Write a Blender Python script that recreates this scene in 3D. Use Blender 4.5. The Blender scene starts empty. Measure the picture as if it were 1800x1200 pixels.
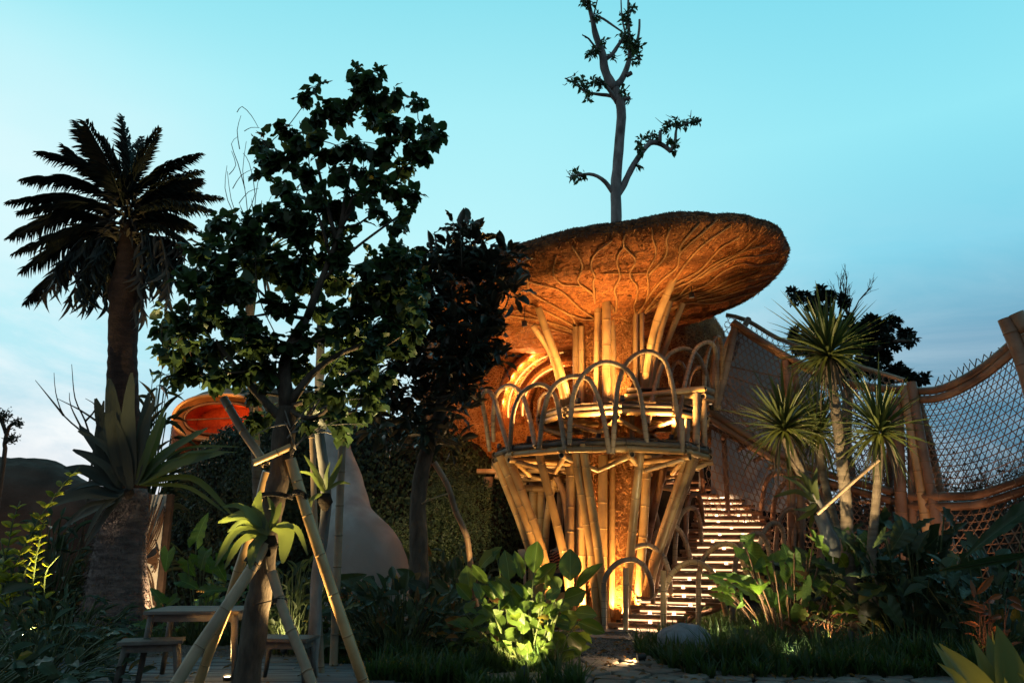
import bpy, math, random
import numpy as np
from mathutils import Vector, Matrix, noise
from mathutils.bvhtree import BVHTree
random.seed(7); RNG = np.random.default_rng(7)
R = math.radians; PI = math.pi
scene = bpy.context.scene
COL = scene.collection

# ------------------------------------------------------------------ camera
PITCH = R(14.23); FOC = 1400.0; EYE = 1.5
cam_data = bpy.data.cameras.new("camera"); cam = bpy.data.objects.new("camera", cam_data); COL.objects.link(cam)
cam.location = (0, 0, EYE); cam.rotation_euler = (R(90) + PITCH, 0, 0)
cam_data.sensor_width = 36; cam_data.lens = 28; cam_data.clip_start = 0.1; cam_data.clip_end = 3000
scene.camera = cam

# ------------------------------------------------------------------ sky and view
scene.view_settings.view_transform = 'Standard'; scene.view_settings.look = 'None'
scene.view_settings.exposure = 0; scene.view_settings.gamma = 1
scene.view_settings.use_curve_mapping = False
scene.cycles.use_denoising = True
scene.cycles.use_light_tree = True
scene.cycles.max_bounces = 5; scene.cycles.diffuse_bounces = 3; scene.cycles.glossy_bounces = 2
scene.cycles.transmission_bounces = 3; scene.cycles.transparent_max_bounces = 6
scene.cycles.sample_clamp_indirect = 3.0
scene.cycles.caustics_reflective = False; scene.cycles.caustics_refractive = False
world = bpy.data.worlds.new("World"); scene.world = world; world.use_nodes = True

class NT:
    def __init__(s, tree): s.t = tree; s.n = tree.nodes; s.l = tree.links
    def add(s, typ, **kw):
        n = s.n.new(typ)
        for k, v in kw.items():
            if k == 'inp':
                for i, x in v.items():
                    if isinstance(x, bpy.types.NodeSocket): s.l.new(x, n.inputs[i])
                    else: n.inputs[i].default_value = x
            else: setattr(n, k, v)
        return n
    def math(s, op, a, b=0.0, clamp=False):
        n = s.add('ShaderNodeMath', operation=op, use_clamp=clamp, inp={0: a, 1: b}); return n.outputs[0]
    def mix(s, f, a, b, blend='MIX'):
        n = s.add('ShaderNodeMix', data_type='RGBA', blend_type=blend, clamp_factor=True)
        for i, x in ((0, f), (6, a), (7, b)):
            if isinstance(x, bpy.types.NodeSocket): s.l.new(x, n.inputs[i])
            else: n.inputs[i].default_value = (x if i == 0 else (*x, 1) if len(x) == 3 else x)
        return n.outputs[2]
    def ramp(s, f, stops, interp='LINEAR'):
        n = s.add('ShaderNodeValToRGB'); cr = n.color_ramp; cr.interpolation = interp
        while len(cr.elements) < len(stops): cr.elements.new(0.5)
        for e, (p, c) in zip(cr.elements, stops):
            e.position = p; e.color = (*c, 1) if len(c) == 3 else c
        s.l.new(f, n.inputs[0]); return n.outputs[0]
    def noise(s, vec, scale, detail=4, rough=0.55, dist=0.0, out=0):
        n = s.add('ShaderNodeTexNoise', inp={'Scale': scale, 'Detail': detail, 'Roughness': rough, 'Distortion': dist})
        if vec is not None: s.l.new(vec, n.inputs['Vector'])
        return n.outputs[out]

def lin(r, g, b):
    f = lambda c: (c / 255 / 12.92) if c / 255 <= 0.04045 else ((c / 255 + 0.055) / 1.055) ** 2.4
    return (f(r), f(g), f(b))

def build_world():
    t = NT(world.node_tree); t.n.clear()
    tc = t.add('ShaderNodeTexCoord'); sep = t.add('ShaderNodeSeparateXYZ', inp={0: tc.outputs['Generated']})
    x, y, z = sep.outputs
    el = t.math('ADD', z, 0.0)
    # dusk sky: pale cyan low in the west (left), deeper blue low in the east (right), dimmer towards zenith and behind
    west = t.ramp(el, [(0.0, lin(170, 192, 216)), (0.10, lin(172, 208, 230)), (0.2, lin(172, 230, 244)), (0.34, lin(188, 245, 251)),
                       (0.5, lin(164, 238, 248)), (0.62, lin(128, 222, 238)), (1.0, lin(40, 96, 130))])
    east = t.ramp(el, [(0.0, lin(56, 104, 130)), (0.13, lin(52, 116, 150)), (0.22, lin(60, 140, 178)), (0.32, lin(116, 206, 232)),
                       (0.45, lin(140, 230, 245)), (0.62, lin(108, 214, 236)), (1.0, lin(30, 84, 120))])
    hl = t.math('SQRT', t.math('ADD', t.math('MULTIPLY', x, x), t.math('MULTIPLY', y, y)))
    az = t.math('DIVIDE', x, t.math('MAXIMUM', hl, 0.001))            # -1 west .. +1 east
    f = t.add('ShaderNodeMapRange', interpolation_type='SMOOTHSTEP', inp={0: az, 1: -0.10, 2: 0.58, 3: 0.0, 4: 1.0}).outputs[0]
    sky = t.mix(f, west, east)
    # soft cloud
    mp = t.add('ShaderNodeMapping', inp={0: tc.outputs['Generated'], 3: (1.0, 1.0, 2.6)})
    n1 = t.noise(mp.outputs[0], 3.1, 8, 0.62, 0.6)
    lo = t.add('ShaderNodeMapRange', interpolation_type='SMOOTHSTEP', inp={0: el, 1: 0.42, 2: 0.12, 3: 0.0, 4: 1.0}).outputs[0]
    cf = t.math('MULTIPLY', t.ramp(n1, [(0.44, (0, 0, 0)), (0.62, (1, 1, 1))]), lo)
    wl = t.math('SUBTRACT', 1.0, f)
    sky = t.mix(t.math('MULTIPLY', cf, t.math('ADD', t.math('MULTIPLY', wl, 0.55), 0.26)), sky, lin(240, 250, 255))
    n2 = t.noise(mp.outputs[0], 1.3, 4, 0.5, 0.2)
    band = t.add('ShaderNodeMapRange', interpolation_type='SMOOTHSTEP', inp={0: t.math('ABSOLUTE', t.math('SUBTRACT', el, 0.40)), 1: 0.17, 2: 0.0, 3: 0.0, 4: 1.0}).outputs[0]
    lf = t.add('ShaderNodeMapRange', interpolation_type='SMOOTHSTEP', inp={0: az, 1: -0.25, 2: -0.62, 3: 0.0, 4: 1.0}).outputs[0]
    gl = t.math('MULTIPLY', t.math('MULTIPLY', band, lf), t.ramp(n2, [(0.35, (0.25,) * 3), (0.6, (1, 1, 1))]))
    sky = t.mix(t.math('MULTIPLY', gl, 0.85), sky, lin(240, 252, 255))
    # smooth falloff away from the after-glow (front), as a dusk sky does
    back = t.add('ShaderNodeMapRange', interpolation_type='SMOOTHSTEP', inp={0: y, 1: 0.45, 2: -0.5, 3: 0.0, 4: 1.0}).outputs[0]
    sky = t.mix(1.0, sky, t.mix(back, (1, 1, 1), (0.46, 0.34, 0.37)), 'MULTIPLY')
    sky = t.mix(0.08, sky, lin(215, 245, 250))
    nish = t.add('ShaderNodeTexSky', sky_type='NISHITA', sun_disc=False, sun_elevation=R(1.0), sun_rotation=R(-35))
    bg1 = t.add('ShaderNodeBackground', inp={0: sky, 1: 1.0})
    bg2 = t.add('ShaderNodeBackground', inp={0: nish.outputs[0], 1: 0.012})
    ad = t.add('ShaderNodeAddShader', inp={0: bg1.outputs[0], 1: bg2.outputs[0]})
    t.add('ShaderNodeOutputWorld', inp={0: ad.outputs[0]})
build_world()
sun = bpy.data.lights.new("sun", 'SUN'); sun.energy = 0.04; sun.angle = R(30); sun.color = (1.0, 0.85, 0.75)
so = bpy.data.objects.new("sun", sun); COL.objects.link(so); so.rotation_euler = (R(80), 0, R(-145))

# ------------------------------------------------------------------ pixel -> place helpers (photograph pixels, 1800x1200)
CP, SP = math.cos(PITCH), math.sin(PITCH)
def at(px, py, Y):
    """the point at distance Y ahead of the camera seen at photograph pixel px, py"""
    u = (px - 900) / FOC; v = (600 - py) / FOC
    t = Y / (CP - v * SP)
    return Vector((t * u, Y, EYE + t * (SP + v * CP)))
def ground(px, py, z=0.0):
    u = (px - 900) / FOC; v = (600 - py) / FOC
    t = (z - EYE) / (SP + v * CP)
    return Vector((t * u, t * (CP - v * SP), z))
def mpp(Y): return Y / 1400.0 * 1.0
def pxpath(pts, Y0, Y1=None):
    """list of pixels -> points, distance going from Y0 to Y1 along the list"""
    Y1 = Y0 if Y1 is None else Y1
    n = len(pts) - 1
    L = [0]
    for a, b in zip(pts, pts[1:]): L.append(L[-1] + math.hypot(b[0] - a[0], b[1] - a[1]))
    return [at(p[0], p[1], Y0 + (Y1 - Y0) * l / max(L[-1], 1e-6)) for p, l in zip(pts, L)]

# ------------------------------------------------------------------ object helpers
ORG = {}
def org(o): return ORG.get(o.name, Vector((0, 0, 0))) if o else Vector((0, 0, 0))
def setp(o, label=None, cat=None, group=None, kind=None):
    if label: o['label'] = label
    if cat: o['category'] = cat
    if group: o['group'] = group
    if kind: o['kind'] = kind
    return o
def thing(name, label, cat, loc, group=None, kind=None):
    o = bpy.data.objects.new(name, None); COL.objects.link(o); o.location = loc
    o.empty_display_size = 0.1
    ORG[o.name] = Vector(loc)
    return setp(o, label, cat, group, kind)
def link_mesh(name, me, parent=None, loc=None, matrix=None):
    o = bpy.data.objects.new(name, me); COL.objects.link(o)
    if parent is not None: o.parent = parent
    if matrix is not None: o.matrix_basis = matrix
    elif loc is not None: o.location = loc
    ORG[o.name] = org(parent) if parent else Vector((0, 0, 0))
    return o

class MB:
    """collects geometry; build() links it as one mesh object"""
    def __init__(s): s.v = []; s.f = []; s.m = []; s.n = 0
    def raw(s, verts, faces, mi=0):
        s.v.append(np.asarray(verts, float).reshape(-1, 3))
        n = s.n
        s.f += [[i + n for i in f] for f in faces]
        s.m += [mi] * len(faces) if not isinstance(mi, list) else mi
        s.n += len(verts)
    def ring_tube(s, pts, rad, sides=8, caps=True, mi=None, squash=1.0):
        P = [Vector(p) for p in pts]; n = len(P)
        if not hasattr(rad, '__len__'): rad = [rad] * n
        T = []
        for i in range(n):
            d = P[min(i + 1, n - 1)] - P[max(i - 1, 0)]
            T.append(d.normalized() if d.length > 1e-9 else Vector((0, 0, 1)))
        ref = Vector((0, 0, 1)) if abs(T[0].z) < 0.9 else Vector((1, 0, 0))
        N = (ref - T[0] * ref.dot(T[0])).normalized()
        verts = []
        for i in range(n):
            N = (N - T[i] * N.dot(T[i]))
            N = N.normalized() if N.length > 1e-6 else T[i].orthogonal().normalized()
            B = T[i].cross(N)
            for k in range(sides):
                a = 2 * PI * k / sides
                verts.append(P[i] + (N * math.cos(a) + B * math.sin(a) * squash) * rad[i])
        faces = []; ml = []
        for i in range(n - 1):
            for k in range(sides):
                k2 = (k + 1) % sides
                faces.append([i * sides + k, i * sides + k2, (i + 1) * sides + k2, (i + 1) * sides + k])
                ml.append(mi[i] if isinstance(mi, list) else (mi or 0))
        if caps:
            faces.append(list(range(sides))[::-1]); faces.append([(n - 1) * sides + k for k in range(sides)])
            c = (mi[0] if isinstance(mi, list) else (mi or 0)); ml += [c, c]
        s.raw(verts, faces, ml)
    def bamboo(s, pts, r, node=0.3, sides=10, taper=0.0, smooth=True, hollow=True):
        P = catmull(pts, 0.12) if smooth and len(pts) > 2 else [Vector(p) for p in pts]
        P, L = resample(P, None)
        tot = L[-1]
        marks = []
        x = node * random.uniform(0.3, 0.9)
        while x < tot - 0.03: marks.append(x); x += node * random.uniform(0.85, 1.15)
        st = [(0.0, 1.0, 0)]
        base = [l for l in L[1:-1]]
        ev = [(l, 1.0, 0) for l in base if all(abs(l - m) > 0.03 for m in marks)]
        w = max(0.006, r * 0.12)
        for m in marks:
            ev += [(m - 2.5 * w, 1.0, 0), (m - w, 1.015 if r > .051 else 1.05, 0 if r > .051 else 1), (m - w * 0.35, 1.05 if r > .051 else 1.14, 1), (m + w * 0.35, 1.045 if r > .051 else 1.12, 0), (m + w, 0.985, 0), (m + 2.5 * w, 1.0, 0)]
        ev = [e for e in ev if 0.004 < e[0] < tot - 0.004]
        ev.sort(); st += ev; st.append((tot, 1.0, 0))
        pts2 = [interp(P, L, e[0]) for e in st]
        rad = [r * e[1] * (1 - taper * e[0] / max(tot, 1e-6)) for e in st]
        s.ring_tube(pts2, rad, sides, caps=not hollow, mi=[e[2] for e in st[:-1]])
        if hollow:   # dark hollow ends
            for e, sg in ((0, -1), (-1, 1)):
                c = Vector(pts2[e]); d = (Vector(pts2[0 if e == 0 else -1]) - Vector(pts2[1 if e == 0 else -2])).normalized()
                q = d.orthogonal().normalized(); b = d.cross(q)
                rr = rad[e]
                vs = []
                for rad_, off in ((rr, 0.0), (rr * 0.78, 0.001), (rr * 0.74, -0.03)):
                    for k in range(sides):
                        a = 2 * PI * k / sides
                        vs.append(c + d * off + (q * math.cos(a) + b * math.sin(a)) * rad_)
                fs = []; ms = []
                for ri, m_ in ((0, 0), (1, 2)):
                    for k in range(sides):
                        k2 = (k + 1) % sides
                        fs.append([ri * sides + k, ri * sides + k2, (ri + 1) * sides + k2, (ri + 1) * sides + k]); ms.append(m_)
                fs.append([2 * sides + k for k in range(sides)]); ms.append(2)
                s.raw(vs, fs, ms)
        return s
    def box(s, c, size, rot=None, mi=0, jitter=0.0):
        c = Vector(c); hx, hy, hz = [q / 2 for q in size]
        vs = []
        for z in (-hz, hz):
            for x, y in ((-hx, -hy), (hx, -hy), (hx, hy), (-hx, hy)):
                p = Vector((x + random.uniform(-jitter, jitter), y + random.uniform(-jitter, jitter), z))
                vs.append(c + (rot @ p if rot else p))
        s.raw(vs, [[3, 2, 1, 0], [4, 5, 6, 7], [0, 1, 5, 4], [1, 2, 6, 5], [2, 3, 7, 6], [3, 0, 4, 7]], mi)
    def strap(s, pts, widths, up=Vector((0, 0, 1)), fold=0.15, wave=0.0, nx=2, mi=0):
        """leaf-like strip along pts, V-folded"""
        P = [Vector(p) for p in pts]; n = len(P); vs = []
        ph = random.uniform(0, 6)
        for i in range(n):
            T = (P[min(i + 1, n - 1)] - P[max(i - 1, 0)]).normalized()
            S = T.cross(up); S = S.normalized() if S.length > 1e-5 else T.orthogonal().normalized()
            N = S.cross(T)
            for k in range(2 * nx + 1):
                q = (k - nx) / nx
                w = widths[i] * 0.5 * q
                h = abs(w) * fold + (wave * widths[i] * math.sin(ph + i * 1.7 + q * 1.3) * abs(q))
                vs.append(P[i] + S * w + N * h)
        m = 2 * nx + 1; fs = []
        for i in range(n - 1):
            for k in range(2 * nx):
                a = i * m + k; fs.append([a, a + 1, a + m + 1, a + m])
        s.raw(vs, fs, mi)
    def batch(s, tmpl, mats, mi=0):
        V, F = tmpl; V = np.asarray(V)
        M = np.asarray([np.asarray(m) for m in mats])
        if len(M) == 0: return
        H = np.c_[V, np.ones(len(V))]
        W = np.einsum('nij,kj->nki', M, H)[:, :, :3].reshape(-1, 3)
        k = len(V); off = s.n
        s.v.append(W); s.n += len(W)
        F = [list(f) for f in F]
        for i in range(len(M)):
            o = off + i * k
            s.f += [[a + o for a in f] for f in F]
        s.m += [mi] * (len(F) * len(M))
    def mesh(s, name, mats, origin=Vector((0, 0, 0)), smooth=True):
        me = bpy.data.meshes.new(name)
        V = np.concatenate(s.v) - np.array(origin) if s.v else np.zeros((0, 3))
        me.from_pydata(V.tolist(), [], s.f)
        for m in (mats if isinstance(mats, (list, tuple)) else [mats]): me.materials.append(m)
        if s.m and max(s.m) > 0: me.polygons.foreach_set('material_index', s.m)
        if smooth: me.polygons.foreach_set('use_smooth', [True] * len(me.polygons))
        me.update(); return me
    def build(s, name, mats, parent=None, smooth=True, label=None, kind=None):
        me = s.mesh(name, mats, org(parent), smooth)
        o = link_mesh(name, me, parent)
        return setp(o, label, kind=kind)

def catmull(pts, step=0.12):
    P = [Vector(p) for p in pts]
    if len(P) < 3: return P
    P = [P[0] * 2 - P[1]] + P + [P[-1] * 2 - P[-2]]
    out = []
    for i in range(1, len(P) - 2):
        p0, p1, p2, p3 = P[i - 1:i + 3]
        n = max(2, int((p2 - p1).length / step))
        for k in range(n):
            t = k / n
            out.append(0.5 * ((2 * p1) + (p2 - p0) * t + (2 * p0 - 5 * p1 + 4 * p2 - p3) * t * t + (3 * p1 - p0 - 3 * p2 + p3) * t ** 3))
    out.append(P[-2]); return out
def resample(P, n=None):
    L = [0.0]
    for a, b in zip(P, P[1:]): L.append(L[-1] + (b - a).length)
    if n is None: return P, L
    return [interp(P, L, L[-1] * i / (n - 1)) for i in range(n)], [L[-1] * i / (n - 1) for i in range(n)]
def interp(P, L, x):
    if x <= 0: return P[0].copy()
    if x >= L[-1]: return P[-1].copy()
    lo = 0
    for i in range(len(L) - 1):
        if L[i + 1] >= x: lo = i; break
    d = L[lo + 1] - L[lo]
    return P[lo].lerp(P[lo + 1], (x - L[lo]) / d if d > 1e-9 else 0)
def smoothn(pts, n):
    P = catmull(pts, 0.03) if len(pts) > 2 else [Vector(p) for p in pts]
    return resample(P, n)[0]

# ------------------------------------------------------------------ materials
MAT = {}
def mat(name, fn):
    m = bpy.data.materials.new(name); m.use_nodes = True
    t = NT(m.node_tree); t.n.clear()
    fn(t); MAT[name] = m; return m
def out(t, sh): t.add('ShaderNodeOutputMaterial', inp={0: sh})
def surf(name, c1, c2, scale=6, rough=0.7, bump=0.3, bscale=None, spec=0.3, stretch=None, rnd=0.0, bdist=0.01, c3=None):
    def fn(t):
        tc = t.add('ShaderNodeTexCoord'); vec = tc.outputs['Object']
        if stretch: vec = t.add('ShaderNodeMapping', inp={0: vec, 3: stretch}).outputs[0]
        n = t.noise(vec, scale, 6, 0.6)
        col = t.mix(t.ramp(n, [(0.32, (0, 0, 0)), (0.68, (1, 1, 1))]), c1, c2)
        if c3:
            n3 = t.noise(vec, scale * 0.23, 3, 0.6, 0.5)
            col = t.mix(t.ramp(n3, [(0.5, (0, 0, 0)), (0.62, (1, 1, 1))]), col, c3)
        if rnd:
            oi = t.add('ShaderNodeObjectInfo')
            v = t.math('ADD', t.math('MULTIPLY', oi.outputs['Random'], rnd), 1 - rnd / 2)
            col = t.mix(1.0, col, t.add('ShaderNodeCombineXYZ', inp={0: v, 1: v, 2: v}).outputs[0], 'MULTIPLY')
        b = t.add('ShaderNodeBump', inp={'Strength': bump, 'Distance': bdist, 'Height': t.noise(vec, bscale or scale * 4, 5, 0.65)})
        p = t.add('ShaderNodeBsdfPrincipled', inp={'Base Color': col, 'Roughness': rough, 'Normal': b.outputs[0], 'Specular IOR Level': spec})
        out(t, p.outputs[0])
    return mat(name, fn)
def leafmat(name, c1, c2, back=None, rough=0.42, trans=0.35, scale=2.5, rib=0.0, spec=0.4, veins=0.0, tcol=None):
    def fn(t):
        tc = t.add('ShaderNodeTexCoord')
        oi = t.add('ShaderNodeObjectInfo')
        n = t.noise(tc.outputs['Object'], scale, 3, 0.6)
        geo = t.add('ShaderNodeNewGeometry')
        r2 = t.math('ADD', t.math('MULTIPLY', geo.outputs['Random Per Island'], 0.75), t.math('MULTIPLY', n, 0.25))
        f = t.math('FRACT', t.math('ADD', r2, oi.outputs['Random']))
        col = t.mix(f, c1, c2)
        hgt = t.noise(tc.outputs['Object'], 30, 3, 0.6)
        if rib:
            g = t.add('ShaderNodeSeparateXYZ', inp={0: tc.outputs['Generated']})
            dx = t.math('ABSOLUTE', t.math('SUBTRACT', g.outputs[0], 0.5))
            rb = t.ramp(dx, [(0.0, (1, 1, 1)), (0.022, (0, 0, 0))])
            col = t.mix(t.math('MULTIPLY', rb, rib), col, tuple(min(1, 3.0 * q + 0.03) for q in c2))
            if veins:
                w = t.math('SINE', t.math('MULTIPLY', t.math('SUBTRACT', g.outputs[1], t.math('MULTIPLY', dx, 0.7)), 75.0))
                vv = t.ramp(w, [(0.82, (0, 0, 0)), (1.0, (1, 1, 1))])
                col = t.mix(t.math('MULTIPLY', vv, veins), col, tuple(2.0 * q + 0.01 for q in c2))
                hgt = t.math('ADD', hgt, t.math('MULTIPLY', w, 0.5))
        if back: col = t.mix(geo.outputs['Backfacing'], col, back)
        b = t.add('ShaderNodeBump', inp={'Strength': 0.35, 'Distance': 0.004, 'Height': hgt})
        p = t.add('ShaderNodeBsdfPrincipled', inp={'Base Color': col, 'Roughness': rough, 'Specular IOR Level': spec, 'Normal': b.outputs[0]})
        tr = t.add('ShaderNodeBsdfTranslucent', inp={0: t.mix(0.6, col, tcol or tuple(1.6 * q for q in c2))})
        mx = t.add('ShaderNodeMixShader', inp={0: trans, 1: p.outputs[0], 2: tr.outputs[0]})
        out(t, mx.outputs[0])
    return mat(name, fn)
def emis(name, col, strength):
    mat(name, lambda t: out(t, t.add('ShaderNodeEmission', inp={0: (*col, 1), 1: strength}).outputs[0]))

def thatch_mat(name, c1, c2, c3):
    def fn(t):
        tc = t.add('ShaderNodeTexCoord'); vec = tc.outputs['Object']
        a = t.noise(t.add('ShaderNodeMapping', inp={0: vec, 2: (0.5, 0.3, 0.8), 3: (17, 4.5, 11)}).outputs[0], 1.0, 3, 0.6, 1.2)
        b_ = t.noise(t.add('ShaderNodeMapping', inp={0: vec, 2: (1.9, 1.1, -0.7), 3: (4.5, 18, 12)}).outputs[0], 1.0, 3, 0.6, 1.2)
        h = t.math('MAXIMUM', a, b_)
        big = t.noise(vec, 1.4, 4, 0.6)
        col = t.ramp(h, [(0.43, c3), (0.55, c1), (0.70, c2)])
        col = t.mix(t.ramp(big, [(0.35, (0, 0, 0)), (0.7, (1, 1, 1))]), col, tuple(0.45 * q for q in c1))
        bp = t.add('ShaderNodeBump', inp={'Strength': 0.9, 'Distance': 0.03, 'Height': h})
        p = t.add('ShaderNodeBsdfPrincipled', inp={'Base Color': col, 'Roughness': 0.75, 'Normal': bp.outputs[0], 'Specular IOR Level': 0.25})
        out(t, p.outputs[0])
    return mat(name, fn)
thatch_mat('thatch', (0.31, 0.092, 0.020), (0.56, 0.21, 0.052), (0.06, 0.022, 0.007))
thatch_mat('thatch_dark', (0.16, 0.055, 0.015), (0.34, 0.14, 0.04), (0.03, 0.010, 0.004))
surf('straw', (0.25, 0.088, 0.022), (0.62, 0.28, 0.09), 3.0, 0.6, 0.1)
surf('straw_grey', (0.06, 0.040, 0.030), (0.22, 0.15, 0.11), 3.0, 0.8, 0.1)
surf('bamboo', (0.38, 0.215, 0.085), (0.60, 0.375, 0.165), 2.2, 0.30, 0.12, 30, 0.55, rnd=0.5, c3=(0.26, 0.14, 0.06))
surf('bamboo_grey', (0.23, 0.155, 0.10), (0.40, 0.285, 0.18), 3.0, 0.5, 0.2, 30, 0.4, rnd=0.35, c3=(0.13, 0.09, 0.06))
surf('bamboo_brown', (0.20, 0.105, 0.06), (0.34, 0.19, 0.11), 3.0, 0.45, 0.2, 30, 0.4, rnd=0.3, c3=(0.09, 0.04, 0.02))
surf('bamboo_node', (0.09, 0.055, 0.03), (0.22, 0.14, 0.07), 8, 0.6, 0.2)
surf('bamboo_dark', (0.07, 0.052, 0.040), (0.16, 0.12, 0.09), 4, 0.5, 0.3, 30, 0.4, rnd=0.4)
surf('dark_hollow', (0.05, 0.034, 0.022), (0.09, 0.06, 0.04), 8, 0.9, 0.1)
surf('dark_slat', (0.035, 0.022, 0.015), (0.08, 0.05, 0.035), 7, 0.5, 0.25, rnd=0.4)
surf('tread_bamboo', (0.12, 0.065, 0.035), (0.26, 0.15, 0.085), 5, 0.33, 0.2, rnd=0.4, c3=(0.07, 0.035, 0.02))
surf('vine_root', (0.20, 0.085, 0.028), (0.36, 0.175, 0.06), 9, 0.55, 0.3)
surf('bark', (0.045, 0.034, 0.026), (0.13, 0.10, 0.075), 9, 0.85, 0.9, 26, 0.2, stretch=(1, 1, 0.35), bdist=0.02)
surf('bark_pale', (0.13, 0.12, 0.115), (0.30, 0.285, 0.27), 6, 0.8, 0.6, 22, 0.2, stretch=(1, 1, 0.4), bdist=0.015, c3=(0.05, 0.045, 0.04))
surf('bark_palm', (0.025, 0.013, 0.010), (0.06, 0.032, 0.024), 5, 0.85, 0.9, 18, 0.2, stretch=(1, 1, 2.5), bdist=0.03)
surf('palm_fibre', (0.12, 0.095, 0.09), (0.30, 0.24, 0.22), 6, 0.9, 1.0, 24, 0.15, stretch=(0.6, 0.6, 2.2), bdist=0.03)
surf('bark_yucca', (0.12, 0.09, 0.065), (0.25, 0.20, 0.15), 5, 0.85, 0.9, 30, 0.2, stretch=(0.5, 0.5, 3.0), bdist=0.015)
surf('twig', (0.05, 0.035, 0.025), (0.13, 0.09, 0.06), 9, 0.8, 0.3)
surf('twig_pale', (0.14, 0.12, 0.10), (0.25, 0.22, 0.19), 9, 0.8, 0.3)
surf('soil', (0.012, 0.009, 0.007), (0.035, 0.026, 0.02), 3, 0.95, 0.9, 20, 0.1, bdist=0.03)
surf('earth', (0.05, 0.035, 0.028), (0.10, 0.072, 0.058), 0.8, 0.95, 0.8, 6, 0.1, bdist=0.05)
surf('stucco', (0.30, 0.26, 0.235), (0.54, 0.49, 0.45), 2.2, 0.85, 0.3, 26, 0.2, c3=(0.30, 0.235, 0.20), bdist=0.02)
surf('boulder', (0.13, 0.14, 0.15), (0.24, 0.25, 0.27), 7, 0.9, 0.5, 40, 0.2)
surf('paving', (0.10, 0.088, 0.075), (0.21, 0.185, 0.16), 5, 0.8, 0.6, 26, 0.3, rnd=0.5)
surf('gravel', (0.07, 0.055, 0.045), (0.24, 0.20, 0.17), 25, 0.9, 0.6, 60, 0.2)
surf('deck_wood', (0.085, 0.085, 0.09), (0.19, 0.19, 0.195), 5, 0.7, 0.6, 24, 0.35, stretch=(0.25, 3.5, 1), rnd=0.4)
surf('table_wood', (0.06, 0.048, 0.04), (0.16, 0.135, 0.115), 5, 0.6, 0.5, 20, 0.4, stretch=(0.3, 3, 1))
surf('black_metal', (0.010, 0.010, 0.010), (0.018, 0.018, 0.018), 9, 0.45, 0.05, spec=0.5)
surf('rust_metal', (0.07, 0.035, 0.018), (0.12, 0.06, 0.03), 9, 0.55, 0.2)
surf('rope', (0.25, 0.18, 0.10), (0.45, 0.33, 0.20), 30, 0.85, 0.8, 90)
surf('rope_dark', (0.02, 0.015, 0.012), (0.05, 0.04, 0.03), 30, 0.85, 0.8, 90)
surf('screen_sheet', (0.60, 0.55, 0.47), (0.72, 0.67, 0.58), 3, 0.8, 0.15)
surf('plaster_warm', (0.30, 0.13, 0.05), (0.42, 0.20, 0.09), 4, 0.8, 0.4, 20)
surf('red_wall', (0.45, 0.07, 0.02), (0.60, 0.11, 0.03), 14, 0.8, 0.6, 40)
surf('skin', (0.30, 0.16, 0.10), (0.34, 0.19, 0.12), 9, 0.5, 0.1)
surf('hair', (0.012, 0.009, 0.008), (0.02, 0.015, 0.012), 30, 0.5, 0.3)
def shirt(t):
    tc = t.add('ShaderNodeTexCoord')
    mp = t.add('ShaderNodeMapping', inp={0: tc.outputs['Object'], 2: (0, R(28), 0)})
    w = t.add('ShaderNodeTexWave', wave_type='BANDS', bands_direction='Z', inp={'Vector': mp.outputs[0], 'Scale': 5.5, 'Distortion': 5.0, 'Detail': 1.5})
    col = t.mix(t.ramp(w.outputs[1], [(0.45, (0, 0, 0)), (0.55, (1, 1, 1))]), (0.02, 0.012, 0.01), (0.5, 0.17, 0.08))
    out(t, t.add('ShaderNodeBsdfPrincipled', inp={'Base Color': col, 'Roughness': 0.85}).outputs[0])
mat('shirt', shirt)
surf('trousers', (0.015, 0.015, 0.02), (0.03, 0.03, 0.04), 9, 0.9, 0.1)
leafmat('leaf_tree', (0.018, 0.038, 0.016), (0.058, 0.092, 0.026), None, 0.45, 0.30)
leafmat('leaf_yellow', (0.12, 0.11, 0.02), (0.20, 0.16, 0.03), None, 0.45, 0.35)
leafmat('leaf_dry', (0.10, 0.05, 0.015), (0.20, 0.11, 0.03), None, 0.6, 0.3)
leafmat('leaf_rubber', (0.012, 0.018, 0.011), (0.030, 0.040, 0.020), (0.045, 0.04, 0.028), 0.35, 0.12, rib=0.5, spec=0.35)
leafmat('leaf_calathea', (0.045, 0.085, 0.016), (0.085, 0.135, 0.030), (0.10, 0.14, 0.045), 0.35, 0.38, rib=0.6, veins=0.15, tcol=(0.22, 0.32, 0.03))
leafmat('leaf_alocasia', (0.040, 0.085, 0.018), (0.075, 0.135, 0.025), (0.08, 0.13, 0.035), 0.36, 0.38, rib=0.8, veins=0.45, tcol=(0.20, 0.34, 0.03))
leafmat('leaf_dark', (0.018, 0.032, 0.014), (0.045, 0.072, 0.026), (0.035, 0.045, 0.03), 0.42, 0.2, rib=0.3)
leafmat('leaf_fern', (0.045, 0.062, 0.022), (0.085, 0.105, 0.036), (0.07, 0.085, 0.035), 0.5, 0.35, rib=0.0, tcol=(0.25, 0.32, 0.06))
leafmat('leaf_fern_dull', (0.020, 0.023, 0.018), (0.058, 0.060, 0.044), (0.055, 0.052, 0.040), 0.6, 0.3)
leafmat('leaf_palm', (0.012, 0.015, 0.012), (0.032, 0.034, 0.024), None, 0.55, 0.12)
leafmat('leaf_palm_dead', (0.06, 0.045, 0.035), (0.13, 0.10, 0.075), None, 0.8, 0.2)
leafmat('leaf_yucca', (0.040, 0.062, 0.022), (0.095, 0.110, 0.036), None, 0.4, 0.28, tcol=(0.28, 0.30, 0.05))
leafmat('leaf_ivy', (0.010, 0.022, 0.010), (0.032, 0.052, 0.020), None, 0.5, 0.25)
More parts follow.
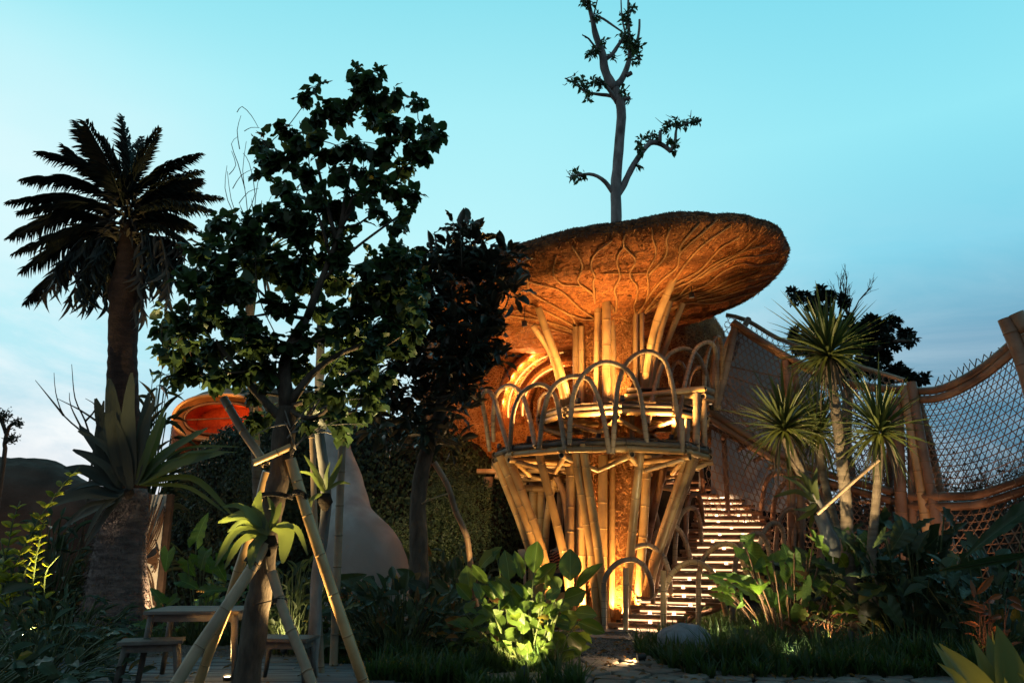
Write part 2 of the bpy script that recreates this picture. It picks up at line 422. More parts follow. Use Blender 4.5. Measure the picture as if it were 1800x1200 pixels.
leafmat('leaf_croton', (0.14, 0.16, 0.012), (0.26, 0.27, 0.02), None, 0.4, 0.4, tcol=(0.5, 0.5, 0.03))
leafmat('leaf_grass', (0.016, 0.036, 0.010), (0.042, 0.075, 0.022), None, 0.5, 0.3, tcol=(0.12, 0.2, 0.03))
leafmat('leaf_agave', (0.10, 0.115, 0.03), (0.17, 0.17, 0.045), (0.12, 0.14, 0.04), 0.42, 0.3, scale=1.5)
leafmat('leaf_red', (0.16, 0.05, 0.02), (0.30, 0.10, 0.03), None, 0.4, 0.3)
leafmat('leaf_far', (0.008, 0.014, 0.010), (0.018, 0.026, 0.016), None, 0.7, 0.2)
surf('stem_green', (0.05, 0.07, 0.025), (0.10, 0.12, 0.05), 9, 0.5, 0.1)
surf('stem_red', (0.07, 0.035, 0.02), (0.14, 0.075, 0.04), 9, 0.5, 0.1)
def sheet(t):
    tc = t.add('ShaderNodeTexCoord')
    c = t.mix(t.noise(tc.outputs['Object'], 1.2, 4), (0.20, 0.19, 0.19), (0.36, 0.34, 0.33))
    d = t.add('ShaderNodeBsdfDiffuse', inp={0: c}); tr = t.add('ShaderNodeBsdfTranslucent', inp={0: c})
    out(t, t.add('ShaderNodeMixShader', inp={0: 0.6, 1: d.outputs[0], 2: tr.outputs[0]}).outputs[0])
mat('pale_sheet', sheet)
emis('led_warm', (1.0, 0.48, 0.12), 3.0)
emis('step_lit_band', (1.0, 0.60, 0.30), 1.9)
emis('lamp_lens', (1.0, 0.72, 0.38), 22.0)
emis('tread_lamp', (1.0, 0.66, 0.38), 5.0)
BAM = [MAT['bamboo'], MAT['bamboo_node'], MAT['dark_hollow']]
BAMD = [MAT['bamboo_dark'], MAT['bamboo_node'], MAT['dark_hollow']]
BAMG = [MAT['bamboo_grey'], MAT['bamboo_node'], MAT['dark_hollow']]
BAMB = [MAT['bamboo_brown'], MAT['bamboo_node'], MAT['dark_hollow']]

# ------------------------------------------------------------------ leaf templates: local x = width, y = length, z = normal
def leaf_tmpl(wfun, ny=6, nx=2, fold=0.25, droop=0.25, wave=0.0, back=0.0, seed=0):
    rnd = random.Random(seed); V = []; F = []
    m = 2 * nx + 1
    for i in range(ny + 1):
        t = i / ny; w = wfun(t) * 0.5
        for k in range(m):
            q = (k - nx) / nx
            y = t - back * (abs(q) ** 1.3) * (1 - t) ** 2
            z = abs(q * w) * fold - droop * t * t + wave * w * math.sin(i * 2.4 + (3 if k < nx else 0) + seed) * abs(q)
            V.append((q * w, y, z))
    for i in range(ny):
        for k in range(2 * nx):
            a = i * m + k; F.append((a, a + 1, a + m + 1, a + m))
    return V, F
oval = lambda t: max(0.03, 1.0 * math.sin(PI * t ** 0.9) ** 0.75)
heart = lambda t: max(0.02, min(1.0, (t + 0.10) * 4.5)) * (1 - t ** 2.2) ** 0.8
arrow = lambda t: max(0.02, min(1.0, (t + 0.16) * 3.4)) * (1 - t ** 1.7) ** 0.85
lance = lambda t: max(0.02, math.sin(PI * t ** 0.75) ** 0.9)
TM = {
    'oval': leaf_tmpl(oval, 7, 2, 0.30, 0.16), 'oval2': leaf_tmpl(oval, 7, 2, 0.15, 0.35, 0.15, seed=2), 'oval3': leaf_tmpl(oval, 7, 2, 0.55, -0.08, 0.1, seed=5),
    'heart': leaf_tmpl(heart, 4, 1, 0.25, 0.30, 0.2, 0.22), 'heart2': leaf_tmpl(heart, 4, 1, -0.2, 0.1, 0.3, 0.22, seed=3),
    'arrow': leaf_tmpl(arrow, 12, 3, 0.18, 0.22, 0.16, 0.28, seed=1), 'arrow2': leaf_tmpl(arrow, 12, 3, 0.35, 0.38, 0.22, 0.30, seed=4),
    'lance': leaf_tmpl(lance, 5, 1, 0.3, 0.3), 'tiny': leaf_tmpl(oval, 2, 1, 0.2, 0.2), 'small': leaf_tmpl(oval, 3, 1, 0.3, 0.2),
}
def lmat(p, d, nrm, L, W):
    """matrix placing a leaf template: base p, towards d, facing nrm"""
    d = Vector(d).normalized(); nrm = Vector(nrm)
    s = d.cross(nrm); s = s.normalized() if s.length > 1e-4 else d.orthogonal().normalized()
    n = s.cross(d)
    return Matrix(((s.x * W, d.x * L, n.x * L, p[0]), (s.y * W, d.y * L, n.y * L, p[1]), (s.z * W, d.z * L, n.z * L, p[2]), (0, 0, 0, 1)))
_TMESH = {}
def tmesh(key, m):
    if (key, m) not in _TMESH:
        b = MB(); b.raw(*TM[key]); _TMESH[(key, m)] = b.mesh('leaf', MAT[m])
    return _TMESH[(key, m)]
def place_leaves(parent, mats, keys, m, name='leaf', limit=300, rest='crown', label=None):
    """the nearest `limit` leaves become parts of their own, the others one joined part"""
    mats = sorted(mats, key=lambda M: M.translation.y)
    o0 = org(parent)
    for i, M in enumerate(mats[:limit]):
        M = M.copy(); M.translation = M.translation - o0
        mm = 'leaf_yellow' if m == 'leaf_tree' and i % 13 == 0 else m
        link_mesh(name, tmesh(keys[i % len(keys)], mm), parent, matrix=M)
    if len(mats) > limit:
        b = MB()
        b.batch(TM[keys[0]], [M for M in mats[limit::2]]); b.batch(TM[keys[-1]], [M for M in mats[limit + 1::2]])
        b.build(rest, MAT[m], parent, kind='stuff')
def rv(s=1.0): return Vector((random.gauss(0, 1), random.gauss(0, 1), random.gauss(0, 1))).normalized() * s
def rin(): return rv(random.random() ** (1 / 3))

# =================================================================== THE SETTING
def sheet_grid(name, x0, x1, y0, y1, nx, ny, zf, m, kind='structure', parent=None):
    V = []; F = []
    for j in range(ny + 1):
        for i in range(nx + 1):
            x = x0 + (x1 - x0) * i / nx; y = y0 + (y1 - y0) * j / ny
            V.append((x, y, zf(x, y)))
    for j in range(ny):
        for i in range(nx):
            a = j * (nx + 1) + i; F.append((a, a + 1, a + nx + 2, a + nx + 1))
    b = MB(); b.raw(V, F); return b.build(name, MAT[m], parent, kind=kind)
g = MB(); g.raw([(-700, -100, -0.06), (700, -100, -0.06), (700, 1200, -0.06), (-700, 1200, -0.06)], [[0, 1, 2, 3]])
g.build('ground', MAT['soil'], kind='structure')
sheet_grid('garden_soil', -16, 16, 3, 26, 160, 110, lambda x, y: -0.02 + 0.035 * noise.noise(Vector((x * 1.3, y * 1.3, 0))) + 0.02 * noise.noise(Vector((x * 5, y * 5, 3))) , 'soil')

# far earth bank on the left
def bank(name, cx, cy, rx, ry, h, m, seed, n=60, flat=2.4, kind='structure', amp=0.25):
    V = []; F = []
    for j in range(n // 2 + 1):
        for i in range(n):
            a = 2 * PI * i / n; q = j / (n // 2)
            x = cx + rx * q * math.cos(a); y = cy + ry * q * math.sin(a)
            z = h * max(0, 1 - q ** flat) ** 0.7
            d = noise.noise(Vector((x * 0.6, y * 0.6, seed))) * amp + noise.noise(Vector((x * 2.5, y * 2.5, z * 2 + seed))) * amp * 0.4
            V.append((x + d * math.cos(a), y + d * math.sin(a), (z + d * 0.6) if q < 0.99 else -0.1))
    for j in range(n // 2):
        for i in range(n):
            i2 = (i + 1) % n
            F.append((j * n + i, (j + 1) * n + i, (j + 1) * n + i2, j * n + i2))
    b = MB(); b.raw(V, F); return b.build(name, MAT[m], kind=kind), (V, F)
bank('earth_bank', -17.2, 25.5, 6.6, 3.4, 4.25, 'earth', 3)
gb, (GV, GF) = bank('garden_bank', -4.3, 20.6, 4.9, 3.3, 4.25, 'soil', 11, n=80, flat=6)
gb2, (GV2, GF2) = bank('garden_bank', -1.4, 20.6, 2.6, 2.6, 3.2, 'soil', 5, n=60, flat=6)

# creeper over the banks: small leaves, uncountable
def creeper(name, V, F, n, mk, size=0.07, hang=0.15, ymax=19.5, sel=None, parent=None):
    V = np.array(V); tris = []
    for f in F:
        tris.append((f[0], f[1], f[2])); tris.append((f[0], f[2], f[3]))
    T = np.array(tris); A, B_, C_ = V[T[:, 0]], V[T[:, 1]], V[T[:, 2]]
    N = np.cross(B_ - A, C_ - A); ar = np.linalg.norm(N, axis=1) / 2
    cy = (A + B_ + C_)[:, 1] / 3
    w = ar * (cy < ymax)
    idx = RNG.choice(len(T), n, p=w / w.sum())
    mats = []
    for i in idx:
        r1, r2 = RNG.random(2)
        if r1 + r2 > 1: r1, r2 = 1 - r1, 1 - r2
        p = Vector(A[i] + (B_[i] - A[i]) * r1 + (C_[i] - A[i]) * r2)
        nn = Vector(N[i] / (2 * ar[i] + 1e-9))
        if nn.y > 0 and nn.z < 0.2: nn = -nn
        p += nn * random.uniform(0.0, hang)
        d = Vector((random.gauss(0, .6), random.gauss(0, .3), -abs(random.gauss(0.6, .5))))
        mats.append(lmat(p, d, nn + rv(0.5), size * random.uniform(.6, 1.4), size * 0.6 * random.uniform(.6, 1.4)))
    b = MB(); b.batch(TM['tiny'], mats); return b.build(name, MAT[mk], parent, kind='stuff')
creeper('creeper', GV, GF, 30000, 'leaf_ivy', 0.10, 0.22)
bank('garden_bank', 6.2, 24.3, 4.2, 1.8, 4.3, 'soil', 8)
creeper('creeper', GV2, GF2, 9000, 'leaf_ivy', 0.09, 0.2)

# hanging strands of creeper, lit curtain beside the tower
def strands(name, x0, x1, Y, ztop, zbot, n, m, leaf=0.035):
    b = MB(); mats = []
    for i in range(n):
        x = random.uniform(x0, x1); y = Y + random.uniform(-.35, .25)
        zt = ztop + 0.15 * math.sin(x * 3) + random.uniform(-.15, .2); L = (zt - zbot) * random.uniform(0.35, 1.05)
        p = Vector((x, y, zt)); k = int(L / 0.05)
        for j in range(k):
            p = p + Vector((random.gauss(0, .014), random.gauss(0, .014), -0.05))
            for _ in range(2):
                mats.append(lmat(p, Vector((random.gauss(0, 1), random.gauss(0, 1), random.gauss(-.2, .7))), rv(), leaf * random.uniform(.7, 1.6), leaf * 0.4))
    b.batch(TM['tiny'], mats); return b.build(name, MAT[m], kind='stuff')
leafmat('leaf_strand', (0.03, 0.045, 0.014), (0.07, 0.085, 0.03), None, 0.5, 0.3)
strands('hanging_creeper', at(745, 840, 16.8).x, at(862, 840, 16.8).x, 16.8, at(800, 835, 16.8).z, at(800, 1000, 16.8).z, 130, 'leaf_strand')
strands('hanging_creeper', at(676, 900, 15.8).x, at(722, 900, 15.8).x, 15.8, at(700, 925, 15.8).z, at(700, 1010, 15.8).z, 50, 'leaf_strand')
strands('hanging_creeper', at(868, 880, 19.6).x, at(890, 880, 19.6).x, 19.6, at(880, 850, 19.6).z, at(880, 1000, 19.6).z, 40, 'leaf_ivy')
strands('hanging_creeper', at(400, 800, 17.3).x, at(555, 800, 17.3).x, 17.3, at(450, 820, 17.3).z, at(450, 960, 17.3).z, 90, 'leaf_ivy')
strands('hanging_creeper', at(290, 860, 17.3).x, at(400, 860, 17.3).x, 17.0, at(350, 850, 17.3).z, at(350, 960, 17.3).z, 50, 'leaf_ivy')

# timber deck: boards one by one
deck = thing('deck', None, None, (-3.6, 9.6, 0.0), kind='structure')
dk = 0
for j in range(17):
    y = 8.7 + j * 0.145
    xr = -1.15 + 0.25 * math.sin(j * 0.9) - max(0, (y - 9.9)) * 0.45; x = -7.6 + (j % 3) * 0.6
    while x < xr - 0.3:
        w = min(random.choice((1.8, 2.2, 2.6, 3.0)), xr - x)
        b = MB(); yc = y + 0.0
        nseg = 6; V = []; F = []
        hh = random.uniform(-.004, .004)
        for i in range(nseg + 1):
            xx = x + (w - 0.012) * i / nseg; yy = yc - 0.012 * (xx + 3.5) ** 2
            for dy, z in ((0, 0.0), (0, 0.055), (0.134, 0.055), (0.134, 0.0)):
                V.append((xx, yy + dy, z + hh + (0.004 * noise.noise(Vector((xx * 3, yy * 9, 1))) if z else 0)))
        for i in range(nseg):
            for k in range(4):
                k2 = (k + 1) % 4; F.append((i * 4 + k, i * 4 + k2, (i + 1) * 4 + k2, (i + 1) * 4 + k))
        F.append((0, 3, 2, 1)); e = nseg * 4; F.append((e, e + 1, e + 2, e + 3))
        b.raw(V, F); b.build('board', MAT['deck_wood'], deck, smooth=False); x += w
gsheet = sheet_grid('gravel_yard', -7.5, -0.9, 11.05, 12.6, 40, 12, lambda x, y: 0.032 + 0.006 * noise.noise(Vector((x * 6, y * 6, 0))), 'gravel')

# crazy paving and gravel path at the foot of the stairs
path = thing('stone_path', None, None, (1.8, 10.3, 0.0), kind='structure')
def voronoi_cell(c, others, box):
    poly = list(box)
    for o in others:
        m = ((c[0] + o[0]) / 2, (c[1] + o[1]) / 2); d = (o[0] - c[0], o[1] - c[1])
        newp = []
        for i in range(len(poly)):
            a, b = poly[i], poly[(i + 1) % len(poly)]
            fa = (a[0] - m[0]) * d[0] + (a[1] - m[1]) * d[1]; fb = (b[0] - m[0]) * d[0] + (b[1] - m[1]) * d[1]
            if fa <= 0: newp.append(a)
            if fa * fb < 0:
                t = fa / (fa - fb); newp.append((a[0] + (b[0] - a[0]) * t, a[1] + (b[1] - a[1]) * t))
        poly = newp
        if len(poly) < 3: break
    return poly
seeds = []
for j in range(7):
    for i in range(13):
        seeds.append((0.3 + (i + 0.5 * (j % 2)) * 0.46 + random.uniform(-.15, .15), 9.1 + j * 0.30 + random.uniform(-.1, .1)))
for c in seeds:
    near = [o for o in seeds if o != c and abs(o[0] - c[0]) < 1.3 and abs(o[1] - c[1]) < 1.1]
    poly = voronoi_cell(c, near, [(c[0] - .6, c[1] - .5), (c[0] + .6, c[1] - .5), (c[0] + .6, c[1] + .5), (c[0] - .6, c[1] + .5)])
    if len(poly) < 3: continue
    cx = sum(p[0] for p in poly) / len(poly); cy = sum(p[1] for p in poly) / len(poly)
    # subdivide edges, shrink for the joints, wobble
    P = []
    for i in range(len(poly)):
        a, b_ = poly[i], poly[(i + 1) % len(poly)]
        for t in (0, .5):
            x = a[0] + (b_[0] - a[0]) * t; y = a[1] + (b_[1] - a[1]) * t
            k = 0.93 if t == 0 else 0.97
            x = cx + (x - cx) * k; y = cy + (y - cy) * k
            L = math.hypot(x - cx, y - cy); s_ = max(0, L - 0.022) / max(L, 1e-6)
            P.append((cx + (x - cx) * s_ + random.uniform(-.008, .008), cy + (y - cy) * s_ + random.uniform(-.008, .008)))
    h = 0.035 + random.uniform(-.008, .012); n = len(P)
    V = [(x, y, -0.02) for x, y in P] + [(x, y, h - 0.010) for x, y in P] + [(cx + (x - cx) * .93, cy + (y - cy) * .93, h) for x, y in P]
    F = [[i, (i + 1) % n, n + (i + 1) % n, n + i] for i in range(n)] + [[n + i, n + (i + 1) % n, 2 * n + (i + 1) % n, 2 * n + i] for i in range(n)] + [[2 * n + i for i in range(n)]]
    b = MB(); b.raw(V, F); b.build('stone', MAT['paving'], path, smooth=False)
# two long slabs and gravel between paving and stairs
for (ax, ay, bx, by, w) in ((985, 1118, 1135, 1128, 0.42), (960, 1112, 1120, 1112, 0.30)):
    A = ground(ax, ay, .03); B_ = ground(bx, by, .03); d = (B_ - A).normalized(); s = Vector((-d.y, d.x, 0))
    for k in range(2):
        a = A.lerp(B_, k * 0.5 + 0.01); c = A.lerp(B_, k * 0.5 + 0.49)
        pts = [a, a.lerp(c, .5) - s * .03, c, c + s * w, a.lerp(c, .5) + s * (w + .04), a + s * w]
        V = [(p.x + random.uniform(-.02, .02), p.y + random.uniform(-.02, .02), -.02) for p in pts]; V += [(v[0], v[1], 0.05 + 0.008 * k) for v in V]
        b = MB(); b.raw(V, [[i, (i + 1) % 6, 6 + (i + 1) % 6, 6 + i] for i in range(6)] + [[6 + i for i in range(6)]]); b.build('stone', MAT['paving'], path, smooth=False)
mats = []
peb = leaf_tmpl(oval, 2, 1, -0.8, 0.0)
PEB = ([(-.5, -.5, 0), (.5, -.45, 0), (.45, .5, 0), (-.5, .45, 0), (-.25, -.2, .5), (.3, -.25, .45), (.2, .3, .5), (-.3, .25, .4)],
       [(0, 1, 5, 4), (1, 2, 6, 5), (2, 3, 7, 6), (3, 0, 4, 7), (4, 5, 6, 7)])
for i in range(9000):
    y = 11.1 + 5.4 * random.random() ** 1.0; x = (0.75 + (y - 11.1) * 0.10) + random.uniform(-.2, 1.5)
    s = random.uniform(.012, .04)
    mats.append(Matrix.Translation((x, y, 0.012 + random.random() * .012)) @ Matrix.Rotation(random.uniform(0, 6), 4, 'Z') @ Matrix.Diagonal((s, s * random.uniform(.6, 1), s * .8, 1)))
for i in range(7000):
    y = 11.1 + 1.4 * random.random(); x = random.uniform(-7, -1); s = random.uniform(.012, .035)
    mats.append(Matrix.Translation((x, y, 0.035 + random.random() * .01)) @ Matrix.Rotation(random.uniform(0, 6), 4, 'Z') @ Matrix.Diagonal((s, s * random.uniform(.6, 1), s * .8, 1)))
b = MB(); b.batch(PEB, mats); b.build('gravel', MAT['gravel'], kind='stuff')

# =================================================================== LAMPS
def spot(name, loc, target, power, cone=70, col=(1.0, 0.52, 0.17), rad=0.04, blend=0.6, parent=None, o0=None):
    l = bpy.data.lights.new(name, 'SPOT'); l.energy = power; l.color = col; l.spot_size = R(cone); l.spot_blend = blend; l.shadow_soft_size = rad
    o = bpy.data.objects.new(name, l); COL.objects.link(o)
    d = Vector(target) - Vector(loc); o.rotation_euler = d.to_track_quat('-Z', 'Y').to_euler()
    o.location = Vector(loc) - (org(parent) if parent else Vector((0, 0, 0)))
    if parent: o.parent = parent
    return o
def point(name, loc, power, col=(1.0, 0.52, 0.17), rad=0.04, parent=None):
    l = bpy.data.lights.new(name, 'POINT'); l.energy = power; l.color = col; l.shadow_soft_size = rad
    o = bpy.data.objects.new(name, l); COL.objects.link(o); o.location = Vector(loc) - (org(parent) if parent else Vector((0, 0, 0)))
    if parent: o.parent = parent
    return o
def ground_lamp(loc, target, power, label, cone=80, col=(1.0, 0.52, 0.17), r=0.045, group='spotlights set among the planting', spike=True, lens=True, rad=0.035):
    """small black spike spotlight: housing, lens, bracket, spike"""
    loc = Vector(loc); d = (Vector(target) - loc).normalized()
    t = thing('spotlight', label, 'spotlight', (loc.x, loc.y, 0 if spike else loc.z), group)
    a = loc - d * 0.10; c = loc
    b = MB(); b.ring_tube([a, a + d * 0.02, c, c + d * 0.012], [r * .7, r, r, r * 1.08], 14, caps=False)
    q = d.orthogonal().normalized()
    b.ring_tube([a, a - d * .004], [r * .7, .001], 14, caps=True); b.build('housing', MAT['black_metal'], t)
    b = MB(); b.ring_tube([c - d * .012, c - d * .010], [r * .96, r * .5], 14, caps=True); b.build('lens', MAT['lamp_lens' if lens else 'black_metal'], t)
    if spike:
        b = MB(); b.ring_tube([a + d * 0.05, Vector((a.x, a.y, 0.02)), Vector((a.x, a.y, -0.08))], [.010, .010, .004], 6); b.build('spike', MAT['black_metal'], t)
    spot('lamp_light', c + d * 0.03, Vector(target), power, cone, col, rad, parent=t)
    return t

# =================================================================== MUSHROOM TOWER
TC = Vector((2.1, 16.5, 0))
tower = thing('mushroom_tower', 'giant bamboo and thatch mushroom tower with flaring cap above the stairs', 'tower', TC)
CAPR = 3.80
prof = [(.155, 5.55), (.165, 5.9), (.20, 6.15), (.27, 6.30), (.36, 6.40), (.47, 6.47), (.58, 6.52), (.70, 6.58), (.80, 6.64), (.88, 6.70), (.94, 6.77), (.98, 6.86), (1.0, 6.98), (.995, 7.10), (.97, 7.20), (.93, 7.26), (.85, 7.31), (.7, 7.36), (.5, 7.40), (.25, 7.43), (.02, 7.44)]
def cap_pt(phi, q, z, nz=True):
    Rr = CAPR * (1 + 0.02 * math.sin(2 * phi + .7) + 0.012 * math.sin(5 * phi))
    x = Rr * q * math.cos(phi); y = Rr * q * math.sin(phi) * 0.985
    p = Vector((TC.x + x, TC.y + y, z - 0.20 * min(1, q * 1.3) + 0.16 * x - 0.055 * max(0, y)))
    if nz:
        d = 0.05 * noise.noise(p * 1.1) + 0.025 * noise.noise(p * 3.7) + 0.012 * noise.noise(p * 11)
        p.z += d * min(1, q * 2); p += Vector((math.cos(phi), math.sin(phi), 0)) * d * (0.8 if q > .9 else 0.1)
    return p
PP = [];
for (q0, z0), (q1, z1) in zip(prof, prof[1:]):
    for k in range(3): PP.append((q0 + (q1 - q0) * k / 3, z0 + (z1 - z0) * k / 3))
PP.append(prof[-1])
NP = 150; V = []; F = []
for q, z in PP:
    for i in range(NP): V.append(cap_pt(2 * PI * i / NP, q, z))
for j in range(len(PP) - 1):
    for i in range(NP):
        i2 = (i + 1) % NP; F.append((j * NP + i, (j + 1) * NP + i, (j + 1) * NP + i2, j * NP + i2))
b = MB(); b.raw(V, F); cap = b.build('cap', MAT['thatch'], tower)
CAPBVH = BVHTree.FromPolygons(V, F)
# loose straw all over the cap
def straws(V, F, n, parent, mats_, zsplit=None, length=(.07, .20), sel=None, name='straw', width=0.007, lift=0.012):
    V = np.array([tuple(v) for v in V]); T = np.array([(f[0], f[1], f[2]) for f in F] + [(f[0], f[2], f[3]) for f in F])
    A, B_, C_ = V[T[:, 0]], V[T[:, 1]], V[T[:, 2]]
    N = np.cross(B_ - A, C_ - A); ar = np.linalg.norm(N, axis=1)
    w = ar.copy()
    if sel is not None: w *= sel((A + B_ + C_) / 3, N / (ar[:, None] + 1e-9))
    idx = RNG.choice(len(T), n, p=w / w.sum())
    r1 = RNG.random(n); r2 = RNG.random(n); m_ = r1 + r2 > 1; r1[m_] = 1 - r1[m_]; r2[m_] = 1 - r2[m_]
    P = A[idx] + (B_[idx] - A[idx]) * r1[:, None] + (C_[idx] - A[idx]) * r2[:, None]
    NN = N[idx] / (ar[idx][:, None] + 1e-9)
    # outward = away from surface interior: use sign flag
    D = RNG.normal(size=(n, 3)); D -= NN * (D * NN).sum(1)[:, None]; D /= np.linalg.norm(D, axis=1)[:, None]
    S = np.cross(NN, D)
    L = RNG.uniform(*length, n)[:, None]
    tilt = RNG.uniform(-.02, lift * 2.2, n)[:, None]
    base = P + NN * RNG.uniform(0.0, lift, n)[:, None]
    tip = base + D * L + NN * tilt
    W = width
    quad = np.stack([base - S * W, base + S * W, tip + S * W * .7, tip - S * W * .7, (base + tip) / 2 + NN * W * 1.6], 1).reshape(-1, 3)
    F2 = []
    for i in range(n):
        o = 5 * i; F2 += [(o, o + 1, o + 4), (o + 1, o + 2, o + 4), (o + 2, o + 3, o + 4), (o + 3, o, o + 4)]
    b = MB(); b.v.append(quad); b.n = len(quad); b.f = F2; b.m = [0] * len(F2)
    return b.build(name, MAT[mats_], parent, smooth=False, kind='stuff')
straws(V, F, 45000, tower, 'straw', sel=lambda c, n: (c[:, 2] - 0.16 * (c[:, 0] - TC.x) + 0.055 * np.maximum(0, c[:, 1] - TC.y) < 6.66) * (c[:, 1] < 18.5), name='underside_straw')
straws(V, F, 22000, tower, 'straw_grey', sel=lambda c, n: (c[:, 2] - 0.16 * (c[:, 0] - TC.x) > 6.77) * (np.hypot(c[:, 0] - TC.x, c[:, 1] - TC.y) > 3.0) * (c[:, 1] < 18), name='rim_straw', lift=0.0, length=(.025, .07))
# trunk
V = []; F = []
nz, na = 60, 40
for j in range(nz + 1):
    z = 6.3 * j / nz; rr = 0.56 + 0.10 * max(0, 1 - z / 0.8) ** 2 + 0.14 * max(0, (z - 5.3)) ** 2
    for i in range(na):
        a = 2 * PI * i / na; d = 0.03 * noise.noise(Vector((math.cos(a) * 2, math.sin(a) * 2, z * 1.5))) + 0.015 * noise.noise(Vector((math.cos(a) * 7, math.sin(a) * 7, z * 6)))
        V.append((TC.x + (rr + d) * math.cos(a), TC.y + (rr + d) * math.sin(a), z))
for j in range(nz):
    for i in range(na):
        i2 = (i + 1) % na; F.append((j * na + i, j * na + i2, (j + 1) * na + i2, (j + 1) * na + i))
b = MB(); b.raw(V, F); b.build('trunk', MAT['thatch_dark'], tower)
straws(V, F, 30000, tower, 'straw', sel=lambda c, n: (n[:, 1] < 0.35) * 1.0, name='trunk_straw', length=(.06, .16), width=0.008, lift=0.03)

# bamboo poles of the tower
def pole(pts, Y0, Y1, r, M=BAM, name='bamboo_post', parent=tower, node=0.55, foot=False, sides=12, label=None):
    P = pxpath(pts, Y0, Y1)
    if foot:
        e = P[-1]; d = (P[-1] - P[-2]).normalized()
        if e.z > 0.0 and d.z < -0.1: P.append(e + d * ((e.z + 0.05) / -d.z))
        P = [p for p in P if p.z > -0.1]
    b = MB(); b.bamboo(P, r * .90, node, sides, taper=-0.06 if foot else 0.0); return b.build(name, M, parent, label=label)
U = [  # upper posts: pixels from the bottom up, distance bottom, distance top, radius
    ([(1049, 735), (1050, 600), (1052, 490)], 15.75, 15.6, .075), ([(1066, 735), (1066, 600), (1066, 490)], 15.62, 15.4, .098), ([(1079, 735), (1078, 640), (1076, 552)], 15.75, 15.9, .07),
    ([(1117, 730), (1117, 640), (1117, 548)], 15.95, 15.95, .062), ([(1128, 730), (1128, 640), (1127, 550)], 16.1, 16.05, .062),
    ([(1133, 735), (1134, 690), (1140, 630), (1156, 560), (1184, 488)], 15.8, 14.9, .085), ([(1145, 735), (1144, 690), (1150, 640), (1162, 580), (1178, 530)], 16.1, 15.8, .065),
    ([(1150, 735), (1152, 690), (1164, 625), (1200, 533)], 16.5, 16.0, .07),
    ([(1012, 740), (1012, 660), (1012, 575)], 16.2, 16.2, .07), ([(1022, 740), (1022, 660), (1022, 574)], 16.15, 16.1, .07),
    ([(995, 745), (988, 690), (968, 620), (937, 572)], 16.0, 15.3, .075), ([(1005, 745), (996, 690), (982, 640), (960, 580), (946, 540)], 15.9, 15.0, .08),
]
for p, y0, y1, r in U: pole(p, y0, y1, r)
Lp = [  # lower posts, from the top down, with the foot on the ground
    ([(880, 800), (905, 860), (932, 930), (952, 1000), (964, 1060)], 15.5, 15.9, .105, BAM), ([(893, 800), (920, 870), (944, 935), (962, 1000), (972, 1060)], 15.35, 15.8, .085, BAM),
    ([(873, 812), (893, 860), (920, 930), (938, 990), (946, 1050)], 16.0, 16.2, .10, BAM),
    ([(946, 790), (958, 840), (976, 910), (994, 990), (1004, 1060)], 14.75, 15.8, .085, BAM),
    ([(1010, 778), (1018, 840), (1034, 930), (1044, 1010), (1051, 1095)], 14.35, 15.6, .085, BAM), ([(1024, 778), (1034, 850), (1048, 940), (1058, 1020), (1066, 1095)], 14.3, 15.5, .085, BAM),
    ([(1004, 800), (1003, 1080)], 16.0, 16.1, .115, BAM), ([(1021, 800), (1021, 1080)], 15.9, 16.0, .10, BAM),
    ([(1060, 800), (1058, 1095)], 15.75, 15.8, .10, BAM), ([(1076, 800), (1075, 1095)], 15.85, 15.9, .065, BAM),
    ([(1126, 790), (1120, 850), (1110, 950), (1103, 1040), (1100, 1100)], 14.5, 15.6, .085, BAM), ([(1138, 800), (1133, 900), (1126, 1000), (1122, 1095)], 15.7, 15.9, .095, BAM),
    ([(1228, 790), (1203, 860), (1172, 950), (1152, 1020), (1142, 1090)], 15.3, 15.9, .085, BAMB), ([(1213, 788), (1186, 870), (1160, 950), (1140, 1020), (1130, 1090)], 15.2, 15.8, .085, BAM),
    ([(1221, 789), (1195, 865), (1166, 950), (1146, 1020), (1136, 1090)], 15.1, 15.7, .07, BAM),
    ([(1172, 800), (1158, 860), (1142, 930), (1128, 1010), (1124, 1095)], 16.4, 16.6, .085, BAMB), ([(1160, 805), (1142, 880), (1136, 960), (1146, 1060), (1150, 1095)], 16.9, 16.6, .07, BAM),
    ([(1120, 800), (1150, 900), (1168, 990), (1176, 1095)], 17.6, 17.4, .08, BAMB),
    ([(938, 840), (937, 1040)], 18.0, 18.0, .11, BAM), ([(951, 840), (950, 1040)], 18.0, 18.0, .10, BAM),
    ([(978, 838), (966, 880), (958, 960), (957, 1040)], 17.6, 17.8, .08, BAM), ([(978, 838), (993, 875), (1000, 960), (1003, 1040)], 17.4, 17.5, .08, BAMB),
    ([(985, 850), (982, 1040)], 18.3, 18.3, .08, BAMB), ([(897, 850), (893, 960), (890, 1040)], 20.2, 20.2, .10, BAMB), ([(920, 860), (902, 950), (886, 1040)], 20.0, 20.2, .07, BAMB),
    ([(858, 838), (856, 1040)], 18.8, 18.8, .13, BAMB),
]
for p, y0, y1, r, M_ in Lp: pole(p, y0, y1, r, M_, foot=True)

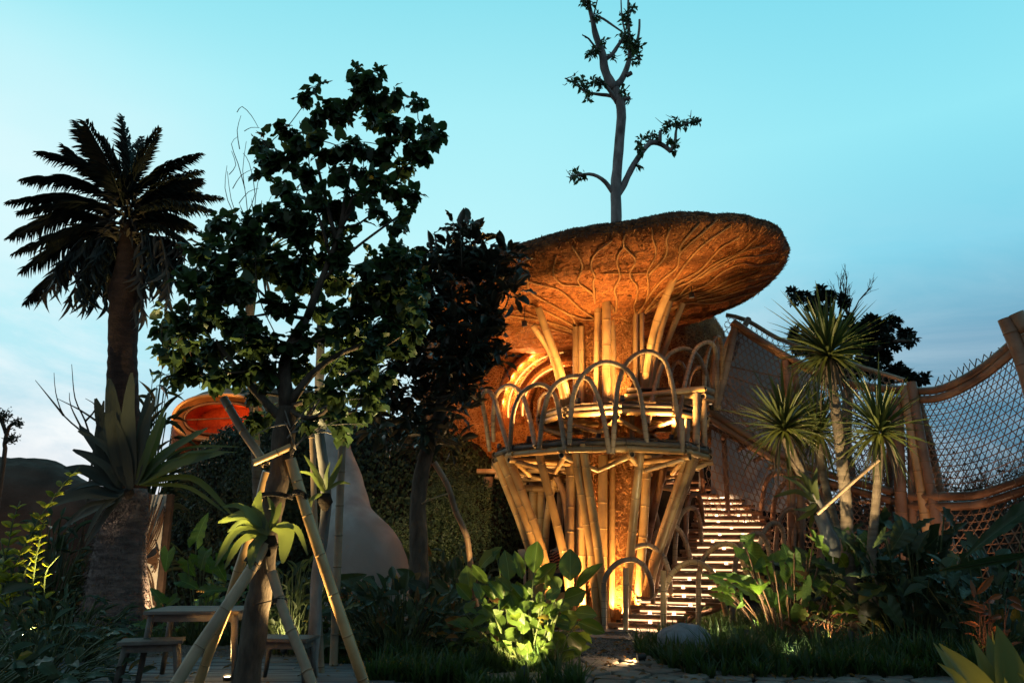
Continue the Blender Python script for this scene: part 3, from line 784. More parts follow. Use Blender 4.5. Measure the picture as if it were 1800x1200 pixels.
# roots of bamboo branching over the underside, traced and laid on the surface
ZV = [[(585, 600), (578, 560), (545, 525), (505, 500), (490, 470), (515, 410), (505, 360), (460, 290)], [(505, 505), (440, 500), (400, 495), (355, 450), (358, 390), (370, 345)],
 [(582, 560), (575, 480), (585, 450), (562, 400), (580, 340), (620, 300), (680, 258)], [(700, 655), (705, 580), (695, 520), (725, 450), (705, 370), (720, 320), (745, 290), (740, 270), (750, 230)],
 [(745, 290), (775, 320), (805, 345), (805, 380), (780, 430), (790, 470), (815, 500), (818, 560), (800, 620), (808, 660)], [(820, 660), (870, 580), (880, 500), (875, 430), (915, 350), (920, 290), (905, 250), (900, 195)],
 [(885, 440), (960, 360), (985, 300), (980, 250), (1003, 190)], [(830, 650), (900, 540), (960, 470), (1040, 400), (1055, 330), (1100, 280), (1160, 230), (1260, 150)], [(1055, 320), (1060, 280), (1110, 220), (1160, 170)],
 [(860, 650), (940, 550), (1010, 490), (1090, 380), (1150, 310), (1220, 250), (1335, 178)], [(1031, 490), (1150, 430), (1200, 385), (1240, 340), (1290, 290), (1385, 235)], [(1020, 520), (1100, 485), (1170, 440), (1260, 375), (1400, 310), (1480, 240)],
 [(1170, 460), (1250, 400), (1380, 330), (1450, 300), (1530, 283)], [(1050, 560), (1130, 480), (1280, 400), (1380, 350), (1480, 340), (1590, 322)], [(1000, 590), (1100, 540), (1200, 500), (1290, 430), (1400, 380), (1470, 395), (1600, 380)],
 [(980, 610), (1120, 550), (1220, 530), (1350, 460), (1480, 420)], [(1150, 560), (1280, 520), (1400, 470), (1500, 430)], [(1150, 575), (1300, 530), (1400, 490), (1560, 450)], [(1150, 590), (1280, 565), (1420, 520), (1580, 465)],
 [(980, 640), (1100, 600), (1250, 600), (1400, 560), (1480, 545)], [(860, 660), (980, 560), (1060, 500), (1140, 480)], [(500, 740), (450, 670), (390, 635), (330, 600), (240, 550), (215, 510), (210, 400)],
 [(590, 690), (500, 630), (440, 570), (370, 520), (250, 490), (150, 455)], [(490, 740), (400, 690), (300, 640), (200, 600)], [(480, 760), (380, 720), (250, 690), (110, 670)], [(480, 770), (350, 720), (200, 650), (110, 640)],
 [(470, 780), (330, 740), (160, 700)], [(580, 690), (520, 690), (440, 660)], [(690, 655), (680, 620), (665, 600)], [(630, 480), (640, 440), (655, 432), (760, 435), (870, 432)][1:], [(870, 640), (960, 600), (1050, 560)], [(890, 690), (980, 650), (1090, 610)]]
O = Vector((0, 0, EYE))
def on_cap(px, py):
    d = (at(px, py, 10) - O).normalized()
    h, n, _, _ = CAPBVH.ray_cast(O, d)
    if h is None: return None
    if n.dot(d) > 0: n = -n
    return h + n * 0.032
for line in ZV:
    P = [(860 + x * .31674, 340 + y * .31674) for x, y in line]
    dense = [(a.x, a.y) for a in catmull([Vector((x, y, 0)) for x, y in P], 4.0)]
    Q = [on_cap(x, y) for x, y in dense]; Q = [q for q in Q if q]
    # drop jumps
    Q2 = [Q[0]] if Q else []
    for q in Q[1:]:
        if (q - Q2[-1]).length < 0.9: Q2.append(q)
    if len(Q2) < 4: continue
    b = MB(); r0 = random.uniform(.019, .028)
    b.bamboo(Q2, r0, 0.45, 7, taper=0.3, smooth=False); b.build('branch', [MAT['vine_root'], MAT['bamboo_node'], MAT['dark_hollow']], tower)

# ---- ring platforms
def pol(cx, cy, a, b_, n=12, ph=0.0): return [Vector((cx + a * math.cos(ph + 2 * PI * i / n), cy + b_ * math.sin(ph + 2 * PI * i / n), 0)) for i in range(n)]
def platform(label, cx, cy, a, b_, z, n, group, drop=0.0, inner=0.75, tiltx=0.0):
    t = thing('viewing_platform', label, 'platform', (cx, cy, z - 0.12), group)
    ring = pol(cx, cy, a, b_, n, PI / n)
    zt = lambda p: z + tiltx * (p.x - cx)
    up = lambda p, dz: Vector((p.x, p.y, zt(p) + dz))
    for i in range(n):   # doubled rim poles
        p, q = ring[i], ring[(i + 1) % n]; d = (q - p).normalized()
        for dz, M_, r in ((-.07, BAM, .058), (0.045, BAMD, .052)):
            b = MB(); b.bamboo([up(p, dz) - d * .10, up(q, dz) + d * .10], r, .38, 10); b.build('rim_pole', M_, t)
    for i in range(n):   # spokes underneath, ends showing at the rim
        a_ = PI / n + 2 * PI * i / n; c = Vector((math.cos(a_) * a, math.sin(a_) * b_, 0)); C0 = Vector((cx, cy, 0))
        b = MB(); b.bamboo([up(C0 + c * (inner / a), -.17), up(C0 + c * 1.04, -.175)], .055, .4, 10); b.build('joist', BAM, t)
    for i in range(n):   # short diagonal braces making the star seen from below
        p, q = ring[i], ring[(i + 1) % n]; m = (p + q) / 2; C0 = Vector((cx, cy, 0)); m2 = C0 + (m - C0) * .74
        for e in (p, q):
            e2 = C0 + (e - C0) * .97
            b = MB(); b.bamboo([up(e2, -.20), up(m2, -.40)], .045, .4, 8); b.build('brace', BAM, t)
    # deck slats, radial wedges laid as boards
    cnt = 0
    for j in range(int(2 * b_ / 0.105)):
        y = cy - b_ + 0.06 + j * 0.105
        hw = a * math.sqrt(max(0, 1 - ((y - cy) / b_) ** 2)) - 0.03
        if hw < 0.2: continue
        hole = inner - 0.1; hx = math.sqrt(max(0, hole ** 2 - (y - cy) ** 2)) if abs(y - cy) < hole else 0
        segs = [(-hw, hw)] if hx == 0 else [(-hw, TC.x - cx - hx), (TC.x - cx + hx, hw)]
        for s0, s1 in segs:
            if s1 - s0 < .15: continue
            b = MB(); b.box(((cx + (s0 + s1) / 2), y, z + .115), (s1 - s0, 0.09, 0.022), jitter=.004); b.build('deck_slat', MAT['dark_slat'], t, smooth=False)
    return t, ring
GP = 'round bamboo platforms of the tower'
plat1, ring1 = platform('lower round bamboo platform, the wide one ringed by the front row of hoops', 1.80, 16.25, 2.13, 2.1, 3.20, 11, GP, inner=.8)
plat2, ring2 = platform('upper round bamboo platform, set above the wide one behind the hoops', 2.28, 16.3, 1.68, 1.45, 3.98, 9, GP, inner=.75)
# landing towards the walkway
land = thing('bamboo_landing', 'raised bamboo landing of stacked poles at the start of the lattice walkway', 'platform', at(1170, 700, 15.4))
for k, (a_, c_, y0, y1) in enumerate((((1098, 698), (1238, 683), 15.3, 15.1), ((1100, 707), (1236, 693), 15.45, 15.2), ((1238, 684), (1258, 690), 15.1, 17.2), ((1236, 696), (1256, 702), 15.1, 17.2), ((1098, 698), (1130, 690), 15.4, 17.2))):
    b = MB(); b.bamboo([at(*a_, y0), at(*c_, y1)], .06, .35, 10); b.build('rim_pole', BAM if k < 2 else BAMG, land)
for k in range(15):
    y = 15.3 + k * .125
    x0 = at(1102, 690, y).x; x1 = at(1236 if k < 9 else 1250, 690, y).x
    b = MB(); b.box(((x0 + x1) / 2, y, at(1170, 688, 15.3).z + .05), (x1 - x0, .11, .022), jitter=.004); b.build('deck_slat', MAT['dark_slat'], land, smooth=False)
for pts, y0, r in (([(1224, 688), (1224, 800)], 15.15, .07), ([(1208, 735), (1206, 790)], 14.9, .06), ([(1237, 690), (1238, 800)], 15.6, .06), ([(1110, 705), (1112, 790)], 15.4, .05), ([(1198, 735), (1199, 795)], 14.6, .055)):
    b = MB(); b.bamboo(pxpath(pts, y0), r, .3, 10); b.build('leg', BAMG, land)
# ledge poles left behind the platform, at the foot of the house
led = thing('bamboo_ledge', 'horizontal bamboo poles carrying the thatched house edge left of the tower', 'beam', at(930, 835, 18.2))
for a_, c_, Y, r in (((838, 828), (905, 828), 18.7, .06), ((905, 842), (1000, 842), 17.9, .07), ((915, 858), (990, 858), 17.8, .075), ((905, 826), (1000, 828), 17.6, .06), ((870, 836), (925, 850), 18.4, .06), ((1130, 850), (1200, 862), 18.2, .06), ((900, 812), (1000, 816), 17.2, .06)):
    b = MB(); b.bamboo([at(*a_, Y), at(*c_, Y)], r, .36, 10); b.build('pole', BAM, led)

# ---- railing hoops (each a part of its platform)
def ringY(X, cx, cy, a, b_):
    q = max(-1, min(1, (X - cx) / a)); return cy - b_ * math.sqrt(max(0.0, 1 - q * q))
def hoop(pts, parent, Y0=None, Y1=None, r=.045, M_=BAMG, node=.14, ring=None, name='hoop', foot=False):
    if ring:
        f = lambda px: ringY((px - 900) / FOC * 15.5, *ring)
        Y0 = f(pts[0][0]); Y1 = f(pts[-1][0])
    P = pxpath(pts, Y0, Y1)
    if foot:
        P[0] = P[0]; 
        if P[0].z > 0: P.insert(0, Vector((P[0].x, P[0].y, -.05)))
        if foot == 2 and P[-1].z > 0: P.append(Vector((P[-1].x, P[-1].y, -.05)))
    P = catmull(P, .10)
    b = MB(); b.bamboo(P, r, node, 9, smooth=False); return b.build(name, M_, parent)
R1 = (1.80, 16.25, 2.16, 2.12)
H1 = [[(861, 792), (853, 735), (847, 700), (855, 686), (868, 697), (880, 740), (895, 792)], [(867, 775), (868, 720), (875, 690), (895, 677), (916, 690), (930, 730), (941, 784)],
 [(896, 798), (899, 750), (905, 715), (920, 688), (948, 675), (973, 690), (985, 735), (993, 790)], [(948, 788), (953, 740), (963, 697), (980, 672), (1007, 661), (1034, 666), (1052, 700), (1064, 750), (1071, 797)],
 [(1001, 782), (1003, 730), (1010, 688), (1030, 653), (1065, 636), (1102, 650), (1122, 683), (1131, 730), (1137, 778)], [(1077, 797), (1081, 730), (1087, 675), (1103, 636), (1135, 617), (1166, 631), (1180, 669), (1189, 720), (1196, 778)]]
for h in H1: hoop(h, plat1, ring=R1)
H2 = [([(1139, 745), (1147, 700), (1156, 664), (1173, 626), (1201, 612), (1226, 625), (1240, 655), (1247, 690)], 14.9, 16.4), ([(1193, 738), (1200, 695), (1209, 653), (1222, 615), (1243, 601), (1256, 610), (1260, 650), (1258, 715)], 14.9, 16.8),
      ([(1238, 690), (1240, 640), (1250, 605), (1262, 592), (1269, 612), (1266, 700)], 16.0, 17.6), ([(1208, 700), (1212, 665), (1224, 645), (1240, 650), (1248, 690)], 16.8, 17.6), ([(1178, 690), (1180, 650), (1192, 635), (1204, 650), (1206, 690)], 17.4, 17.8)]
for h, y0, y1 in H2: hoop(h, land, y0, y1, M_=BAMG if y0 < 15.5 else BAM)
hoop([(945, 740), (950, 700), (965, 690), (980, 705), (985, 740)], plat2, 16.4, 16.0, r=.035)
for pts, y in (([(1252, 720), (1254, 640), (1262, 590)], 17.2), ([(1262, 722), (1268, 640), (1293, 570)], 17.4)):
    b = MB(); b.bamboo(pxpath(pts, y), .065, .34, 10); b.build('leg', BAM, land)

# small spotlights hanging from the cap
for (px, py, Y, tgt, lab, pw) in ((1063, 478, 15.0, (1060, 800, 15.2), 'black cylinder downlight on the tallest bamboo post of the tower', 5), (1105, 520, 15.3, (1100, 760, 15.6), 'black cylinder downlight hanging just right of the tallest bamboo post', 5),
        (1216, 522, 15.5, (1240, 720, 15.8), 'black cylinder downlight under the right side of the mushroom cap', 10), (922, 572, 15.2, (930, 780, 15.6), 'black cylinder downlight under the left side of the mushroom cap', 10)):
    c = at(px, py, Y); T = at(*tgt)
    ground_lamp(c, T, pw, lab, 60, r=.055, group='downlights under the mushroom cap', spike=False)
    tt = [o for o in COL.objects if o.get('label') == lab][0]
    h = CAPBVH.ray_cast(c, Vector((0, 0, 1)))[0]
    b = MB(); b.ring_tube([c + Vector((0, 0, .0)), (h if h else c + Vector((0, 0, .3)))], .008, 6); b.build('hanger', MAT['black_metal'], tt)

# =================================================================== STAIRS
stairs = thing('bamboo_staircase', 'curving bamboo staircase with glowing treads climbing beside the tower', 'staircase', at(1200, 1000, 16.5).xyz * Vector((1, 1, 0)) if False else Vector((3.2, 16.6, 0)))
SL = [(1076, 1104, 14.95), (1100, 1084, 15.2), (1120, 1060, 15.5), (1150, 1030, 15.9), (1180, 1003, 16.3), (1200, 975, 16.8), (1215, 950, 17.3), (1224, 925, 17.9), (1228, 895, 18.6), (1230, 868, 19.3)]
SR = [(1168, 1118, 14.6), (1210, 1098, 14.9), (1270, 1078, 15.1), (1300, 1050, 15.5), (1318, 1020, 16.0), (1332, 990, 16.5), (1345, 960, 17.1), (1345, 925, 17.9), (1325, 892, 18.7), (1285, 866, 19.4)]
Lq = pxpath([(a, b_) for a, b_, _ in SL], 1); Rq = None
LP = [at(a, b_, y) for a, b_, y in SL]; RP = [at(a, b_, y) for a, b_, y in SR]
LP = smoothn(LP, 40); RP = smoothn(RP, 40)
NS = 19
tread_pts = []
for i in range(NS):
    s = i / (NS - 1) * 39; k = min(38, int(s)); f = s - k
    a = LP[k].lerp(LP[k + 1], f); c = RP[k].lerp(RP[k + 1], f)
    z = 0.10 + 2.52 * (i / (NS - 1)) ** 1.02
    d = (c - a); d.z = 0; dn = d.normalized(); back = Vector((-dn.y, dn.x, 0))
    a2 = Vector((a.x, a.y, z)) - dn * random.uniform(.02, .12); c2 = Vector((c.x, c.y, z)) + dn * random.uniform(.0, .15)
    tr = thing
    for q in range(2):   # two poles make a tread
        b = MB(); b.bamboo([a2 + back * q * .085 + dn * random.uniform(-.04, .04), c2 + back * q * .085 + dn * random.uniform(-.06, .06)], .040, .45, 9)
        b.build('tread_pole', [MAT['tread_bamboo'], MAT['bamboo_node'], MAT['dark_hollow']], stairs)
    b = MB(); b.bamboo([a2 + back * .10 + Vector((0, 0, -.075)), c2 + back * .10 + Vector((0, 0, -.075))], .032, .45, 8); b.build('bearer', BAMB, stairs)
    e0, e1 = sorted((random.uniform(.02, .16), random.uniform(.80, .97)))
    b = MB(); b.ring_tube([a2.lerp(c2, e0) + back * .06 + Vector((0, 0, -.060)), a2.lerp(c2, e1) + back * .06 + Vector((0, 0, -.060))], .016, 6); b.build('glow_strip', MAT['step_lit_band'], stairs)  # added glowing tube, painting the lamplit band on the pole below the nosing
    tread_pts.append((a2, c2, back, dn))
for i, (a, c, back, dn) in enumerate(tread_pts):   # small wedge lamps under the nosings and their light
    L = (c - a).length
    ks = [.5] if i % 3 == 1 else [.33, .68]
    for k in ks:
        p = a + dn * L * (k + random.uniform(-.04, .04)) + Vector((0, 0, -.085)) + back * .02
        b = MB(); V = [(-.04, -.03, -.065), (.04, -.03, -.065), (.026, -.02, .03), (-.026, -.02, .03), (-.025, .03, -.04), (.025, .03, -.04), (.02, .03, .01), (-.02, .03, .01)]
        V = [p + dn * v[0] + back * v[1] + Vector((0, 0, v[2])) for v in V]
        b.raw(V, [[0, 1, 2, 3], [5, 4, 7, 6], [1, 5, 6, 2], [4, 0, 3, 7], [3, 2, 6, 7], [4, 5, 1, 0]]); b.build('step_light', MAT['tread_lamp'], stairs, smooth=False)
    if i > 0:
        pass
    ml = a.lerp(c, .5) - back * .16 + Vector((0, 0, .10))
    l = bpy.data.lights.new('step_glow', 'AREA'); l.shape = 'RECTANGLE'; l.size = L * 0.75; l.size_y = .02; l.energy = 9.0; l.color = (1.0, .62, .32)
    o = bpy.data.objects.new('step_glow', l); COL.objects.link(o)
    # area light under each nosing shining down and forward onto the tread below
    zax = (back * 0.55 + Vector((0, 0, 1))).normalized(); xax = dn; yax = zax.cross(xax)
    m3 = Matrix((xax, yax, zax)).transposed(); o.rotation_euler = m3.to_euler()
    o.location = a.lerp(c, .5) - back * .045 + Vector((0, 0, -.05)) - org(stairs); o.parent = stairs
for side, off in ((LP, .08), (RP, -.08)):
    P = []
    for i in range(NS):
        a, c, back, dn = tread_pts[i]; e = a if side is LP else c
        P.append(e + dn * off + Vector((0, 0, -.14)) + back * .1)
    b = MB(); b.bamboo(P, .05, .4, 9); b.build('stringer', BAMB, stairs)
# steps turning on behind the tower
for k, (x0, x1, y, Y) in enumerate(((1196, 1262, 858, 19.8), (1170, 1240, 846, 20.1), (1150, 1215, 836, 20.3), (1135, 1190, 824, 20.4))):
    for q in range(2):
        b = MB(); b.bamboo([at(x0, y + 2, Y - .1 + q * .09), at(x1, y, Y + q * .09)], .045, .45, 8); b.build('tread_pole', [MAT['tread_bamboo'], MAT['bamboo_node'], MAT['dark_hollow']], stairs)
    point('step_glow', at((x0 + x1) / 2, y + 6, Y - .1), 4, (1, .62, .32), .03, stairs)
# hoops of the stair railings
HS = [([(1063, 1110), (1062, 1060), (1063, 1018), (1082, 991), (1106, 983), (1128, 990), (1144, 1020), (1148, 1060)], 14.75, 15.2, BAMG, 1), ([(1103, 1000), (1108, 968), (1134, 957), (1160, 970), (1175, 1002), (1180, 1050)], 15.3, 15.6, BAMG, 0),
 ([(1166, 1118), (1168, 1060), (1170, 1030), (1187, 1001), (1214, 987), (1240, 994), (1261, 1021), (1277, 1081)], 14.35, 14.9, BAM, 1), ([(1228, 1100), (1228, 1050), (1229, 1008), (1240, 976), (1264, 957), (1290, 958), (1305, 986), (1322, 1040)], 14.55, 15.3, BAM, 1),
 ([(1287, 1070), (1291, 1010), (1296, 972), (1312, 945), (1334, 937), (1350, 960), (1356, 1010)], 15.0, 15.9, BAMG, 1), ([(1330, 1010), (1335, 960), (1345, 930), (1360, 918), (1375, 930), (1380, 975)], 15.8, 16.6, BAMG, 0),
 ([(1362, 980), (1368, 920), (1380, 898), (1395, 895), (1404, 920), (1404, 965)], 16.4, 17.0, BAMB, 0), ([(1395, 960), (1400, 900), (1412, 880), (1425, 890), (1428, 950)], 16.8, 17.4, BAMB, 0),
 ([(1143, 1000), (1150, 945), (1160, 930), (1178, 922), (1195, 932), (1208, 960), (1218, 1000)], 16.0, 16.4, BAMG, 0), ([(1186, 1030), (1187, 960), (1192, 915), (1205, 895), (1220, 893), (1230, 915), (1234, 965)], 16.3, 17.3, BAMG, 0),
 ([(1205, 960), (1208, 890), (1216, 870), (1228, 872), (1234, 900), (1236, 950)], 17.2, 18.2, BAMB, 0), ([(1208, 870), (1212, 830), (1222, 815), (1232, 825), (1236, 866)], 18.6, 19.4, BAMB, 0),
 ([(1232, 870), (1233, 800), (1228, 788), (1240, 787), (1252, 800), (1254, 870)], 19.6, 19.9, BAMB, 0), ([(1258, 866), (1262, 828), (1278, 808), (1308, 801), (1318, 812), (1320, 880)], 19.8, 19.5, BAMB, 0), ([(1296, 880), (1306, 834), (1324, 816), (1352, 814), (1362, 830), (1364, 900)], 19.5, 19.1, BAMB, 0),
 ([(1336, 905), (1346, 850), (1362, 832), (1384, 836), (1392, 860), (1394, 925)], 19.0, 18.4, BAMB, 0), ([(1358, 920), (1362, 880), (1378, 850), (1398, 845), (1410, 868), (1412, 940)], 18.4, 17.8, BAMB, 0),
 ([(1222, 800), (1228, 785), (1248, 790), (1262, 806), (1262, 870)], 20.1, 20.2, BAMB, 0)]
for h, y0, y1, M_, ft in HS: hoop(h, stairs, y0, y1, r=.048 if y0 < 17 else .055, M_=M_, foot=ft, name='railing_hoop')
for (px, py0, py1, Y) in ((1100, 998, 1112, 14.7), (1166, 1002, 1118, 14.35)):
    b = MB(); P = pxpath([(px, py0), (px, py1)], Y); P[-1].z = -.03; b.bamboo(P, .05, .4, 10); b.build('gate_post', BAM, stairs)
a, c = at(1103, 1022, 14.68), at(1165, 1025, 14.4)
P = [a.lerp(c, i / 16) - Vector((0, 0, .30 * (1 - (2 * i / 16 - 1) ** 2))) for i in range(17)]
b = MB(); b.ring_tube(P, .012, 7); rp = b.build('rope', MAT['rope']); setp(rp, 'slack rope strung across the foot of the bamboo stairs', 'rope')

# =================================================================== THATCHED HOUSE BEHIND
house = thing('thatched_house', 'rounded thatched house with glowing arched doorway left of the mushroom tower', 'house', (1.45, 22.8, 3.3))
def blob(c, r, p, nu=90, nv=50, amp=.12, seed=0, zmin=None):
    V = []; F = []
    sgn = lambda x, e: math.copysign(abs(x) ** e, x)
    for j in range(nv + 1):
        th = -PI / 2 + PI * j / nv
        for i in range(nu):
            ph = 2 * PI * i / nu
            x = sgn(math.cos(th), 2 / p) * sgn(math.cos(ph), 2 / p); y = sgn(math.cos(th), 2 / p) * sgn(math.sin(ph), 2 / p); z = sgn(math.sin(th), 2 / p)
            P = Vector((c[0] + r[0] * x, c[1] + r[1] * y, c[2] + r[2] * z))
            n = Vector((x, y, z)).normalized()
            d = amp * noise.noise(P * .6 + Vector((seed, 0, 0))) + amp * .35 * noise.noise(P * 2.2)
            V.append(P + n * d)
    for j in range(nv):
        for i in range(nu):
            i2 = (i + 1) % nu; F.append((j * nu + i, j * nu + i2, (j + 1) * nu + i2, (j + 1) * nu + i))
    return V, F
HV, HF = blob((1.75, 23.0, 5.75), (4.25, 3.7, 2.55), 3.4)
b = MB(); b.raw(HV, HF); b.build('wall', MAT['thatch'], house)
straws(HV, HF, 30000, house, 'straw', sel=lambda c, n: (c[:, 1] < 21.5) * 1.0, name='wall_straw', length=(.07, .2), width=.008, lift=.03)
HB = BVHTree.FromPolygons(HV, HF)
# concentric rings of the doorway with an LED groove
ac = at(1002, 722, 19.15)
def arc_pts(rx, rz, Y, a0, a1, n=40, lean=0.0):
    return [Vector((ac.x + rx * math.cos(R(a0 + (a1 - a0) * i / n)), Y, ac.z + rz * math.sin(R(a0 + (a1 - a0) * i / n)))) for i in range(n + 1)]
def arc_band(name, r0, y0, r1, y1, a0=-15, a1=195, m='thatch'):
    A = arc_pts(r0, r0, y0, a0, a1); B_ = arc_pts(r1, r1, y1, a0, a1); n = len(A)
    V = A + B_; F = [(i, i + 1, n + i + 1, n + i) for i in range(n - 1)]
    b = MB(); b.raw(V, F); return b.build(name, MAT[m], house)
arc_band('outer_surround', 2.15, 19.95, 1.72, 19.18)
arc_band('outer_reveal', 1.72, 19.18, 1.42, 19.42)
arc_band('middle_surround', 1.42, 19.42, 1.30, 19.05)
arc_band('inner_reveal', 1.30, 19.05, 1.10, 19.40)
arc_band('inner_surround', 1.10, 19.40, 1.02, 19.12)
arc_band('door_reveal', 1.02, 19.12, 0.98, 19.60, m='plaster_warm')
b = MB(); b.ring_tube(arc_pts(1.72, 1.72, 19.18, -15, 195), .09, 10); b.build('lip', MAT['thatch'], house)
b = MB(); b.ring_tube(arc_pts(1.28, 1.28, 19.05, -15, 195), .08, 10); b.build('lip', MAT['thatch'], house)
b = MB(); b.ring_tube(arc_pts(1.03, 1.03, 19.10, -15, 195), .07, 10); b.build('lip', MAT['thatch'], house)
b = MB(); b.ring_tube(arc_pts(1.50, 1.50, 19.33, 95, 185), .018, 8); b.build('glow_strip', MAT['led_warm'], house)
b = MB(); b.ring_tube(arc_pts(1.15, 1.15, 19.27, 95, 185), .018, 8); b.build('glow_strip', MAT['led_warm'], house)
for k in range(7):
    a_ = 100 + k * 12
    for rr, Y_, e in ((1.62, 19.05, 10), (1.22, 18.95, 7)):
        q = Vector((ac.x + rr * math.cos(R(a_)), Y_ + .12, ac.z + rr * math.sin(R(a_))))
        point('strip_light', q, e * 3.6, (1, .50, .14), .05, house)
V = [Vector((ac.x, 19.58, ac.z))] + arc_pts(1.0, 1.0, 19.58, -15, 195); b = MB(); b.raw(V, [(0, i + 1, i) for i in range(1, len(V) - 1)]); b.build('door', MAT['plaster_warm'], house)
# dark underside wall and posts of the house
b = MB(); b.box((1.2, 23.4, 1.7), (7.6, 5.0, 3.3)); b.build('base_wall', MAT['soil'], house, smooth=False)

# left thatched house with the eye shaped red window
lh = thing('thatched_house', 'low thatched house on the bank with an eye shaped red lit window', 'house', (-7.2, 22.5, 3.8))
LV, LF = blob((-7.3, 24.2, 4.5), (2.75, 2.4, 1.45), 2.6, 70, 40, .1, 4)
b = MB(); b.raw(LV, LF); b.build('wall', MAT['thatch'], lh)
straws(LV, LF, 14000, lh, 'straw_grey', sel=lambda c, n: (c[:, 1] < 23.4) * (c[:, 2] > 5.2), name='roof_straw', length=(.06, .2), width=.006, lift=.03)
straws(LV, LF, 8000, lh, 'straw', sel=lambda c, n: (c[:, 1] < 23.4) * (c[:, 2] < 5.3), name='wall_straw', length=(.05, .15), width=.005, lift=.02)
wc = at(388, 735, 20.95)
def eye(rx, rz, Y, n=36, zo=0.0):
    return [Vector((wc.x + rx * math.copysign(abs(math.cos(2 * PI * i / n)) ** .8, math.cos(2 * PI * i / n)), Y, wc.z + zo + rz * math.sin(2 * PI * i / n))) for i in range(n + 1)]
def eye_band(name, r0, y0, r1, y1, m):
    A = eye(*r0, y0); B_ = eye(*r1, y1); n = len(A); b = MB(); b.raw(A + B_, [(i, i + 1, n + i + 1, n + i) for i in range(n - 1)]); b.build(name, MAT[m], lh)
eye_band('brow', (1.75, 1.05), 22.1, (1.22, .62), 20.82, 'thatch')
b = MB(); b.ring_tube(eye(1.20, .60, 20.80), .055, 8, caps=False); b.build('lip', MAT['bamboo'], lh)
eye_band('reveal', (1.20, .60), 20.82, (1.05, .48), 21.05, 'plaster_warm')
b = MB(); b.ring_tube(eye(.98, .42, 21.0), .035, 8, caps=False); b.build('window_frame', MAT['bamboo_brown'], lh)
eye_band('inner_wall', (1.0, .43), 21.02, (.95, .40), 21.7, 'red_wall')
V = [Vector((wc.x, 21.7, wc.z))] + eye(.96, .41, 21.7); b = MB(); b.raw(V, [(0, i + 1, i) for i in range(1, len(V) - 1)]); b.build('back_wall', MAT['red_wall'], lh)
b = MB(); b.bamboo([Vector((wc.x - 1.0, 21.1, wc.z - .02)), Vector((wc.x + 1.0, 21.1, wc.z + .06))], .02, .3, 6); b.build('rail', BAMB, lh)
point('room_light', (wc.x + .35, 21.35, wc.z + .22), 2.6, (1, .30, .08), .06, lh)
point('room_light', (wc.x - .3, 21.35, wc.z + .2), .8, (1, .30, .08), .06, lh)
point('brow_light', (wc.x - 1.0, 20.3, wc.z + .15), 15, (1, .42, .10), .06, lh)
point('brow_light', (wc.x - 1.9, 19.9, wc.z - .15), 70, (1, .42, .10), .06, lh)
point('brow_light', (wc.x + .3, 20.4, wc.z + .6), 9, (1, .42, .10), .06, lh)

# clay buttress with a flared foot
but = [(590, 742, 14.5, .20), (594, 790, 14.4, .24), (603, 840, 14.2, .30), (609, 880, 14.0, .34), (614, 915, 13.8, .39), (622, 945, 13.6, .52), (632, 975, 13.5, .68), (640, 1010, 13.4, .80), (642, 1060, 13.4, .86), (642, 1130, 13.4, .86)]
P = [at(x, y, Y) for x, y, Y, _ in but]; P[-1].z = -.05
PR = smoothn(P, 40); rr = list(np.interp(np.linspace(0, 1, 40), np.linspace(0, 1, len(but)), [q[3] for q in but]))
b = MB(); b.ring_tube(PR, rr, 36); bo = b.build('clay_buttress', MAT['stucco'])
for v in bo.data.vertices: v.co += Vector((0, 0, 0)) + v.co.normalized() * 0 + Vector((noise.noise(v.co * 1.4), noise.noise(v.co * 1.4 + Vector((9, 0, 0))), 0)) * .07 + Vector((noise.noise(v.co * 5), 0, 0)) * .012
setp(bo, 'smooth grey clay buttress flaring into a broad foot behind the garden', 'buttress')

# =================================================================== LATTICE WALKWAY
walk = thing('lattice_walkway', 'swooping bamboo walkway walled with open hexagon lattice right of the stairs', 'walkway', (8.0, 15.8, 0))
def curve3(pts): return [at(x, y, Y) for x, y, Y in pts]
def rail(pts, r, M_=BAMB, dbl=(0, -.15, 0), name='rail', n=2):
    P = catmull(curve3(pts), .25)
    for k in range(n):
        Q = [p + Vector(dbl) * k for p in P]
        b = MB(); b.bamboo(Q, r, .42, 10, smooth=False); b.build(name, M_, walk)
U1 = [(1286, 568, 17.4), (1341, 605, 17.2), (1396, 638, 17.0), (1447, 661, 16.7), (1491, 676, 16.3), (1545, 684, 15.8), (1601, 687, 15.2)]
U2 = [(1601, 687, 15.1), (1642, 686, 14.6), (1682, 672, 14.2), (1733, 642, 13.7), (1785, 598, 13.2)]
D1 = [(1249, 722, 17.4), (1293, 751, 17.2), (1341, 781, 17.0), (1396, 810, 16.7), (1440, 828, 16.4), (1513, 850, 15.8), (1592, 870, 15.2)]
D2 = [(1600, 872, 15.1), (1645, 872, 14.6), (1711, 870, 14.1), (1760, 857, 13.6), (1830, 832, 13.1)]
rail(U1, .07); rail(U2, .075, dbl=(0, .04, -.155)); rail(D1, .075, dbl=(0, .05, -.16)); rail(D2, .075, dbl=(0, .04, -.17))
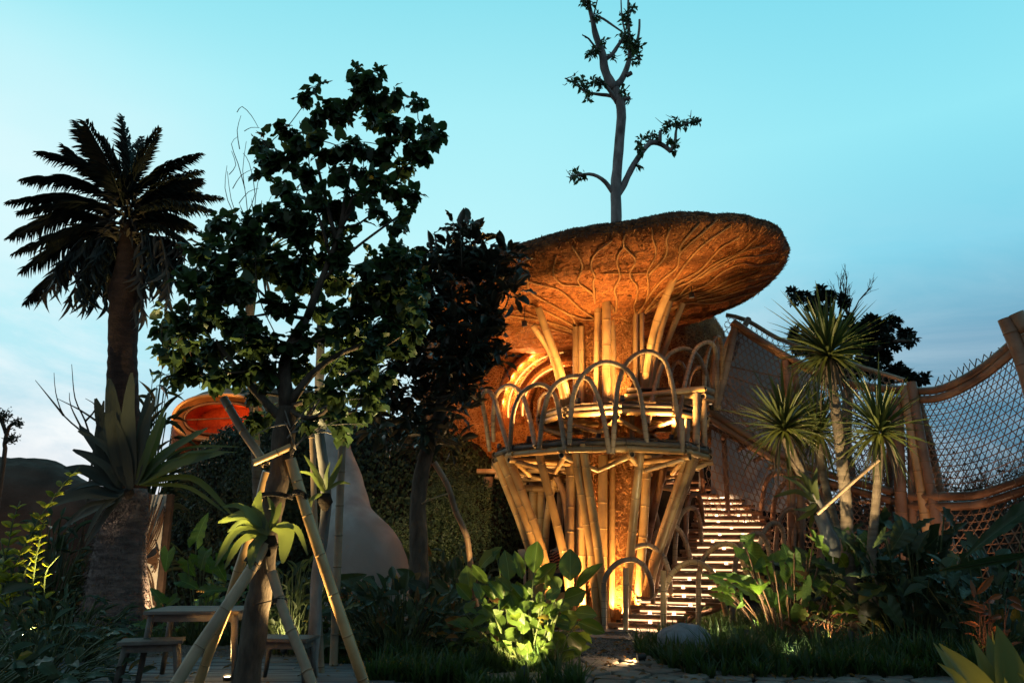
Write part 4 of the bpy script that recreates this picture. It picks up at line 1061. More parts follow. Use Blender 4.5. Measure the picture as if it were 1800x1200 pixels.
def lattice(top, bot, a, w=.016, th=.004, v0=0.0, v1=1.0, name='lattice', m='bamboo_brown', fringe=False, dirs=(0, 60, -60), off=0.0):
    n = 48
    T = smoothn(top, n); B_ = smoothn(bot, n)
    Lt = [0]; 
    for i in range(n - 1): Lt.append(Lt[-1] + ((T[i + 1] - T[i]).length + (B_[i + 1] - B_[i]).length) / 2)
    W = Lt[-1]; H = sum((T[i] - B_[i]).length for i in range(n)) / n
    def S(u, v):
        s = np.interp(u, Lt, range(n)); k = min(n - 2, int(s)); f = s - k
        t_ = T[k].lerp(T[k + 1], f); b_ = B_[k].lerp(B_[k + 1], f)
        return t_ + (b_ - t_) * (v / H)
    mb = MB(); V0 = H * v0; V1 = H * v1
    for di, ang in enumerate(dirs):
        dx, dy = math.cos(R(ang)), math.sin(R(ang)); nx_, ny_ = -dy, dx
        cs = [nx_ * u + ny_ * v for u in (0, W) for v in (V0, V1)]
        c = math.ceil(min(cs) / a) * a + (a / 2 if di == 0 else 0) * 1.0
        while c < max(cs):
            # clip the line to the rectangle
            t0, t1 = -1e9, 1e9; ox, oy = nx_ * c, ny_ * c
            for o_, d_, lo, hi in ((ox, dx, 0, W), (oy, dy, V0, V1)):
                if abs(d_) < 1e-9:
                    if not lo <= o_ <= hi: t0, t1 = 1, 0
                else:
                    q0, q1 = sorted(((lo - o_) / d_, (hi - o_) / d_)); t0 = max(t0, q0); t1 = min(t1, q1)
            if t1 - t0 > .08:
                if fringe:
                    if ang < 0 or ang > 0: pass
                    tcut = random.uniform(0, .12); (t0, t1) = (t0 + (tcut if dy > 0 else 0), t1 - (tcut if dy < 0 else 0))
                k = max(2, int((t1 - t0) / .14)); P = []
                for i in range(k + 1):
                    t_ = t0 + (t1 - t0) * i / k; u, v = ox + dx * t_, oy + dy * t_
                    p = S(min(max(u, 0), W), v); P.append(p + Vector((0, (di - 1) * .007 + off + random.uniform(-.003, .003), random.uniform(-.004, .004))))
                mb.strapbox(P, w * random.uniform(.8, 1.2), th)
            c += a
    return mb.build(name, MAT[m], walk, smooth=False, kind='stuff')
def strapbox(s, P, w, th):
    n = len(P); vs = []
    for i in range(n):
        T = (P[min(i + 1, n - 1)] - P[max(i - 1, 0)]).normalized(); S = T.cross(Vector((0, 1, 0)));
        S = S.normalized() if S.length > 1e-4 else Vector((1, 0, 0)); N = S.cross(T)
        for a_, b_ in ((-1, -1), (1, -1), (1, 1), (-1, 1)): vs.append(P[i] + S * w * .5 * a_ + N * th * .5 * b_)
    fs = []
    for i in range(n - 1):
        for k in range(4):
            k2 = (k + 1) % 4; fs.append([i * 4 + k, i * 4 + k2, (i + 1) * 4 + k2, (i + 1) * 4 + k])
    s.raw(vs, fs)
MB.strapbox = strapbox
lattice(curve3(U1), curve3(D1), .115)
lattice(curve3(U2), curve3(D2), .112, w=.015, v0=0.0, dirs=(0, 58, -58))
LOW1 = [(1240, 800, 17.5), (1293, 850, 17.3), (1341, 880, 17.1), (1396, 930, 16.8), (1450, 960, 16.4), (1513, 985, 15.8), (1592, 985, 15.2)]
LOW0 = [(1236, 960, 18.6), (1293, 960, 18.4), (1341, 965, 18.0), (1396, 970, 17.4), (1450, 975, 16.6), (1513, 985, 15.9), (1592, 985, 15.3)]
lattice([p + Vector((0, .3, -.2)) for p in curve3(D1)], curve3(LOW0), .12)
lattice([p + Vector((0, .05, -.2)) for p in curve3(D2)], curve3([(1600, 1010, 15.1), (1645, 1010, 14.6), (1711, 1015, 14.1), (1760, 1020, 13.6), (1830, 1030, 13.1)]), .14, w=.02, dirs=(58, -58, 0))
# fringe of cut strips above the right rail
FR = [(1640, 668, 14.65), (1680, 640, 14.3), (1715, 622, 13.9), (1748, 612, 13.6), (1765, 606, 13.5)]
FB = [(1640, 688, 14.65), (1680, 676, 14.3), (1715, 656, 13.9), (1748, 634, 13.6), (1765, 618, 13.5)]
lattice(curve3(FR), curve3(FB), .125, w=.018, dirs=(62, -62), fringe=True, m='bamboo_brown')
# far side wall of the walkway with its pale cloth
BT = [(1276, 553, 18.9), (1312, 562, 18.8), (1367, 594, 18.6), (1425, 614, 18.3), (1500, 640, 17.8), (1590, 668, 17.0)]
BB = [(1249, 722, 18.8), (1300, 752, 18.6), (1367, 792, 18.4), (1425, 815, 18.1), (1500, 840, 17.6), (1590, 862, 16.8)]
lattice(curve3(BT), curve3(BB), .13, w=.014, off=0)
T_ = smoothn(curve3([(1255, 600, 18.3)] + [(x, y + 26, Y - .5) for x, y, Y in BT[1:4]] + [(1440, 650, 17.9)]), 20); B_ = smoothn(curve3([(1249, 870, 19.4), (1300, 890, 19.2), (1367, 900, 18.9), (1425, 905, 18.6), (1450, 905, 18.4)]), 20)
V = [t_ for t_ in T_] + [t_.lerp(q, .5) + Vector((0, .06, 0)) for t_, q in zip(T_, B_)] + B_
b = MB(); b.raw(V, [(k * 20 + i, k * 20 + i + 1, (k + 1) * 20 + i + 1, (k + 1) * 20 + i) for k in range(2) for i in range(19)])
b.build('cloth_backing', MAT['pale_sheet'], walk)
P = catmull(curve3(BT), .25)
b = MB(); b.bamboo(P, .05, .4, 8, smooth=False); b.build('rail', BAMG, walk)
# brace fan inside the first panel
for x0, y0, x1, y1 in ((1264, 655, 1400, 700), (1264, 640, 1385, 665), (1266, 665, 1380, 760), (1262, 720, 1390, 745), (1268, 690, 1330, 770)):
    b = MB(); b.bamboo([at(x0, y0, 17.55), at(x1, y1, 17.2)], .022, .35, 6); b.build('brace', BAMB, walk)
for pts, y0, y1, r, M_ in (([(1294, 566), (1278, 640), (1260, 712)], 17.35, 17.4, .085, BAMG), ([(1316, 560), (1300, 590), (1286, 630)], 18.6, 18.3, .07, BAMB), ([(1380, 634), (1388, 740), (1392, 980)], 17.0, 17.0, .09, BAMB), ([(1396, 640), (1404, 740), (1408, 980)], 16.9, 16.9, .07, BAMB),
        ([(1449, 855), (1442, 990)], 16.5, 16.3, .08, BAMB), ([(1270, 730), (1285, 990)], 18.5, 18.6, .06, BAMB),
        ([(1577, 700), (1580, 800), (1588, 975)], 15.2, 15.1, .105, BAMB), ([(1598, 690), (1604, 800), (1606, 975)], 15.15, 15.1, .09, BAMB), ([(1589, 678), (1607, 780), (1634, 950)], 15.0, 14.8, .095, BAM), ([(1602, 672), (1622, 790), (1656, 960)], 14.9, 14.6, .09, BAMB),
        ([(1610, 688), (1640, 800), (1672, 960)], 15.3, 15.0, .07, BAMB), ([(1566, 700), (1562, 985)], 15.6, 15.6, .07, BAMB)):
    P = pxpath(pts, y0, y1)
    if pts[-1][1] >= 950: e = P[-1]; d = (P[-1] - P[-2]).normalized(); P.append(e + d * ((e.z + .05) / max(.2, -d.z)))
    b = MB(); b.bamboo(P, r, .42, 12); b.build('post', M_, walk)
b = MB(); b.bamboo(pxpath([(1768, 560), (1800, 640), (1822, 720)], 13.1, 13.0), .13, .5, 12); b.build('post', BAMB, walk)
b = MB(); b.bamboo(pxpath([(1786, 550), (1812, 600), (1835, 700)], 12.95, 12.9), .12, .5, 12); b.build('post', BAMG, walk)
b = MB(); b.bamboo(pxpath([(1808, 560), (1822, 800), (1830, 1000)], 13.2, 13.1), .11, .5, 12); b.build('post', BAMB, walk)
for i, f in enumerate(np.linspace(0.02, .98, 11)):   # cross floor poles between the lower rails
    P = smoothn(curve3(D1), 50); q = P[int(f * 49)]
    b = MB(); b.bamboo([q + Vector((0, 0, -.24)), q + Vector((.2, 1.3, -.20))], .05, .4, 8); b.build('floor_pole', BAMB, walk)
P = smoothn(curve3([(1240, 745, 18.6), (1293, 772, 18.4), (1341, 800, 18.2), (1396, 828, 17.9)]), 12)
b = MB(); b.bamboo(P, .05, .4, 8, smooth=False); b.build('rail', BAMB, walk)

# =================================================================== PLANTS
def tube_obj(name, pts, r0, r1, m, parent, sides=10, rough=0.0, step=.15):
    P = catmull(pts, step) if len(pts) > 2 else pts
    n = len(P); rad = [r0 + (r1 - r0) * i / (n - 1) for i in range(n)]
    if rough: rad = [r * (1 + rough * noise.noise(p * 4) * 1.5) for r, p in zip(rad, P)]; P = [p + Vector((noise.noise(p * 2 + Vector((5, 0, 0))), noise.noise(p * 2), 0)) * rough * r0 * 1.2 for p in P]
    b = MB(); b.ring_tube(P, rad, sides); return b.build(name, MAT[m], parent)
def foliage_tree(t, roots, blobs, leafkeys, m, lsize, per, wood='bark', r0=.05, twigs=6, droop=.4, aspect=.85, spread=1.0, limit=300, limbs_sep=40, cluster=2, upness=.2):
    """roots: list of (point, radius); blobs: (px, py, r_px, Y). limbs reach the blobs, twigs and leaves fill them"""
    nodes = [(p, r, None) for p, r in roots]
    B_ = sorted(((at(x, y, Y), r / 1400 * Y * spread) for x, y, r, Y in blobs), key=lambda q: min((q[0] - p).length for p, _ in roots))
    mats = []; tw = MB(); nl = 0
    for c, r in B_:
        best = min(nodes, key=lambda nd: (nd[0] - c).length + (0.35 if nd[0].z > c.z + .2 else 0))
        p0, rr, prev = best
        d = (c - p0); L = d.length
        mid = p0 + d * .5 + Vector((random.gauss(0, .06), random.gauss(0, .06), 0)) * L + Vector((0, 0, -.06 * L))
        if prev is not None: mid = mid * .75 + (p0 + (p0 - prev).normalized() * L * .5) * .25
        r1 = max(.006, rr * .72)
        pts = [p0, mid, c]
        if nl < limbs_sep: tube_obj('limb', pts, rr * .92, r1, wood, t, 7, .12); nl += 1
        else:
            P = catmull(pts, .12); tw.ring_tube(P, list(np.linspace(rr * .92, r1, len(P))), 5)
        nodes.append((c, r1, p0))
        nt = max(3, int(twigs * (r / .35) ** 1.3))
        nleaf = per * (r / .30) ** 2.1 / nt
        for k in range(nt):
            e = c + Vector((random.gauss(0, 1), random.gauss(0, .9), random.gauss(0, .9) + upness)).normalized() * r * random.uniform(.6, 1.12)
            m_ = c.lerp(e, .5) + rv(r * .15)
            P = smoothn([c, m_, e], 7)
            tw.ring_tube(P, list(np.linspace(r1 * .6, .003, 7)), 4, caps=False)
            n_ = max(2, int(nleaf + random.random()))
            for j in range(n_):
                f = .25 + .75 * (j + random.random()) / n_; q = P[min(6, int(f * 6))].lerp(P[min(6, int(f * 6) + 1)], .5)
                ax = (e - c).normalized(); out_ = (rv() - ax * 0); out_ = (out_ + ax * .5 + Vector((0, 0, -droop))).normalized()
                s_ = lsize * random.uniform(.6, 1.25)
                q2 = q + out_ * s_ * .45
                mats.append(lmat(q2, out_, Vector((random.gauss(0, .5), random.gauss(0, .5), 1)), s_, s_ * aspect))
    if tw.n: tw.build('twigs', MAT[wood], t, kind='stuff')
    place_leaves(t, mats, leafkeys, m, limit=limit)
    return mats

# ---- big tropical hibiscus-like tree in the left foreground
TY = 8.3
mt = thing('garden_tree', 'tall leafy tree with rounded leaves held up by bamboo stakes', 'tree', ground(440, 1200, 0).xyz * Vector((.87, 0, 0)) + Vector((0, TY, 0)))
trp = [(428, 1290), (434, 1200), (448, 1100), (462, 1010), (474, 930), (486, 860), (497, 800), (500, 760), (504, 715)]
P = pxpath(trp, TY); P[0].z = -.05
rad = [23, 21, 20.5, 20, 19, 18, 19, 20, 15]
PS = smoothn(P, 60); rs = np.interp(np.linspace(0, 1, 60), np.linspace(0, 1, 9), rad) / 1400 * TY
b = MB(); b.ring_tube([p + Vector((noise.noise(p * 3), 0, noise.noise(p * 3 + Vector((4, 4, 4)))))* .02 for p in PS], [r * (1 + .16 * noise.noise(p * 7)) for r, p in zip(rs, PS)], 18); b.build('trunk', MAT['bark'], mt)
BT1 = [ # px, py, radius px
 (625, 130, 18), (660, 135, 20), (548, 165, 20), (690, 165, 16), (635, 170, 26), (600, 205, 28), (660, 205, 30), (555, 205, 22), (735, 180, 14), (700, 215, 28), (745, 225, 22), (500, 230, 20), (540, 250, 28), (590, 255, 26), (640, 250, 22), (685, 265, 28), (730, 265, 24), (765, 240, 16),
 (470, 265, 18), (500, 285, 28), (545, 300, 26), (590, 300, 20), (640, 300, 14), (655, 310, 20), (710, 300, 20), (460, 245, 12), (465, 305, 12), (500, 320, 20), (690, 330, 20), (720, 345, 16), (708, 370, 14), (640, 335, 14), (620, 345, 10), (560, 345, 14), (520, 345, 12), (665, 370, 13), (695, 395, 14), (705, 425, 10), (633, 392, 8), (650, 345, 10),
 (500, 372, 18), (530, 375, 24), (570, 370, 24), (600, 360, 18), (480, 385, 20), (440, 390, 20), (400, 395, 16), (376, 392, 14), (460, 415, 24), (510, 410, 26), (550, 410, 28), (590, 400, 18), (600, 425, 16), (420, 425, 24), (380, 440, 20), (350, 440, 18), (470, 455, 26), (520, 455, 28), (560, 450, 26), (600, 460, 20), (430, 465, 26),
 (345, 475, 24), (385, 485, 26), (330, 510, 22), (360, 525, 28), (410, 515, 28), (450, 505, 26), (500, 500, 28), (545, 500, 28), (590, 495, 22), (625, 500, 20), (640, 470, 14), (320, 560, 24), (295, 580, 14), (355, 570, 28), (400, 560, 28), (450, 555, 28), (500, 545, 28), (550, 545, 26), (600, 540, 24), (290, 545, 12), (285, 570, 10),
 (690, 470, 24), (715, 450, 20), (735, 500, 20), (705, 520, 22), (680, 545, 20), (655, 505, 18), (640, 600, 22), (620, 565, 20), (655, 640, 22), (690, 610, 20), (720, 580, 18), (668, 655, 20), (700, 560, 18), (645, 585, 20), (615, 655, 20), (655, 700, 18), (725, 520, 16), (740, 545, 14), (300, 610, 18), (330, 590, 20), (660, 480, 14), (655, 455, 12), (640, 540, 20), (670, 520, 16), (690, 500, 24), (700, 460, 26), (680, 440, 18), (720, 480, 20), (340, 615, 26), (310, 640, 22), (385, 610, 28), (430, 605, 28), (480, 595, 26), (530, 595, 24), (580, 590, 22), (620, 590, 20), (660, 570, 22), (350, 655, 24), (395, 655, 26), (440, 650, 26), (480, 645, 24), (530, 650, 22), (590, 645, 22), (630, 640, 22),
 (460, 690, 20), (560, 690, 18), (600, 690, 22), (640, 685, 22), (540, 735, 12), (590, 730, 20), (625, 720, 18), (470, 730, 16), (445, 745, 14), (610, 760, 12), (660, 610, 22), (300, 660, 12), (700, 540, 20), (680, 580, 18), (520, 700, 16)]
blobs = [(x, y, r * 1.08, TY + random.uniform(-.55, .75)) for x, y, r in BT1]
foliage_tree(mt, [(PS[-1], .035), (at(540, 560, TY), .024), (at(600, 400, TY + .1), .018)], blobs, ['heart', 'heart2'], 'leaf_tree', .118, 265, 'bark', twigs=8, droop=.75, aspect=1.0)
for pts, r0, r1 in (([(504, 718), (500, 640), (520, 590), (540, 560)], .085, .045), ([(540, 560), (562, 500), (585, 440), (600, 400)], .045, .022), ([(502, 720), (545, 660), (600, 620), (660, 600)], .05, .02), ([(500, 740), (450, 690), (410, 640), (380, 600)], .05, .02),
        ([(600, 400), (610, 330), (625, 250)], .032, .014), ([(590, 420), (570, 340), (555, 280)], .028, .012), ([(598, 402), (640, 330), (680, 290)], .026, .012), ([(580, 450), (560, 380), (530, 320)], .022, .01), ([(560, 500), (620, 440), (700, 380)], .022, .01)):
    tube_obj('limb', pxpath(pts, TY), r0, r1, 'bark', mt, 9, .12)
# bare lit twigs low in the crown
for a_, c_ in (((512, 800), (560, 740)), ((510, 790), (600, 735)), ((505, 770), (590, 690)), ((515, 760), (640, 745)), ((512, 755), (560, 700)), ((550, 720), (620, 640)), ((560, 720), (640, 700)), ((510, 750), (490, 700)), ((520, 790), (500, 740)), ((560, 690), (610, 610)), ((548, 760), (600, 770)), ((505, 745), (440, 770))):
    P = pxpath([a_, ((a_[0] + c_[0]) / 2, (a_[1] + c_[1]) / 2 - 6), c_], TY - .2, TY + random.uniform(-.5, .2)); tube_obj('twig', P, .010, .003, 'twig_pale', mt, 5)
# bamboo stakes and rope ties
def stake(pts, y0, y1, r, lab, M_, parent=None, grp='bamboo stakes propping the trees', ext=True):
    P = pxpath(pts, y0, y1)
    if ext: e = P[-1]; d = (P[-1] - P[-2]).normalized(); P.append(e + d * ((e.z + .08) / -d.z))
    t = MB(); t.bamboo(P, r, .38, 11); o = t.build('bamboo_stake', M_); return setp(o, lab, 'stake', grp)
stake([(470, 828), (443, 930), (420, 1000), (400, 1065), (374, 1130), (350, 1198)], 8.55, 9.0, .052, 'bamboo stake leaning behind the left side of the tall tree trunk', BAM)
stake([(466, 955), (443, 997), (393, 1073), (347, 1140), (310, 1200)], 7.95, 7.5, .055, 'grey bamboo stake crossing in front, leaning right against the tall tree trunk', BAMG)
stake([(511, 806), (515, 820), (540, 903), (577, 1017), (610, 1113), (640, 1200)], 8.2, 8.3, .055, 'long bamboo stake right of the tall tree, warm lit near its top', BAM)
stake([(478, 1005), (500, 1077), (527, 1143), (547, 1197)], 8.0, 7.7, .048, 'short bamboo stake right of the tall tree, tied below the fern', BAMG)
o = stake([(393, 700), (430, 762), (453, 795), (468, 817)], 8.7, 8.5, .045, 'weathered bamboo pole slanting high to the left of the tall tree trunk', BAMG, ext=False)
o = stake([(446, 813), (483, 797), (512, 784)], 8.05, 8.1, .034, 'short crosspiece bamboo lashed across the tall tree trunk', BAM, ext=False)
ties = thing('rope_tie', 'dark rope ties lashing the bamboo stakes to the tall tree', 'rope', at(480, 900, TY), None)
def lash(c, r, ax=Vector((0, 0, 1)), n=3):
    for k in range(n):
        q = Vector(ax).normalized(); u = q.orthogonal().normalized(); w = q.cross(u); P = [c + q * (k * .016 + random.uniform(-.004, .004)) + (u * math.cos(a) + w * math.sin(a)) * r + q * .012 * math.sin(a * 2) for a in np.linspace(0, 2 * PI, 15)]
        b = MB(); b.ring_tube(P, .009, 5); b.build('turn', MAT['rope_dark'], ties)
lash(at(484, 874, TY), .17); lash(at(528, 870, 8.2), .075, (.3, 0, 1)); lash(at(443, 990, 7.9), .075, (.6, 0, 1)); lash(at(458, 815, 8.45), .07); lash(at(492, 1058, 7.95), .065)
for a_, c_ in (((500, 874), (528, 868)), ((462, 962), (470, 1000)), ((468, 1005), (492, 1058)), ((450, 1062), (490, 1052))):
    b = MB(); b.ring_tube(pxpath([a_, c_], 8.1), .007, 5); b.build('strand', MAT['rope_dark'], ties)

# ---- rubber tree
RY = 11.2
rt = thing('rubber_tree', 'dark rubber tree with large oval leaves standing left of the tower', 'tree', Vector((at(735, 1000, RY).x, RY, 0)))
P = pxpath([(737, 1100), (736, 1000), (735, 920), (737, 850), (752, 790), (775, 720), (785, 640), (800, 560)], RY); P.insert(0, Vector((P[0].x, RY, -.05)))
tube_obj('trunk', P, .155, .06, 'bark', rt, 14, .08)
BT2 = [(820, 430, 22), (790, 450, 20), (760, 455, 18), (845, 475, 22), (700, 520, 20), (715, 555, 22), (690, 555, 18), (820, 415, 20), (835, 440, 18), (800, 405, 8), (825, 395, 8), (860, 470, 20), (885, 455, 16), (905, 470, 14), (780, 480, 24), (750, 480, 22), (735, 500, 22), (810, 490, 26), (845, 510, 28), (880, 500, 22), (895, 520, 18), (760, 520, 28), (800, 530, 28), (840, 550, 30), (870, 560, 22), (730, 545, 22),
 (760, 570, 24), (800, 580, 28), (840, 600, 28), (865, 600, 18), (725, 585, 20), (690, 590, 18), (760, 620, 24), (800, 640, 26), (840, 650, 22), (720, 630, 22), (690, 640, 20), (660, 660, 20), (760, 665, 24), (800, 690, 24), (835, 690, 18), (720, 680, 24), (690, 700, 22), (660, 710, 20), (745, 710, 24), (780, 730, 22), (810, 720, 14), (700, 740, 22), (730, 750, 22), (670, 755, 18), (700, 780, 16), (740, 785, 18), (770, 770, 14), (790, 780, 10), (650, 740, 14), (870, 640, 14), (820, 625, 20)]
foliage_tree(rt, [(P[-2], .03), (P[-1], .025)], [(x, y, r * 1.0, RY + random.uniform(-.5, .6)) for x, y, r in BT2], ['oval', 'oval2'], 'leaf_rubber', .24, 125, 'bark', twigs=5, droop=-.1, aspect=.44, upness=.5)
for px, py, an in ((812, 470, 95), (868, 500, 75), (905, 478, 60), (780, 500, 110), (745, 500, 120)):   # upright shoots with paired leaves
    base = at(px, py, RY - .2); d = Vector((math.cos(R(an)) * .6, 0, 1)).normalized(); L = .55 if px == 812 else .3
    tube_obj('shoot', [base, base + d * L], .012, .005, 'bark', rt, 5)
    for k in range(10 if px == 812 else 6):
        q = base + d * (L * k / (9 if px == 812 else 5)); s_ = Vector((1 if k % 2 else -1, random.uniform(-.6, .6), .65)).normalized()
        M = lmat(q, s_, Vector((0, 0, 1)), .19, .07); M.translation -= org(rt); link_mesh('leaf', tmesh('oval', 'leaf_rubber'), rt, matrix=M)
stake([(763, 812), (787, 853), (802, 901), (820, 941), (828, 1000)], 10.9, 11.2, .040, 'leaning bamboo stake propping the rubber tree on its right', BAMB)
b = MB(); b.ring_tube(pxpath([(741, 885), (765, 874), (789, 867)], 10.9), .009, 6); o = b.build('rope', MAT['rope']); setp(o, 'pale rope tied between the rubber tree and its stake', 'rope')

# second slim tree stem behind the tall tree
st = thing('slim_tree', 'slim bare tree stem behind the tall tree, carrying a small fern', 'tree', Vector((at(555, 1010, 9.6).x, 9.6, 0)))
P = pxpath([(553, 1100), (556, 1010), (566, 950), (574, 890), (570, 830), (562, 770), (560, 700), (565, 560)], 9.6); P.insert(0, Vector((P[0].x, 9.6, -.05)))
tube_obj('trunk', P, .075, .05, 'bark_pale', st, 12, .12)
o = stake([(546, 730), (550, 800), (552, 880), (556, 970)], 9.9, 9.9, .036, 'thin upright bamboo pole beside the slim bare stem', BAMG)
o = stake([(600, 690), (602, 760), (600, 812)], 10.4, 10.4, .05, 'grey pole stub standing in front of the clay buttress', BAMG, ext=True)

# ---- bird's nest ferns
def fern(lab, base, paths, Y, m='leaf_fern', grp=None, loc=None, fold=.18, k=1.15, dup=0, pw=.6, m2=None):
    paths = list(paths) + [([pts[0]] + [(x + random.uniform(-16, 16), y + random.uniform(-10, 16)) for x, y in pts[1:]], w * random.uniform(.6, .9)) for pts, w in paths[:dup]]
    t = thing('nest_fern', lab, 'fern', base, grp)
    for pts, w in paths:
        n = 12; dy = random.uniform(-.35, .25)
        P = smoothn([at(p[0], p[1], Y + dy * i / (len(pts) - 1)) for i, p in enumerate(pts)], n)
        W = [max(.012, (w / 1400 * Y) * k * (math.sin(PI * min(1, (i / (n - 1)) ** .7 * .97 + .02)) ** pw)) for i in range(n)]
        b = MB(); b.strap(P, W, up=Vector((0, -.8, .6)), fold=fold, wave=.035, nx=2); b.build('frond', MAT[m2 if (m2 and pts[-1][0] > pts[0][0] + 40) else m], t)  # fronds reaching right take a brighter leaf colour, painting in light there
    b = MB(); c = at(*paths[0][0][0], Y) + Vector((0, .05, -.04)); b.ring_tube([c + Vector((0, 0, -.16)), c + Vector((0, 0, -.06)), c + Vector((0, 0, .04))], [.03, .09, .05], 10); b.build('root_ball', MAT['soil'], t)
    return t
fern('large grey green fern growing on the palm trunk, its broad fronds spreading', at(235, 855, 13.3), [
 ([(225, 855), (205, 765), (192, 665)], 52), ([(230, 850), (226, 745), (232, 655)], 44), ([(222, 850), (190, 775), (168, 700)], 42), ([(238, 850), (250, 770), (262, 690)], 40), ([(215, 855), (178, 795), (140, 748)], 34), ([(210, 860), (160, 828), (112, 822)], 38), ([(214, 858), (170, 810), (128, 790)], 34),
 ([(240, 852), (265, 780), (290, 715)], 28), ([(242, 850), (290, 798), (365, 752)], 36), ([(245, 850), (310, 815), (395, 795)], 48), ([(245, 852), (320, 838), (358, 852), (408, 905)], 20), ([(244, 846), (300, 800), (345, 785), (420, 785)], 12), ([(220, 865), (175, 848), (115, 862)], 24), ([(215, 870), (150, 868), (82, 890)], 44), ([(205, 880), (165, 895), (110, 925)], 30),
 ([(230, 860), (212, 790), (205, 740)], 40), ([(222, 862), (190, 900), (150, 960)], 26)], 13.2, 'leaf_fern_dull', k=.62, dup=17, pw=.5, m2='leaf_fern')
fern('bright lit fern fixed to the trunk of the tall staked tree', at(472, 940, 7.9), [
 ([(472, 940), (440, 905), (383, 918)], 22), ([(462, 930), (452, 895), (458, 862)], 18), ([(472, 935), (486, 905), (494, 882)], 14), ([(480, 925), (503, 935), (497, 990)], 24), ([(482, 925), (520, 928), (541, 975)], 9), ([(465, 935), (415, 935), (378, 995)], 16), ([(465, 938), (425, 950), (394, 1000)], 14), ([(468, 940), (448, 960), (440, 1000)], 18),
 ([(460, 925), (425, 892), (392, 890)], 16), ([(470, 945), (455, 960), (432, 985)], 10), ([(474, 930), (480, 900), (470, 872)], 12), ([(466, 930), (430, 915), (400, 935)], 14)], 7.95)
fern('small fern perched on the slim bare stem before the clay buttress', at(572, 865, 9.4), [
 ([(571, 866), (548, 835), (520, 828)], 9), ([(571, 864), (556, 832), (535, 800)], 9), ([(575, 862), (590, 830), (602, 798)], 10), ([(566, 868), (548, 878), (544, 897)], 9), ([(578, 860), (596, 848), (616, 850)], 7), ([(572, 862), (574, 835), (580, 812)], 8)], 9.4, 'leaf_fern')
fern('yellow green fern on the leaning trunk right of the stairs', at(1434, 885, 12.9), [
 ([(1434, 882), (1405, 852), (1372, 834)], 10), ([(1432, 882), (1400, 864), (1360, 873)], 10), ([(1434, 884), (1418, 895), (1395, 895)], 8), ([(1434, 884), (1425, 900), (1400, 915)], 9), ([(1434, 880), (1420, 845), (1402, 828)], 11), ([(1438, 880), (1432, 850), (1436, 822)], 9), ([(1436, 884), (1430, 905), (1422, 930)], 8), ([(1432, 880), (1412, 842), (1385, 838)], 8)], 12.8)

# ---- tall palm
PY = 14.0
pm = thing('palm_tree', 'tall palm with a shaggy swollen trunk and drooping dead skirt', 'tree', Vector((at(222, 1000, PY).x, PY, 0)))
P = pxpath([(205, 1100), (206, 1060), (208, 1000), (214, 940), (222, 890), (224, 800), (216, 700), (216, 600), (221, 500), (224, 440), (226, 390)], PY); P.insert(0, Vector((P[0].x, PY, -.1)))
PS = smoothn(P, 70); zs = [p.z for p in PS]
rp_ = [(0, .52), (.9, .46), (1.6, .40), (2.15, .35), (2.6, .31), (3.4, .275), (4.6, .25), (5.5, .26), (6.1, .27), (6.5, .2), (7, .15)]
rr = [float(np.interp(z, [q[0] for q in rp_], [q[1] for q in rp_])) * (1 + .05 * noise.noise(p * 2.2) + .03 * math.sin(z * 26)) for z, p in zip(zs, PS)]
k = next(i for i, z in enumerate(zs) if z > 2.4)
b = MB(); b.ring_tube(PS[:k + 1], rr[:k + 1], 26); b.build('lower_trunk', MAT['palm_fibre'], pm)
b = MB(); b.ring_tube(PS[k:], rr[k:], 22); b.build('trunk', MAT['bark_palm'], pm)
# fibre on the swollen base
b = MB(); mats = []
for i in range(2600):
    z = random.uniform(.1, 2.4); a = random.uniform(PI * .95, PI * 2.05); r_ = float(np.interp(z, zs, rr)); cx = float(np.interp(z, zs, [p.x for p in PS]))
    q = Vector((cx + r_ * math.cos(a), PY + r_ * math.sin(a), z)); n_ = Vector((math.cos(a), math.sin(a), 0))
    mats.append(lmat(q, Vector((math.cos(a) * .5 + random.gauss(0, .5), math.sin(a) * .5, -.5 + random.gauss(0, .4))), n_, random.uniform(.04, .11), .018))
b.batch(TM['tiny'], mats); b.build('fibre', MAT['palm_fibre'], pm, kind='stuff')
def palm_frond(C, tip, m, w=.5, sag=.35, nl=34, parent=pm, dead=False):
    d = tip - C; mid = C + d * .5 + Vector((0, 0, sag * d.length * .35))
    P = smoothn([C, C.lerp(mid, .55) + Vector((0, 0, sag * d.length * .06)), mid, mid.lerp(tip, .6) + Vector((0, 0, sag * .06)), tip], 16)
    b = MB(); b.ring_tube(P, list(np.linspace(.035, .006, 16)), 5); mats = []
    L = d.length
    for i in range(nl):
        f = .10 + .90 * i / nl; x = f * 15; k = min(14, int(x)); q = P[k].lerp(P[k + 1], x - k); T = (P[k + 1] - P[k]).normalized()
        S = T.cross(Vector((0, 0, 1))); S = S.normalized() if S.length > .05 else Vector((1, 0, 0)); Nn = S.cross(T)
        ll = L * w * (math.sin(PI * min(.98, f * .85 + .12)) ** .7) * .42
        for s_ in (-1, 1):
            for lay in (.38, -.1):
                dd = (T * 1.25 + S * s_ * .75 + Nn * (lay + random.gauss(0, .15)) + Vector((0, 0, -.25 if not dead else -.7))).normalized()
                mats.append(lmat(q + rv(.01), dd, Nn + rv(.2), ll * random.uniform(.8, 1.15), .036))
    b.batch(TM['lance'], mats); return b.build('frond', MAT[m], parent)
tips = [(132, 214), (213, 203), (280, 224), (356, 270), (393, 349), (379, 372), (63, 268), (109, 255), (36, 318), (11, 358), (29, 375), (15, 420), (21, 448), (36, 481), (44, 536), (358, 300), (353, 410), (360, 322), (337, 433), (322, 487), (250, 240), (180, 240), (330, 350)]
CT = at(226, 372, PY)
